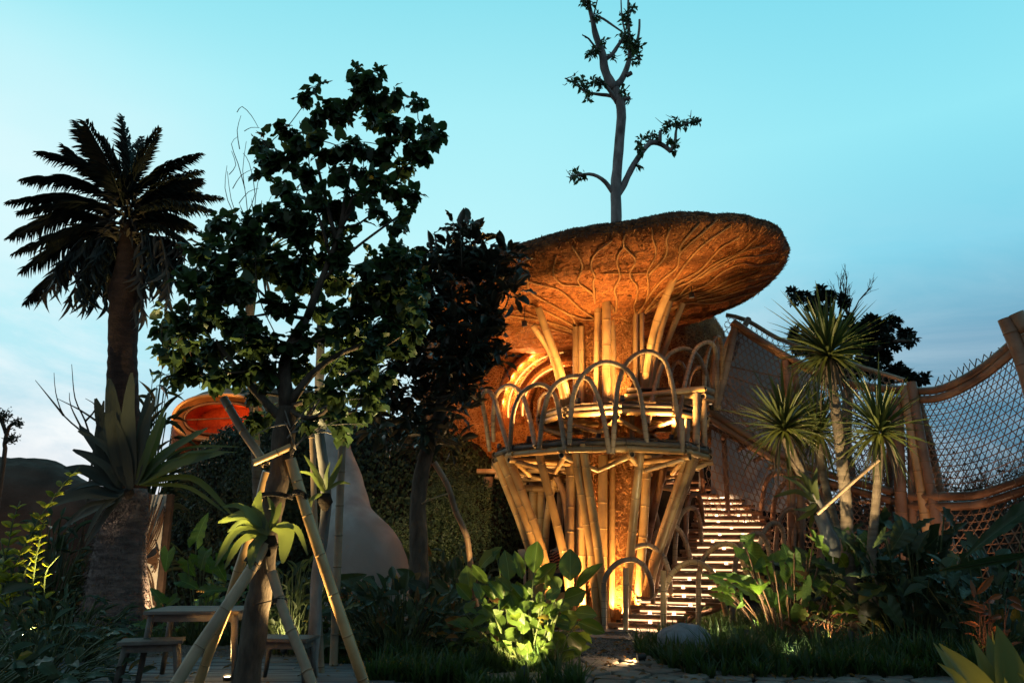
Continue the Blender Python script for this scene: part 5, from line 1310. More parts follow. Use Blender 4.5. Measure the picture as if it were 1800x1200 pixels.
for i, (x, y) in enumerate(tips):
    dy = random.uniform(-1.2, 1.2); q = at(x, y, PY + dy); st_ = at(226 + random.uniform(-12, 12), 375 + max(-15, min(60, (y - 340) * .25)), PY + .15 * dy)
    palm_frond(st_, q, 'leaf_palm', sag=.30 if y > 260 else .08, nl=40, w=.41)
for i in range(7):
    a = random.uniform(0, 2 * PI); q = CT + Vector((math.cos(a) * 1.1, math.sin(a) * 1.7 , random.uniform(.0, 1.2))); palm_frond(CT + Vector((0, 0, -.1)), q, 'leaf_palm', sag=.2, nl=30, w=.6)
for (x, y) in ((119, 533), (144, 544), (184, 536), (180, 481), (247, 563), (301, 540), (322, 487), (140, 500), (337, 433), (100, 505), (270, 500), (160, 470), (290, 470), (132, 520), (156, 530), (170, 505), (195, 500), (112, 470), (90, 480), (255, 520), (285, 510), (310, 500), (330, 460), (205, 470), (75, 520)):
    q = at(x, y, PY + random.uniform(-.5, .5)); st_ = at(226 + (x - 226) * .12, 425, PY)
    mid = st_ + Vector(((q.x - st_.x) * .55, (q.y - st_.y) * .5, .05))
    P = smoothn([st_, mid, Vector((q.x, q.y, q.z))], 12); b = MB(); b.ring_tube(P, list(np.linspace(.03, .006, 12)), 5); mats = []
    for i in range(26):
        f = .35 + .65 * i / 26; q2 = P[min(11, int(f * 11))]; mats.append(lmat(q2, Vector((random.gauss(0, .25), random.gauss(0, .25), -1)), rv(), random.uniform(.25, .55), .045))
    b.batch(TM['lance'], mats); b.build('dead_frond', MAT['leaf_palm_dead' if x % 2 else 'leaf_palm'], pm)
b = MB(); mats = []
for i in range(260):
    a = random.uniform(0, 2 * PI); z = random.uniform(-.75, .25); mats.append(lmat(CT + Vector((math.cos(a) * .22, math.sin(a) * .22, z)), Vector((math.cos(a), math.sin(a), random.uniform(-.6, .9))), Vector((0, 0, 1)), random.uniform(.15, .42), .05))
b.batch(TM['lance'], mats); b.build('boots', MAT['leaf_palm_dead'], pm, kind='stuff')

# ---- bare tree rising through the mushroom
bt = thing('bare_tree', 'pruned pale tree with few leaf tufts rising above the mushroom cap', 'tree', (2.38, 16.95, 0))
BY = 16.95
zq = lambda L: [(960 + x / 3, y / 3) for x, y in L]
tube_obj('trunk', [Vector((2.30, BY, -.1)), Vector((2.30, BY, 4)), Vector((2.32, BY, 7.2))] + pxpath(zq([(370, 1140), (367, 1000), (378, 850), (388, 740), (396, 620), (392, 545), (372, 490), (355, 455)]), BY), .18, .105, 'bark_pale', bt, 14, .06, .2)
for L, r0, r1, dy in (([(360, 470), (330, 420), (308, 360), (300, 300), (280, 240), (258, 170), (240, 80), (218, -10)], .20, .055, -.1), ([(365, 455), (395, 425), (420, 375), (440, 310), (442, 250)], .15, .06, .2), ([(440, 300), (438, 200), (433, 90), (434, -10)], .07, .035, .25), ([(442, 250), (478, 220), (490, 160), (492, 105)], .06, .035, .1),
        ([(318, 310), (350, 285), (385, 232), (420, 190)], .09, .05, .15), ([(262, 85), (300, 100), (345, 130), (395, 165)], .05, .03, .1), ([(420, 190), (400, 90), (395, 0)], .045, .02, .2), ([(378, 540), (350, 500), (320, 460), (290, 430), (265, 415)], .09, .04, -.3), ([(375, 545), (345, 508), (290, 500), (235, 492), (200, 480), (150, 440), (100, 414)], .08, .022, .2), ([(385, 520), (415, 525), (445, 515)], .10, .05, -.1), ([(300, 300), (262, 255), (225, 205), (190, 185)], .06, .02, -.2),
        ([(370, 1040), (402, 990), (430, 930), (470, 855), (510, 795), (550, 755), (590, 755), (630, 775), (660, 800)], .13, .07, .1), ([(655, 800), (680, 745), (685, 690), (700, 665), (750, 650), (800, 636)], .07, .025, .2), ([(368, 1040), (335, 990), (310, 958), (270, 930), (225, 918), (160, 925)], .10, .04, -.2), ([(600, 750), (603, 690)], .07, .05, 0), ([(425, 400), (450, 385)], .09, .07, 0), ([(262, 30), (250, 90), (270, 0)], .03, .02, 0)):
    tube_obj('limb', pxpath(zq(L), BY, BY + dy), r0 * .62, r1 * .75, 'bark_pale', bt, 10, .10, .1)
mats = []; tw = MB()
for x, y, r in ((155, 925, 34), (190, 930, 20), (185, 435, 34), (150, 425, 22), (215, 470, 24), (225, 520, 16), (265, 430, 26), (285, 450, 22), (430, 225, 45), (450, 260, 42), (470, 300, 34), (415, 190, 36), (425, 115, 28), (415, 85, 24), (455, 45, 20), (455, 250, 40), (490, 235, 22), (255, 265, 30), (290, 230, 28), (240, 285, 20), (225, 20, 26), (200, 5, 20), (265, 80, 14), (262, 110, 14), (500, 750, 26), (540, 730, 26), (490, 790, 18), (575, 720, 22), (650, 655, 24), (690, 650, 26), (730, 655, 24), (770, 640, 24), (800, 640, 14), (650, 745, 20), (685, 770, 16), (680, 800, 12), (430, 520, 16), (400, 450, 16), (405, 485, 10), (350, 305, 12), (625, 690, 16), (480, 875, 12)):
    c = at(960 + x / 3, y / 3, BY + random.uniform(-.3, .3)); rr_ = r / 3 / 1400 * BY * 1.15
    for k in range(int(r * 1.1)):
        q = c + rin() * rr_; s_ = random.uniform(.10, .17); mats.append(lmat(q, rv() + Vector((0, 0, -.2)), rv() + Vector((0, 0, .8)), s_, s_ * .5))
    for k in range(5): tw.ring_tube([c, c + rv(rr_ * 1.2)], [.012, .004], 4, caps=False)
for x0, y0, x1, y1 in ((270, 100, 240, 60), (262, 90, 225, 110), (640, 660, 575, 620), (690, 620, 630, 605), (760, 620, 765, 580), (800, 640, 820, 620), (110, 440, 85, 445), (105, 415, 170, 375), (140, 930, 105, 895), (150, 930, 105, 930), (225, 205, 190, 180), (350, 290, 400, 290), (340, 130, 310, 100), (560, 710, 540, 685), (680, 750, 712, 750), (440, 450, 400, 480)):
    tw.ring_tube(pxpath(zq([(x0, y0), ((x0 + x1) / 2, (y0 + y1) / 2 + 8), (x1, y1)]), BY), [.014, .010, .004], 4, caps=False)
tw.build('twigs', MAT['bark_pale'], bt, kind='stuff')
place_leaves(bt, mats, ['small', 'tiny'], 'leaf_tree', limit=0, rest='foliage')

# ---- yuccas
def yucca(lab, trunk, Y, r0, r1, head, hr, n, grp='spiky headed yuccas right of the stairs', Yt=None, up=.55, m='leaf_yucca'):
    Yt = Yt or Y
    P = pxpath(trunk, Y, Yt); base = Vector((P[0].x, P[0].y, 0)); t = thing('yucca', lab, 'yucca', base, grp)
    if P[0].z > 0: P.insert(0, Vector((P[0].x - (P[1].x - P[0].x) * .3, P[0].y, -.05)))
    PS = smoothn(P, 90); n_ = len(PS)
    rad = [(r0 + (r1 - r0) * i / (n_ - 1)) * (1.07 if i % 2 else .96) for i in range(n_)]
    b = MB(); b.ring_tube(PS, rad, 12); b.build('trunk', MAT['bark_yucca'], t)
    c = at(*head, Yt); H = hr / 1400 * Yt
    for k in range(n):
        f = k / n; th = math.acos(1 - 1.55 * f ** .9); ph = k * 2.39996 + random.uniform(-.2, .2)
        d = Vector((math.sin(th) * math.cos(ph), math.sin(th) * math.sin(ph), math.cos(th)))
        d = (d + Vector((0, 0, up * (1 - f)))).normalized(); L = H * random.uniform(.8, 1.25) * (1.15 if f < .6 else .85)
        s0 = c + d * .03 + Vector((0, 0, -.10 * f)); droop = (.05 + .35 * f ** 2) * L * random.uniform(.3, 1.4)
        dead = f > .9; droop = L * random.uniform(.7, 1.1) if dead else droop * random.choice((1, 1, 1, 2.2)); L *= random.uniform(.7, 1.1)
        pts = [s0 + d * L * q * (.55 if dead else 1) + Vector((0, 0, -droop * q * q)) for q in np.linspace(0, 1, 7)]
        w = random.uniform(.036, .056); b = MB(); b.strap(pts, [w * q for q in (.6, .85, 1, 1, .85, .5, .08)], fold=.55, nx=1); b.build('leaf', MAT['leaf_palm_dead' if dead and k % 2 else m], t)
    return t
yucca('tallest yucca, its ringed trunk rising to the highest spiky head', [(1490, 975), (1488, 900), (1482, 830), (1474, 760), (1466, 700), (1458, 640)], 12.6, .105, .075, (1456, 618), 98, 210)
yucca('yucca whose trunk leans left to the spiky head nearest the stairs', [(1475, 990), (1448, 910), (1420, 850), (1397, 810), (1380, 768)], 13.0, .13, .075, (1379, 748), 88, 180)
yucca('short straight yucca furthest right beside the bundle of bamboo posts', [(1532, 985), (1538, 900), (1544, 830), (1547, 775)], 12.3, .075, .06, (1547, 753), 90, 170)
yucca('yucca half hidden behind the leaning one, with a dark green head', [(1478, 990), (1470, 930), (1450, 850), (1438, 780)], 13.7, .09, .06, (1438, 756), 80, 130)
yucca('dark yucca head showing inside the crown of the tall staked tree', [(455, 1010), (450, 800), (440, 600), (438, 470)], 9.6, .06, .05, (452, 452), 95, 80, grp=None, up=.1)
o = stake([(1545, 808), (1490, 855), (1437, 903)], 12.1, 12.4, .026, 'bamboo brace tied slanting across the yucca trunks, lit warm', BAMG, ext=False)
# thick stump trunk leaning below the fern
t = thing('leaning_trunk', 'thick mottled trunk leaning left under the yellow green fern', 'tree', Vector((at(1470, 990, 13).x, 12.9, 0)))
tube_obj('trunk', [Vector((at(1476, 1000, 12.9).x, 12.9, -.05))] + pxpath([(1470, 985), (1452, 930), (1436, 890), (1425, 868)], 12.9), .19, .08, 'bark_pale', t, 12, .15)

# ---- background tree and far growth
ft = thing('background_tree', 'dark layered tree standing beyond the lattice walkway', 'tree', (15.5, 34, 0))
FY = 34
tube_obj('trunk', [Vector((at(1490, 700, FY).x, FY, -.1))] + pxpath([(1488, 800), (1490, 700), (1492, 620), (1494, 560)], FY), .35, .15, 'bark', ft, 10, .1, .6)
BT3 = [(1395, 518, 10), (1410, 522, 10), (1425, 530, 12), (1440, 515, 12), (1455, 520, 12), (1400, 530, 6), (1450, 545, 14), (1480, 530, 12), (1400, 590, 12), (1420, 595, 16), (1440, 600, 16), (1405, 610, 10), (1430, 620, 14), (1500, 575, 16), (1520, 570, 16), (1545, 565, 15), (1570, 570, 14), (1590, 590, 14), (1600, 600, 8), (1540, 590, 18), (1565, 600, 14), (1510, 600, 20), (1485, 600, 18), (1530, 620, 14), (1550, 630, 16), (1570, 650, 14), (1600, 665, 14), (1620, 668, 9), (1590, 655, 14), (1500, 650, 20), (1530, 655, 18), (1470, 640, 18), (1560, 670, 14), (1480, 570, 14), (1520, 640, 16), (1440, 650, 16)]
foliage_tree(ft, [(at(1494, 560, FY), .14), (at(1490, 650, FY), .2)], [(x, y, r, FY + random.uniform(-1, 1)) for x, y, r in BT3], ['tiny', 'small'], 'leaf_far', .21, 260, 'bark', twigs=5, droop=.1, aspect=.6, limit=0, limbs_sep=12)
tw = MB()
def branchy(mb, p, d, L, r, depth, spread=.6, gen=3):
    e = p + d * L; m_ = p.lerp(e, .5) + rv(L * .07)
    P = smoothn([p, m_, e], 5); mb.ring_tube(P, list(np.linspace(r, r * .6, 5)), 4, caps=False)
    if depth:
        for k in range(random.choice((2, gen))): branchy(mb, P[random.choice((2, 3, 4))], (d + rv(spread) + Vector((0, 0, .15))).normalized(), L * random.uniform(.55, .8), r * .6, depth - 1, spread, gen)
c = at(1492, 560, FY)
for k in range(5): branchy(tw, c, Vector((random.gauss(0.1, .3), 0, 1)).normalized(), 1.0, .04, 3, .45)
tw.build('bare_branches', MAT['twig'], ft, kind='stuff')
# twiggy growth behind the fence
tw = MB(); mats = []
for k in range(150):
    x = random.uniform(9.5, 20); y = random.uniform(20, 24) + (x - 9) * .2; base = Vector((x, y, 0)); hgt = random.uniform(2.6, 4.0) * (1 - .15 * math.sin(x * 1.1))
    for j in range(2): branchy(tw, base + Vector((0, 0, hgt * .2)), Vector((random.gauss(0, .25), 0, 1)).normalized(), hgt * .38, .025, 3, .5)
    for j in range(60): mats.append(lmat(base + Vector((random.gauss(0, .5), random.gauss(0, .4), random.uniform(0, hgt))), rv(), rv(), .12, .06))
tw.batch(TM['tiny'], mats); o = tw.build('twiggy_thicket', MAT['twig'], kind='stuff')
mats = []
for k in range(9000):
    x = random.uniform(8.5, 22); y = 25 + random.uniform(-.8, .8); z = random.uniform(0, 2.7 + .5 * noise.noise(Vector((x * .6, 0, 0)))); mats.append(lmat((x, y, z), rv(), rv(), .28, .14))
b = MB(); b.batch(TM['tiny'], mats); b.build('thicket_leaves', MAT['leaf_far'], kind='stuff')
# bare shrub and small ragged tree at the far left
t = thing('bare_shrub', 'bare thin branches against the sky left of the palm', 'shrub', Vector((at(150, 800, 15).x, 15, 0)))
for pts in ([(165, 790), (140, 755), (112, 730), (98, 690), (95, 655)], [(150, 765), (125, 715), (122, 690)], [(165, 790), (150, 740), (132, 700), (126, 640)], [(112, 730), (92, 705), (62, 668)], [(170, 740), (140, 720), (100, 700)], [(150, 740), (170, 715), (150, 700)]):
    tube_obj('branch', pxpath(pts, 15), .022, .005, 'twig', t, 5)
tube_obj('branch', [Vector((at(165, 790, 15).x, 15, -.05)), at(165, 790, 15)], .04, .022, 'twig', t, 6)
t = thing('ragged_tree', 'small ragged dark tree at the far left edge', 'tree', Vector((at(12, 800, 19).x, 19, 0)))
tube_obj('trunk', [Vector((at(8, 800, 19).x, 19, -.05))] + pxpath([(6, 815), (8, 780), (16, 750), (28, 742)], 19), .09, .04, 'bark', t, 8)
for pts in ([(12, 765), (2, 740), (-8, 725)], [(8, 780), (20, 768), (24, 772)], [(10, 760), (4, 735), (12, 726)]): tube_obj('limb', pxpath(pts, 19), .05, .02, 'bark', t, 6)
mats = [lmat(at(x + random.gauss(0, 5), y + random.gauss(0, 4), 19 + random.gauss(0, .2)), rv(), rv(), .10, .035) for x, y in ((28, 742), (32, 745), (2, 730), (-5, 728), (12, 728), (24, 770), (18, 772), (5, 735)) for _ in range(45)]
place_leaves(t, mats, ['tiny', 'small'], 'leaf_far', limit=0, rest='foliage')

# wispy climber left of the tall tree crown
t = thing('dry_climber', 'wispy dry climber twigs beside the tall tree crown', 'climber', at(440, 420, TY + .6))
for pts in ([(418, 195), (428, 190), (440, 205), (452, 225)], [(420, 260), (415, 230), (424, 205)], [(430, 330), (418, 290), (405, 255), (420, 240)], [(440, 420), (430, 350), (425, 300), (432, 250)], [(440, 400), (410, 370), (398, 330), (402, 290)], [(448, 420), (445, 370), (455, 320), (470, 290)], [(435, 380), (450, 340), (440, 290), (428, 270)], [(440, 420), (420, 390), (405, 350), (400, 300)], [(450, 430), (462, 380), (474, 345)], [(410, 330), (425, 310), (445, 300)], [(420, 360), (435, 335), (452, 330)], [(428, 230), (440, 225), (455, 226)], [(448, 430), (425, 400), (395, 395)], [(404, 310), (412, 290), (408, 268)]):
    P = pxpath([(x + random.uniform(-3, 3), y + random.uniform(-3, 3)) for x, y in pts], TY + .6); tube_obj('twig', P, .006, .003, 'twig', t, 4)
tube_obj('twig', [at(448, 430, TY + .6), at(455, 520, TY + .4), at(490, 600, TY + .2)], .008, .006, 'twig', t, 4)

# =================================================================== LOW PLANTS
def zc(L, ox, oy, s): return [(ox + x * s, oy + y * s) for x, y in L]
KL = {'paddle_leaf_plant': 1.2}
def leafy(lab, name, cat, base, leaves, m, keys, stem='stem_green', grp=None, sr=.008, nfill=0, fill=None):
    """leaves: (base px, tip px, width px, Y[, normal]) traced; stems run to the base"""
    t = thing(name, lab, cat, base, grp); o0 = org(t); base = Vector(base)
    L_ = []
    for lf in leaves:
        bx, by, tx, ty, w, Y = lf[:6]
        p = at(bx, by, Y); q = at(tx, ty, Y + random.uniform(-.12, .12)); L = (q - p).length
        d = (q - p).normalized(); nrm = Vector((random.gauss(0, .35), -1, random.uniform(-.1, .7))) if len(lf) < 7 else Vector(lf[6])
        L_.append((p, d, nrm, L * 1.03 * KL.get(name, 1), w / 1400 * Y * 1.05))
    if fill:
        for k in range(nfill):
            r_ = fill['r']; h = fill['h']; a = random.uniform(0, 2 * PI); f = random.random() ** .6
            p = base + Vector((math.cos(a) * r_[0] * f, math.sin(a) * r_[1] * f, h * random.uniform(.25, 1.0) * (1 - .45 * f * f)))
            d = (Vector((math.cos(a) * f, math.sin(a) * f * .6, random.uniform(-.25, .9))) + rv(.3)).normalized()
            s_ = fill['s'] * random.uniform(.65, 1.25); L_.append((p, d, Vector((random.gauss(0, .3), -.5, 1)), s_, s_ * fill.get('asp', .6)))
    sm = MB(); n = 0
    for i, (p, d, nrm, L, W) in enumerate(L_):
        M = lmat(p - o0, d, nrm, L, W); link_mesh('leaf', tmesh(keys[i % len(keys)], ('leaf_dry' if i % 17 == 9 else 'leaf_yellow' if i % 19 == 5 else m) if m in ('leaf_calathea', 'leaf_dark', 'leaf_alocasia') and i > 24 else m), t, matrix=M)
        bb = base + Vector((random.gauss(0, .10), random.gauss(0, .10), -base.z - .02)) if base.z < .5 else base
        gx = Vector((base.x + (p.x - base.x) * .35 + random.gauss(0, .04), base.y + (p.y - base.y) * .35 + random.gauss(0, .04), -.03))
        if p.z > .1 and (i % 2 == 0 or name != 'paddle_leaf_plant'):
            P = smoothn([gx, gx.lerp(p, .55) + Vector((0, 0, .08)), p], 6)
            if n < (60 if stem == 'stem_green' else 14): b = MB(); b.ring_tube(P, [sr * 1.3] * 3 + [sr] * 3, 5); b.build('stem', MAT[stem], t); n += 1
            else: sm.ring_tube(P, sr, 4, caps=False)
    if sm.n: sm.build('stems', MAT[stem], t, kind='stuff')
    return t
ZG = [(575, 395, 560, 185, 150), (690, 385, 640, 180, 90), (790, 330, 820, 110, 150), (1110, 400, 1115, 170, 180), (1170, 470, 1340, 280, 90), (790, 440, 950, 290, 120), (700, 470, 800, 400, 60), (230, 480, 200, 310, 140), (400, 430, 280, 290, 80), (320, 290, 430, 130, 110), (470, 220, 450, 130, 60), (240, 570, 130, 450, 100), (190, 690, 250, 570, 80),
 (520, 560, 430, 430, 100), (680, 570, 650, 430, 140), (890, 630, 830, 540, 60), (1060, 560, 1210, 510, 150), (920, 720, 950, 610, 120), (980, 660, 1090, 580, 90), (1150, 680, 1310, 690, 120), (1180, 760, 1370, 840, 110), (1020, 700, 1170, 710, 80), (960, 770, 1150, 790, 130), (500, 640, 640, 560, 110), (660, 660, 750, 590, 80), (560, 650, 680, 760, 130),
 (620, 820, 600, 730, 80), (700, 870, 700, 740, 100), (510, 930, 670, 840, 110), (790, 870, 960, 900, 80), (880, 800, 980, 700, 100), (720, 760, 830, 800, 80), (700, 890, 880, 920, 70), (400, 770, 500, 920, 120), (760, 960, 870, 900, 90), (670, 960, 760, 1030, 120), (740, 1050, 860, 1090, 90), (560, 1010, 710, 1110, 130), (430, 960, 550, 1040, 110), (950, 850, 1060, 990, 130), (1090, 860, 1220, 980, 150),
 (960, 1100, 1130, 1060, 110), (350, 730, 480, 690, 90), (10, 740, 190, 800, 110), (250, 810, 390, 740, 80), (330, 690, 430, 590, 60), (1150, 1000, 1190, 1060, 60), (1180, 860, 1280, 940, 60), (900, 560, 1000, 480, 90), (600, 500, 480, 380, 90), (760, 560, 700, 470, 90), (330, 560, 300, 440, 110), (1010, 480, 960, 380, 110), (450, 560, 340, 470, 90), (1040, 620, 960, 540, 90), (830, 690, 760, 600, 90), (440, 700, 360, 640, 80), (640, 790, 540, 720, 90), (780, 740, 860, 640, 90), (820, 950, 900, 1030, 90)]
cal = [(780 + a * .2, 940 + b_ * .2, 780 + c * .2, 940 + d * .2, w * .2 * 1.05, 10.35 + random.uniform(-.30, .30) + (.45 if b_ < 500 else 0)) for a, b_, c, d, w in ZG]
cb = ground(922, 1160); cb = Vector((cb.x, 10.45, 0))
leafy('clump of broad paddle leaved plants lit yellow green from below in front of the tower', 'paddle_leaf_plant', 'plant', cb, cal, 'leaf_calathea', ['oval2', 'oval', 'oval3'], nfill=90, fill=dict(r=(.88, .5), h=1.0, s=.21, asp=.62))
# dark neighbours
leafy('dark broad leaved shrub between the buttress and the lit paddle plant', 'broad_leaf_shrub', 'shrub', (at(705, 1080, 11).x, 11.0, 0), [(730, 1020, 700, 1000, 18, 11), (750, 1040, 720, 1020, 20, 10.9), (640, 1040, 600, 1015, 22, 11.1), (680, 1060, 640, 1048, 20, 11), (790, 1040, 760, 1020, 18, 10.8)], 'leaf_dark', ['oval', 'oval2', 'arrow'], nfill=190, fill=dict(r=(1.05, .6), h=1.05, s=.24, asp=.5))
leafy('low dark shrub with ruffled leaves at the foot of the clay buttress', 'ruffled_shrub', 'shrub', (at(600, 1060, 12).x, 12.0, 0), [(600, 1020, 645, 1010, 22, 12), (640, 1035, 655, 1012, 22, 11.9), (565, 1055, 585, 1030, 12, 11.6)], 'leaf_dark', ['arrow', 'oval2'], nfill=110, fill=dict(r=(.85, .5), h=.95, s=.22, asp=.6))
leafy('dark broad leaved shrub right beside the grass, left of the tower foot', 'broad_leaf_shrub', 'shrub', (at(800, 1080, 12.2).x, 12.2, 0), [], 'leaf_dark', ['oval', 'oval3'], nfill=120, fill=dict(r=(.8, .5), h=1.25, s=.22, asp=.45))
leafy('dark undergrowth shrub below the hanging creeper curtain', 'broad_leaf_shrub', 'shrub', (at(790, 1000, 14.5).x, 14.5, 0), [], 'leaf_dark', ['oval', 'oval2'], nfill=150, fill=dict(r=(1.1, .6), h=1.6, s=.26, asp=.35))
# elephant ears right of the stairs
ZA = [(345, 515, 640, 760, 210), (425, 860, 85, 690, 120), (760, 740, 700, 480, 200), (950, 450, 1200, 690, 110), (1110, 830, 1120, 960, 215), (530, 960, 800, 1040, 170), (1320, 420, 1300, 700, 230), (440, 830, 430, 800, 40), (590, 620, 600, 560, 90), (700, 640, 690, 500, 110), (1000, 640, 1060, 700, 90), (1400, 870, 1600, 900, 60), (1430, 1060, 1600, 1200, 130), (340, 460, 440, 400, 90), (780, 560, 830, 700, 100), (900, 560, 960, 640, 90), (330, 1000, 270, 1050, 40), (290, 900, 330, 960, 60), (720, 880, 780, 960, 80), (1180, 600, 1260, 720, 120)]
ala = [(1240 + a * .2, 860 + b_ * .2, 1240 + c * .2, 860 + d * .2, w * .2 * 1.05, 12.4 + random.uniform(-.35, .35)) for a, b_, c, d, w in ZA]
leafy('cluster of large ruffled elephant ear leaves glowing green beside the stairs', 'elephant_ear_plant', 'plant', (at(1390, 1080, 12.4).x, 12.6, 0), ala, 'leaf_alocasia', ['arrow', 'arrow2'], stem='stem_red', nfill=26, fill=dict(r=(1.0, .6), h=1.5, s=.34, asp=.75), sr=.012)
ZB = [(1545, 905, 1556, 950, 36), (1556, 935, 1538, 960, 15), (1580, 1030, 1610, 1075, 46), (1520, 1035, 1590, 1043, 22), (1600, 960, 1630, 1010, 50), (1650, 940, 1610, 985, 46), (1690, 990, 1730, 1010, 40), (1620, 1000, 1660, 1040, 44), (1570, 985, 1540, 1020, 40), (1700, 950, 1740, 980, 36), (1640, 1060, 1680, 1090, 40), (1560, 1060, 1590, 1100, 36), (1720, 1030, 1760, 1050, 36), (1590, 930, 1570, 965, 40), (1660, 905, 1690, 930, 30), (1525, 1072, 1577, 1108, 34)]
alb = [(a, b_, c, d, w, 12.0 + random.uniform(-.5, .8)) for a, b_, c, d, w in ZB]
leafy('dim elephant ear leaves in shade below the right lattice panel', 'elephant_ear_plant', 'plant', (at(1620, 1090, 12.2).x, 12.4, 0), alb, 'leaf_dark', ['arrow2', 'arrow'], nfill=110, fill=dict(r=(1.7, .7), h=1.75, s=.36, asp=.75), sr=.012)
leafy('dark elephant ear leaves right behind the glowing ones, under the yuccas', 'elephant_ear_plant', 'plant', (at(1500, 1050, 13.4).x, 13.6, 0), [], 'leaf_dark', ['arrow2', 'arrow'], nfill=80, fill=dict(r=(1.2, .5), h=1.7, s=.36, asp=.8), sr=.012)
leafy('dark leafy shrub reaching in at the right edge behind the agave', 'broad_leaf_shrub', 'shrub', (at(1760, 1080, 11).x, 11.4, 0), [(1800, 900, 1700, 965, 30, 10.8), (1810, 975, 1660, 1000, 14, 10.8)], 'leaf_dark', ['arrow', 'oval'], nfill=90, fill=dict(r=(.9, .6), h=1.6, s=.28, asp=.6))
# elephant ears left, behind the tables
lva = [(296, 968, 290, 1002, 24, 12.6), (330, 985, 335, 1015, 34, 12.7), (352, 975, 375, 1010, 34, 12.6), (318, 1020, 350, 1030, 26, 12.3), (362, 968, 350, 1000, 26, 12.5), (378, 985, 395, 1020, 26, 12.4), (400, 960, 385, 990, 24, 12.5), (360, 1040, 395, 1030, 22, 12.3), (345, 950, 362, 900, 26, 13.0, (0, -1, .1)), (420, 1000, 440, 1030, 26, 12.3), (310, 1050, 290, 1065, 16, 12.2)]
leafy('elephant ear plant with one bright lit leaf behind the picnic table', 'elephant_ear_plant', 'plant', (at(350, 1060, 12.6).x, 12.8, 0), lva, 'leaf_alocasia', ['arrow', 'arrow2'], nfill=24, fill=dict(r=(.9, .4), h=1.0, s=.26, asp=.8))
leafy('narrow leaved plant lit yellow behind the tall staked tree', 'strap_leaf_plant', 'plant', (at(515, 1060, 11.6).x, 11.6, 0), [], 'leaf_fern', ['lance', 'lance'], nfill=150, fill=dict(r=(.55, .3), h=1.35, s=.26, asp=.13))
leafy('dark shrub between the table and the tall staked tree', 'broad_leaf_shrub', 'shrub', (at(450, 1080, 13).x, 13.2, 0), [], 'leaf_dark', ['oval', 'oval2'], nfill=100, fill=dict(r=(1.0, .5), h=1.2, s=.24, asp=.5))
# left border of plants
def shoot(t, path, Y, n, L, m, W=.4, spread=.8):
    P = smoothn(pxpath(path, Y), 14); b = MB(); b.ring_tube(P, .010, 5); b.build('stem', MAT['stem_green'], t)
    for k in range(n):
        f = k / n; q = P[min(13, int((.15 + .85 * f) * 13))]; s_ = Vector((1 if k % 2 else -1, random.gauss(0, .5), .55 + random.random() * .5)).normalized(); l_ = L * random.uniform(.7, 1.2) * (1 - .4 * f)
        M = lmat(q - org(t), s_, Vector((0, -.6, .8)) + rv(.4), l_, l_ * W); link_mesh('leaf', tmesh('oval', m), t, matrix=M)
ct = thing('croton_plant', 'bright yellow leafy shoots lit from below at the left edge', 'plant', (at(45, 1010, 11.5).x, 11.5, 0))
for path, n in (([(20, 1010), (45, 960), (70, 910), (105, 860), (140, 820)], 60), ([(5, 1005), (15, 960), (22, 920), (36, 880)], 40), ([(60, 1010), (68, 960), (74, 930), (80, 905)], 26), ([(10, 1010), (8, 980), (2, 950)], 10), ([(40, 1020), (52, 990), (64, 972)], 8), ([(80, 1010), (96, 985), (105, 975)], 5)):
    pa = [(path[0][0] - 2, 1090)] + path; shoot(ct, pa, 11.5, n, (.21 if n > 30 else .15), 'leaf_croton', .5)
leafy('dark shrub mass behind the yellow shoots beside the palm', 'broad_leaf_shrub', 'shrub', (at(85, 1030, 14.8).x, 14.8, 0), [], 'leaf_dark', ['lance', 'oval'], nfill=220, fill=dict(r=(1.0, .6), h=2.0, s=.30, asp=.28))
leafy('dark feathery shrub between the left yellow shoots and the deck', 'broad_leaf_shrub', 'shrub', (at(100, 1080, 10.6).x, 10.8, 0), [(0, 1045, 55, 1022, 20, 10.3), (20, 1060, 48, 1048, 14, 10.2)], 'leaf_dark', ['lance', 'oval2'], nfill=150, fill=dict(r=(1.0, .5), h=.85, s=.26, asp=.22))
leafy('pale glinting leafy bush in the dark bottom left corner', 'corner_bush', 'bush', (-4.75, 7.0, 0), [], 'leaf_dark', ['oval', 'oval2', 'oval3'], nfill=190, fill=dict(r=(1.15, .6), h=.85, s=.17, asp=.5))
leafy('dark shrub beyond the stools left of the deck', 'broad_leaf_shrub', 'shrub', (at(60, 1120, 9).x, 9.0, 0), [], 'leaf_dark', ['oval', 'oval2'], nfill=120, fill=dict(r=(1.2, .6), h=.75, s=.2, asp=.5))
leafy('dark leafy plant behind the palm crown of the fern', 'broad_leaf_shrub', 'shrub', (at(275, 700, 16.2).x, 16.2, 0), [], 'leaf_dark', ['lance', 'lance'], nfill=170, fill=dict(r=(.55, .4), h=5.1, s=.5, asp=.10))

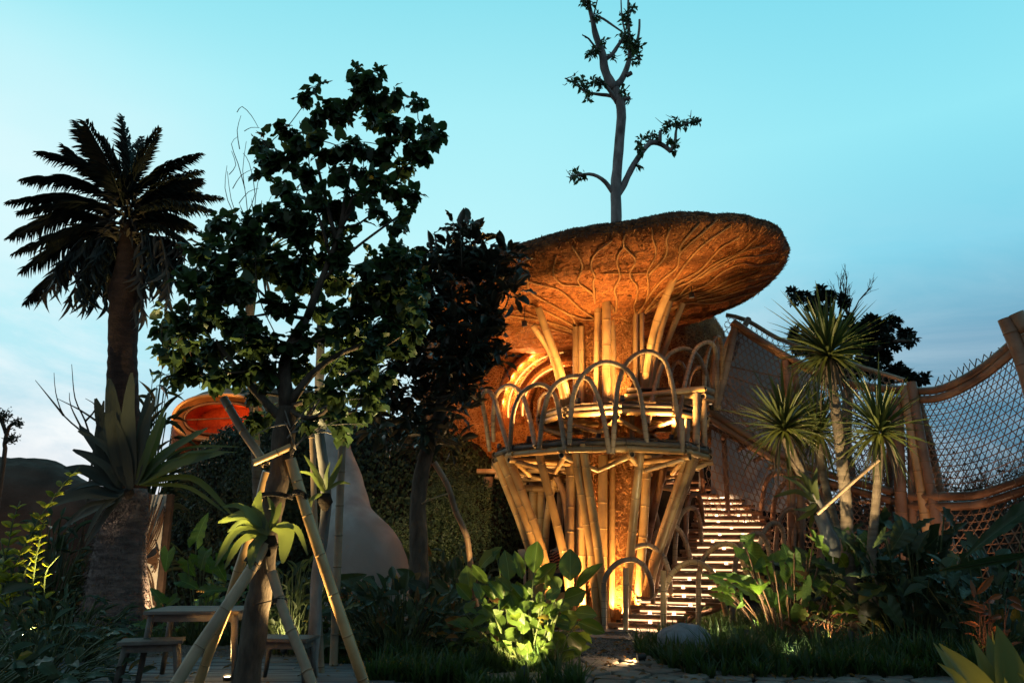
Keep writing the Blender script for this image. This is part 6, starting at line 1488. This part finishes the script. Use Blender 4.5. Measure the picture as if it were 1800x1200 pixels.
# agave in the right foreground corner
ag = thing('agave', 'big agave with broad yellow edged blades in the bottom right corner', 'agave', (3.75, 6.0, 0))
for pts, w, dy in (([(1790, 1290), (1775, 1200), (1752, 1098)], 50, 0), ([(1770, 1300), (1752, 1190), (1735, 1112)], 34, .2), ([(1760, 1310), (1735, 1190), (1710, 1124)], 30, .1), ([(1790, 1340), (1720, 1210), (1650, 1130)], 46, -.1), ([(1780, 1340), (1690, 1200), (1640, 1128)], 26, .3), ([(1740, 1320), (1690, 1205), (1648, 1164)], 24, -.2), ([(1830, 1330), (1810, 1230), (1788, 1182)], 50, -.3), ([(1850, 1300), (1830, 1180), (1810, 1090)], 46, .1), ([(1800, 1340), (1775, 1240), (1765, 1190)], 30, -.3), ([(1820, 1340), (1870, 1230), (1930, 1160)], 46, 0), ([(1820, 1340), (1850, 1200), (1870, 1100)], 46, .3)):
    P = smoothn(pxpath(pts, 6.0, 6.0 + dy), 12); P.insert(0, Vector((3.75, 6.0, .02)))
    ww = [w / 1400 * 6 * q * 1.2 for q in (.9, 1, 1.05, 1.08, 1.08, 1.05, 1.0, .92, .82, .68, .5, .28, .03)]
    b = MB(); b.strap(P, ww, up=Vector((0, -.9, .4)), fold=.35, wave=.004, nx=2); b.build('blade', MAT['leaf_agave'], ag)
# orange lit foliage at the right edge
rl = [(1715, 1045, 1748, 1010, 10, 10.6), (1712, 1050, 1708, 1018, 8, 10.6), (1770, 1050, 1800, 1062, 12, 10.4), (1775, 1062, 1805, 1072, 10, 10.4)] + [(1722 + (k % 3) * 8, 1100 - k * 6, 1722 + (k % 3) * 8 + random.choice((-26, 26)), 1092 - k * 6, 8, 10.5) for k in range(9)]
leafy('small red orange leaved plant lit by a lamp near the right edge', 'red_leaf_plant', 'plant', (at(1735, 1100, 10.5).x, 10.6, 0), rl, 'leaf_red', ['oval', 'lance'], stem='stem_red', nfill=16, fill=dict(r=(.3, .2), h=.6, s=.16, asp=.3), sr=.006)
# small dark plant in lit soil pocket below the elephant ears
leafy('thin red stemmed undergrowth lit below the elephant ear leaves', 'red_leaf_plant', 'plant', (at(1450, 1090, 12).x, 12.0, 0), [], 'leaf_red', ['lance', 'oval'], stem='stem_red', nfill=40, fill=dict(r=(.6, .3), h=.6, s=.12, asp=.3), sr=.006)

# grasses: nobody could count these
LAMPS = [(at(922, 1100, 9.85).x, 9.6, .5), (at(1391, 1100, 10.5).x, 10.5, .12), (at(1240, 1100, 12.4).x, 12.4, .2), (at(1122, 1100, 10.9).x, 10.9, .35), (at(536, 1100, 8.75).x, 8.75, .4)]
def grass(name, spots, n, h=.30, w=.010, m='leaf_grass', lean=.8):
    V = []; F = []
    tot = sum(s[4] for s in spots)
    for x0, x1, y0, y1, wt in spots:
        k_ = int(n * wt / tot); tufts = max(1, k_ // 14)
        for _ in range(tufts):
            cx = random.uniform(x0, x1); cy = random.uniform(y0, y1)
            if any(math.hypot(cx - a_, (cy - b_)) < c_ for a_, b_, c_ in LAMPS): continue
            hh = h * random.uniform(.7, 1.25) * (1 + .8 * noise.noise(Vector((cx * 1.6, cy * 1.6, 0)))) * (1.5 if random.random() < .06 else 1)
            for j in range(14):
                a = random.uniform(0, 2 * PI); l = hh * random.uniform(.5, 1.1); d = Vector((math.cos(a), math.sin(a), 0)); s_ = Vector((-d.y, d.x, 0)) * w * random.uniform(.6, 1.2)
                o = Vector((cx, cy, -.02)) + d * .03; ln = l * lean * random.random(); b0 = len(V)
                for q, ww in ((0, 1), (.35, 1), (.7, .75), (1, .08)):
                    c = o + d * ln * q * q + Vector((0, 0, l * (q - .28 * q * q * (ln / l)))); V += [c - s_ * ww, c + s_ * ww]
                for k in range(3): F.append((b0 + 2 * k, b0 + 2 * k + 1, b0 + 2 * k + 3, b0 + 2 * k + 2))
    b = MB(); b.raw(V, F); return b.build(name, MAT[m], kind='stuff')
grass('grass', [(1.85, 6.2, 10.2, 11.6, 3.2), (2.3, 5.5, 11.6, 13.4, 1.6), (1.75, 3.0, 10.5, 12.2, 1.0), (2.0, 6.0, 9.7, 10.4, 1.4)], 15000, .33, .014)
grass('grass', [(-1.6, .55, 9.3, 10.6, 2.4), (-2.6, .5, 10.6, 12.2, 1.6), (-.6, .75, 8.9, 9.6, .8)], 12000, .30, .014)
grass('grass', [(-6.5, -1.6, 12.4, 14.0, 1)], 7000, .22, .009)
grass('grass', [(3.4, 9.0, 12.5, 17, 1)], 6000, .35, .012)

mats = []
for k in range(420):
    x, y, z = random.choice(((random.uniform(-6.5, -1.2), random.uniform(8.8, 12.4), .075), (random.uniform(.5, 4), random.uniform(9.2, 10.9), .06), (random.uniform(.6, 2.2), random.uniform(11, 14.5), .05)))
    mats.append(lmat((x, y, z + .005), Vector((random.gauss(0, 1), random.gauss(0, 1), random.uniform(-.1, .25))), Vector((random.gauss(0, .3), random.gauss(0, .3), 1)), random.uniform(.04, .11), random.uniform(.02, .06)))
b = MB(); b.batch(TM['small'], mats); b.build('fallen_leaves', MAT['leaf_dry'], kind='stuff')

# =================================================================== BOULDER, FURNITURE, SCREEN
c = ground(1205, 1140); c = Vector((at(1204, 1130, 11.3).x, 11.3, .17))
V = []; F = []
for j in range(21):
    th = PI * j / 20
    for i in range(32):
        ph = 2 * PI * i / 32; n_ = Vector((math.sin(th) * math.cos(ph), math.sin(th) * math.sin(ph), math.cos(th))); n2 = Vector([math.copysign(abs(q) ** .85, q) for q in n_])
        V.append(c + Vector((n2.x * .37, n2.y * .30, n2.z * .29)) * (1 + .10 * noise.noise(n_ * 1.6 + Vector((3, 1, 0))) + .03 * noise.noise(n_ * 6)))
for j in range(20):
    for i in range(32): F.append((j * 32 + i, (j + 1) * 32 + i, (j + 1) * 32 + (i + 1) % 32, j * 32 + (i + 1) % 32))
b = MB(); b.raw(V, F); setp(b.build('boulder', MAT['boulder']), 'rounded grey boulder in the grass at the foot of the bamboo stairs', 'boulder')

def table(name, lab, cat, c, sx, sy, h, rot, leg=.035, grp=None, splay=.06, planks=4):
    t = thing(name, lab, cat, c, grp); Rz = Matrix.Rotation(rot, 3, 'Z'); c = Vector(c)
    for k in range(planks):
        w = sy / planks; b = MB(); b.box(c + Rz @ Vector((0, -sy / 2 + w * (k + .5), h - .018)), (sx + random.uniform(-.01, .01), w - .004, .034), Rz, jitter=.003); b.build('plank', MAT['table_wood'], t, smooth=False)
    for s_ in (-1, 1):
        b = MB(); b.box(c + Rz @ Vector((0, s_ * (sy / 2 - .06), h - .075)), (sx - .12, .025, .075), Rz); b.build('apron', MAT['table_wood'], t, smooth=False)
        b = MB(); b.box(c + Rz @ Vector((s_ * (sx / 2 - .055), 0, h - .075)), (.025, sy - .15, .072), Rz); b.build('apron', MAT['table_wood'], t, smooth=False)
    for sx_ in (-1, 1):
        for sy_ in (-1, 1):
            p = c + Rz @ Vector((sx_ * (sx / 2 - .07), sy_ * (sy / 2 - .07), h - .036)); q = c + Rz @ Vector((sx_ * (sx / 2 - .07 + splay), sy_ * (sy / 2 - .07 + splay * .6), 0))
            b = MB(); b.ring_tube([p, p.lerp(q, .5), q], [leg * 1.15, leg, leg * .8], 8); b.build('leg', MAT['table_wood'], t)
    return t
deckz = .055
table('picnic_table', 'square weathered wooden table on the deck beside the tall tree', 'table', (at(348, 1070, 9.3).x, 9.45, deckz), 1.02, .80, .74, R(4), .036)
table('stool', 'wooden stool left of the weathered table, its legs splayed', 'stool', (at(262, 1115, 8.9).x, 9.0, deckz), .62, .40, .46, R(16), .028, 'wooden stools round the table', planks=3)
table('stool', 'wooden stool right of the tall tree trunk, under the tied stakes', 'stool', (at(497, 1125, 9.2).x, 9.35, deckz), .60, .42, .45, R(-6), .028, 'wooden stools round the table', planks=3)

# pale screen with a bent metal spray behind the palm
sc_ = thing('metal_screen', 'pale lit screen with radiating metal stems between palm and table', 'screen', Vector((at(265, 1060, 15.0).x, 15.0, 0)))
x0 = at(215, 1000, 15.0).x; x1 = at(281, 1000, 15.0).x; zt = at(268, 868, 15.0).z
b = MB(); b.box(((x0 + x1) / 2, 15.12, zt / 2), (x1 - x0, .05, zt)); b.build('sheet', MAT['screen_sheet'], sc_, smooth=False)
b = MB(); b.box((x0 + .30, 15.0, zt / 2), (.14, .06, zt)); b.build('upright', MAT['rust_metal'], sc_, smooth=False)
b = MB(); b.box((x1 + .04, 15.05, zt / 2), (.10, .12, zt)); b.build('upright', MAT['dark_slat'], sc_, smooth=False)
cc = Vector((at(250, 985, 14.95).x, 14.97, at(250, 985, 14.95).z))
for k in range(26):
    a = R(-88 + k * 7.0); L = (1.25 if abs(math.sin(a)) > .7 else .42) * random.uniform(.75, 1)
    e = cc + Vector((math.cos(a) * L * .55 + .05, 0, math.sin(a) * L)); m_ = cc + Vector((math.cos(a) * .30, 0, math.sin(a) * L * .45))
    if e.x > x1: e.x = x1 - .01
    P = smoothn([cc, m_, e], 9); b = MB(); b.ring_tube(P, .012, 5); b.build('stem', MAT['rust_metal'], sc_)
for k in range(10):
    a = R(120 + k * 14); L = random.uniform(.5, .9); e = cc + Vector((math.cos(a) * L * .5, 0, math.sin(a) * L)); P = smoothn([cc, cc.lerp(e, .5) + Vector((-.05, 0, 0)), e], 7); b = MB(); b.ring_tube(P, .012, 5); b.build('stem', MAT['rust_metal'], sc_)

# =================================================================== PERSON behind the posts
def person(lab, loc, face=0.6):
    t = thing('person', lab, 'person', loc)
    V = [(0, 0, .92), (0, 0, 1.08), (0, .01, 1.25), (0, .01, 1.36), (0, .0, 1.43), (.0, -.015, 1.50), (.17, .01, 1.33), (.24, -.02, 1.08), (.20, -.16, .92), (-.17, .01, 1.33), (-.24, -.02, 1.08), (-.16, -.18, .96), (.09, 0, .86), (.10, -.02, .48), (.10, .02, .07), (.10, -.12, .03), (-.09, 0, .86), (-.11, .03, .48), (-.12, .06, .07), (-.12, -.08, .03)]
    E = [(0, 1), (1, 2), (2, 3), (3, 4), (4, 5), (3, 6), (6, 7), (7, 8), (3, 9), (9, 10), (10, 11), (0, 12), (12, 13), (13, 14), (14, 15), (0, 16), (16, 17), (17, 18), (18, 19)]
    r = [.15, .13, .15, .12, .055, .06, .065, .045, .032, .065, .045, .032, .09, .062, .045, .035, .09, .062, .045, .035]
    M = Matrix.Rotation(face, 3, 'Z')
    def skin(name, V, E, r, m, sub=2, k=1.0):
        me = bpy.data.meshes.new(name); me.from_pydata([tuple(M @ Vector(v)) for v in V], E, []); o = bpy.data.objects.new(name, me); COL.objects.link(o)
        s = o.modifiers.new('skin', 'SKIN'); s.use_smooth_shade = True
        for i, q in enumerate(r): me.skin_vertices[0].data[i].radius = (q * k, q * k * (.8 if i < 4 else 1))
        me.skin_vertices[0].data[0].use_root = True
        o.modifiers.new('sub', 'SUBSURF').levels = sub; o.modifiers['sub'].render_levels = sub
        dg = bpy.context.evaluated_depsgraph_get(); me2 = bpy.data.meshes.new_from_object(o.evaluated_get(dg)); bpy.data.objects.remove(o)
        me2.materials.clear(); me2.materials.append(MAT[m]); o = link_mesh(name, me2, t); return o
    skin('body', V, E, r, 'skin')
    skin('shirt', V[:4] + [V[6], V[7], V[9], V[10]], [(0, 1), (1, 2), (2, 3), (3, 4), (4, 5), (3, 6), (6, 7)], [.17, .15, .17, .12, .085, .065, .085, .065], 'shirt')
    skin('trousers', [V[0], V[12], V[13], V[14], V[16], V[17], V[18]], [(0, 1), (1, 2), (2, 3), (0, 4), (4, 5), (5, 6)], [.16, .11, .08, .062, .11, .08, .062], 'trousers')
    # head with brow, nose, chin and ears
    Vh = []; Fh = []; nu, nv = 28, 20; hc = Vector((0, -.02, 1.585))
    for j in range(nv + 1):
        th = PI * j / nv
        for i in range(nu):
            ph = 2 * PI * i / nu; n_ = Vector((math.sin(th) * math.cos(ph), math.sin(th) * math.sin(ph), math.cos(th)))
            p = Vector((n_.x * .078, n_.y * .098, n_.z * .118))
            if n_.z < 0: p.x *= 1 + .25 * n_.z; p.y *= 1 + .10 * n_.z
            f = max(0, -n_.y)
            p.y -= .022 * math.exp(-((n_.x / .16) ** 2 + ((n_.z + .12) / .22) ** 2)) * (f > .5)
            p.y += .010 * (math.exp(-(((abs(n_.x) - .38) / .15) ** 2 + ((n_.z - .08) / .12) ** 2))) * (f > .4)
            p.y -= .006 * math.exp(-((n_.x / .3) ** 2 + ((n_.z + .52) / .1) ** 2)) * (f > .4)
            p.x += math.copysign(.012, n_.x) * math.exp(-((n_.y / .15) ** 2 + ((n_.z + .05) / .22) ** 2)) * (abs(n_.x) > .8)
            Vh.append(M @ (hc + p))
    for j in range(nv):
        for i in range(nu): Fh.append((j * nu + i, (j + 1) * nu + i, (j + 1) * nu + (i + 1) % nu, j * nu + (i + 1) % nu))
    o0 = Vector(loc)
    b = MB(); b.raw([v + o0 for v in Vh], Fh); b.build('head', MAT['skin'], t)
    Vr = []
    for j in range(nv + 1):
        for i in range(nu):
            v = Vh[j * nu + i] - M @ hc; l = M.inverted() @ v
            keep = l.z > .035 or l.y > .02
            Vr.append(M @ hc + v * (1.13 if keep else .93))
    b = MB(); b.raw([v + o0 for v in Vr], Fh); b.build('hair', MAT['hair'], t)
    return t
person('dark haired person in a patterned orange and black shirt standing behind the bamboo posts', Vector((at(984, 960, 17.0).x, 17.0, 0)), 2.4)
# small white shade beside the posts
b = MB(); cS = at(922, 966, 18.6); b.ring_tube([cS + Vector((0, 0, -.22)), cS + Vector((0, 0, .0)), cS + Vector((0, 0, .02))], [.10, .16, .10], 12)
b.ring_tube([cS + Vector((0, 0, -.22)), Vector((cS.x, cS.y, 0))], .03, 8); setp(b.build('pedestal_stand', MAT['screen_sheet']), 'small pale pedestal standing in the dark behind the left bamboo posts', 'pedestal')

# =================================================================== SPOTLIGHTS (what lights the place)
W = (1.0, 0.55, 0.165)
PZ = lambda px, Y, z: Vector((at(px, 760, Y).x, Y, z))
G_ = lambda px, py, Y, z=.06: Vector((at(px, py, Y).x, Y, z))
ground_lamp(G_(1083, 1096, 15.0, .10), (2.14, 16.0, 1.9), 900, 'spotlight out on the gravel aimed between the posts at the thatch trunk', 34, W)
ground_lamp(G_(1087, 1090, 15.55, .12), (2.1, 16.05, 2.2), 500, 'spotlight at the very foot of the thatch trunk of the tower', 100, W)
ground_lamp(G_(1036, 1080, 15.72, .1), (1.62, 15.95, 3.0), 480, 'spotlight left of the tower foot shining up the pale bamboo posts', 100, (1, .56, .2))
ground_lamp(G_(988, 1060, 15.25, .1), (0.75, 15.7, 3.0), 420, 'spotlight under the left leaning bamboo pillars', 90, W)
ground_lamp(G_(1112, 1080, 15.6, .1), (2.9, 15.7, 3.0), 330, 'spotlight between the tower foot and the first steps', 90, W)
ground_lamp(PZ(1096, 15.05, 4.22), (2.14, 15.9, 5.6), 230, 'spotlight standing on the upper platform below the middle posts', 110, W, spike=False)
ground_lamp(PZ(1150, 15.2, 4.22), (2.9, 15.5, 7.0), 230, 'spotlight standing on the upper platform below the right fan of posts', 110, W, spike=False)
ground_lamp(PZ(1018, 15.3, 4.22), (1.2, 15.9, 7.0), 170, 'spotlight standing on the upper platform near the round doorway', 120, W, spike=False)
ground_lamp(at(1250, 712, 17.0), (4.0, 16.8, 6.5), 140, 'spotlight at the top landing beside the walkway post', 90, W, spike=False)
ground_lamp(PZ(878, 16.4, 3.45), (0.0, 19.0, 5.3), 330, 'spotlight on the lower platform edge shining at the house wall', 110, (1, .42, .10), spike=False)
ground_lamp(PZ(1180, 14.9, 3.46), (3.4, 15.0, 8), 420, 'spotlight on the right of the lower platform shining up at the cap', 130, W, spike=False)
ground_lamp(PZ(930, 15.1, 3.46), (0.8, 15.2, 8), 330, 'spotlight on the left of the lower platform shining up at the cap', 130, W, spike=False)
ground_lamp(PZ(1052, 14.75, 3.46), (1.9, 14.8, 8), 420, 'spotlight on the lower platform shining up at the hoops', 130, W, spike=False)
ground_lamp(G_(922, 1168, 9.50, .14), (G_(922, 1100, 10.5).x, 10.45, .62), 520, 'bright spotlight under the clump of paddle leaves', 66, (1, .76, .30))
ground_lamp(G_(552, 1195, 8.42, .12), (at(505, 700, 8.4).x, 8.35, 3.2), 800, 'spotlight by the deck lighting the tall tree trunk and fern', 62, (1, .70, .30))
ground_lamp(G_(405, 1120, 9.3, .10), (at(430, 500, 8.3).x, 8.3, 4.3), 2400, 'spotlight beside the deck aimed up into the left half of the tall tree crown', 70, (1, .74, .32))
ground_lamp(G_(60, 1010, 11.0, .2), (at(85, 860, 11.6).x, 11.6, 2.6), 2000, 'spotlight below the yellow shoots at the left edge', 46, (1, .80, .30))
ground_lamp(G_(1312, 1085, 11.8, .3), (at(1330, 990, 12.5).x, 12.5, 1.5), 190, 'spotlight under the brightest elephant ear leaves', 110, (1, .82, .42))
ground_lamp(G_(1450, 1085, 11.9, .15), (at(1470, 1000, 12.6).x, 12.8, 1.7), 50, 'spotlight among the red stems below the elephant ears', 110, (1, .60, .28))
ground_lamp(G_(1490, 1060, 11.2, .35), (at(1460, 640, 12.7).x, 12.7, 4.6), 1300, 'spotlight aimed up at the yucca heads', 55, (1, .72, .34))
ground_lamp(G_(1391, 1150, 10.5, .14), (at(1397, 1120, 10.9).x, 10.9, .35), 22, 'small lamp glowing among the grass blades', 120, (1, .85, .55))
ground_lamp(G_(1240, 1112, 12.4, .16), (at(1262, 1095, 13.0).x, 13.0, .4), 60, 'small lamp behind the boulder lighting the grass', 120, (1, .80, .45))
ground_lamp(G_(1122, 1162, 10.9, .09), (G_(1060, 1160, 10.75).x, 10.9, .02), 45, 'small lamp beside the path lighting gravel and stone', 140, (1, .62, .28))
ground_lamp(G_(1520, 1100, 11.8, .2), G_(1560, 1000, 13.0, 1.5), 3, 'faint lamp glowing in the dark bed below the short yucca', 100, (1, .8, .5))
ground_lamp(G_(1735, 1108, 10.2, .12), G_(1735, 1040, 10.7, .8), 16, 'spotlight under the red orange plant near the right edge', 100, (1, .42, .15))
ground_lamp(G_(1775, 1230, 5.6, .12), (3.6, 6.2, 1.0), 14, 'spotlight under the agave blades in the right corner', 120, (1, .66, .18))
ground_lamp(G_(290, 1070, 13.9, .35), (at(266, 960, 15.1).x, 15.1, 1.4), 150, 'spotlight shining up the pale metal screen', 90, (1, .70, .38))
ground_lamp(G_(362, 1000, 13.2, .35), (at(352, 930, 13.1).x, 13.0, 1.8), 60, 'spotlight behind the left elephant ear leaf', 100, (1, .80, .42))
ground_lamp(G_(705, 1000, 14.8, .35), (at(705, 950, 15.8).x, 16.0, 2.0), 160, 'spotlight right of the clay buttress lighting the creeper', 100, (1, .78, .36))
ground_lamp(G_(790, 1000, 15.6, .35), (at(800, 900, 16.8).x, 16.8, 2.4), 160, 'spotlight below the hanging creeper curtain', 100, (1, .80, .40))
ground_lamp(G_(745, 1040, 11.9, .2), (at(742, 850, 11.2).x, 11.3, 2.8), 120, 'spotlight behind the rubber tree trunk', 60, (1, .62, .26))
ground_lamp(G_(1250, 1000, 19.2, .3), (5.2, 18.2, 3.2), 520, 'spotlight behind the stairs washing the lattice wall', 120, (1, .48, .20))
ground_lamp(G_(1640, 1020, 13.4, .25), (at(1600, 780, 15).x, 15.0, 3.4), 100, 'dim spotlight at the foot of the bundled bamboo posts', 90, (1, .55, .30))
ground_lamp(G_(150, 1100, 12.8, .15), (at(225, 400, 14).x, 13.9, 6.3), 100, 'spotlight at the palm foot shining up its trunk to the crown', 44, (1, .80, .55))
ground_lamp(G_(505, 1060, 11.2, .2), (at(515, 1000, 11.7).x, 11.8, 1.2), 26, 'spotlight behind the tall tree in the strap leaf plant', 110, (1, .82, .42))
ground_lamp(G_(20, 900, 21.0, .5), (-14.5, 22.5, 3.2), 60, 'spotlight washing the earth bank at the far left', 100, (1, .50, .20))
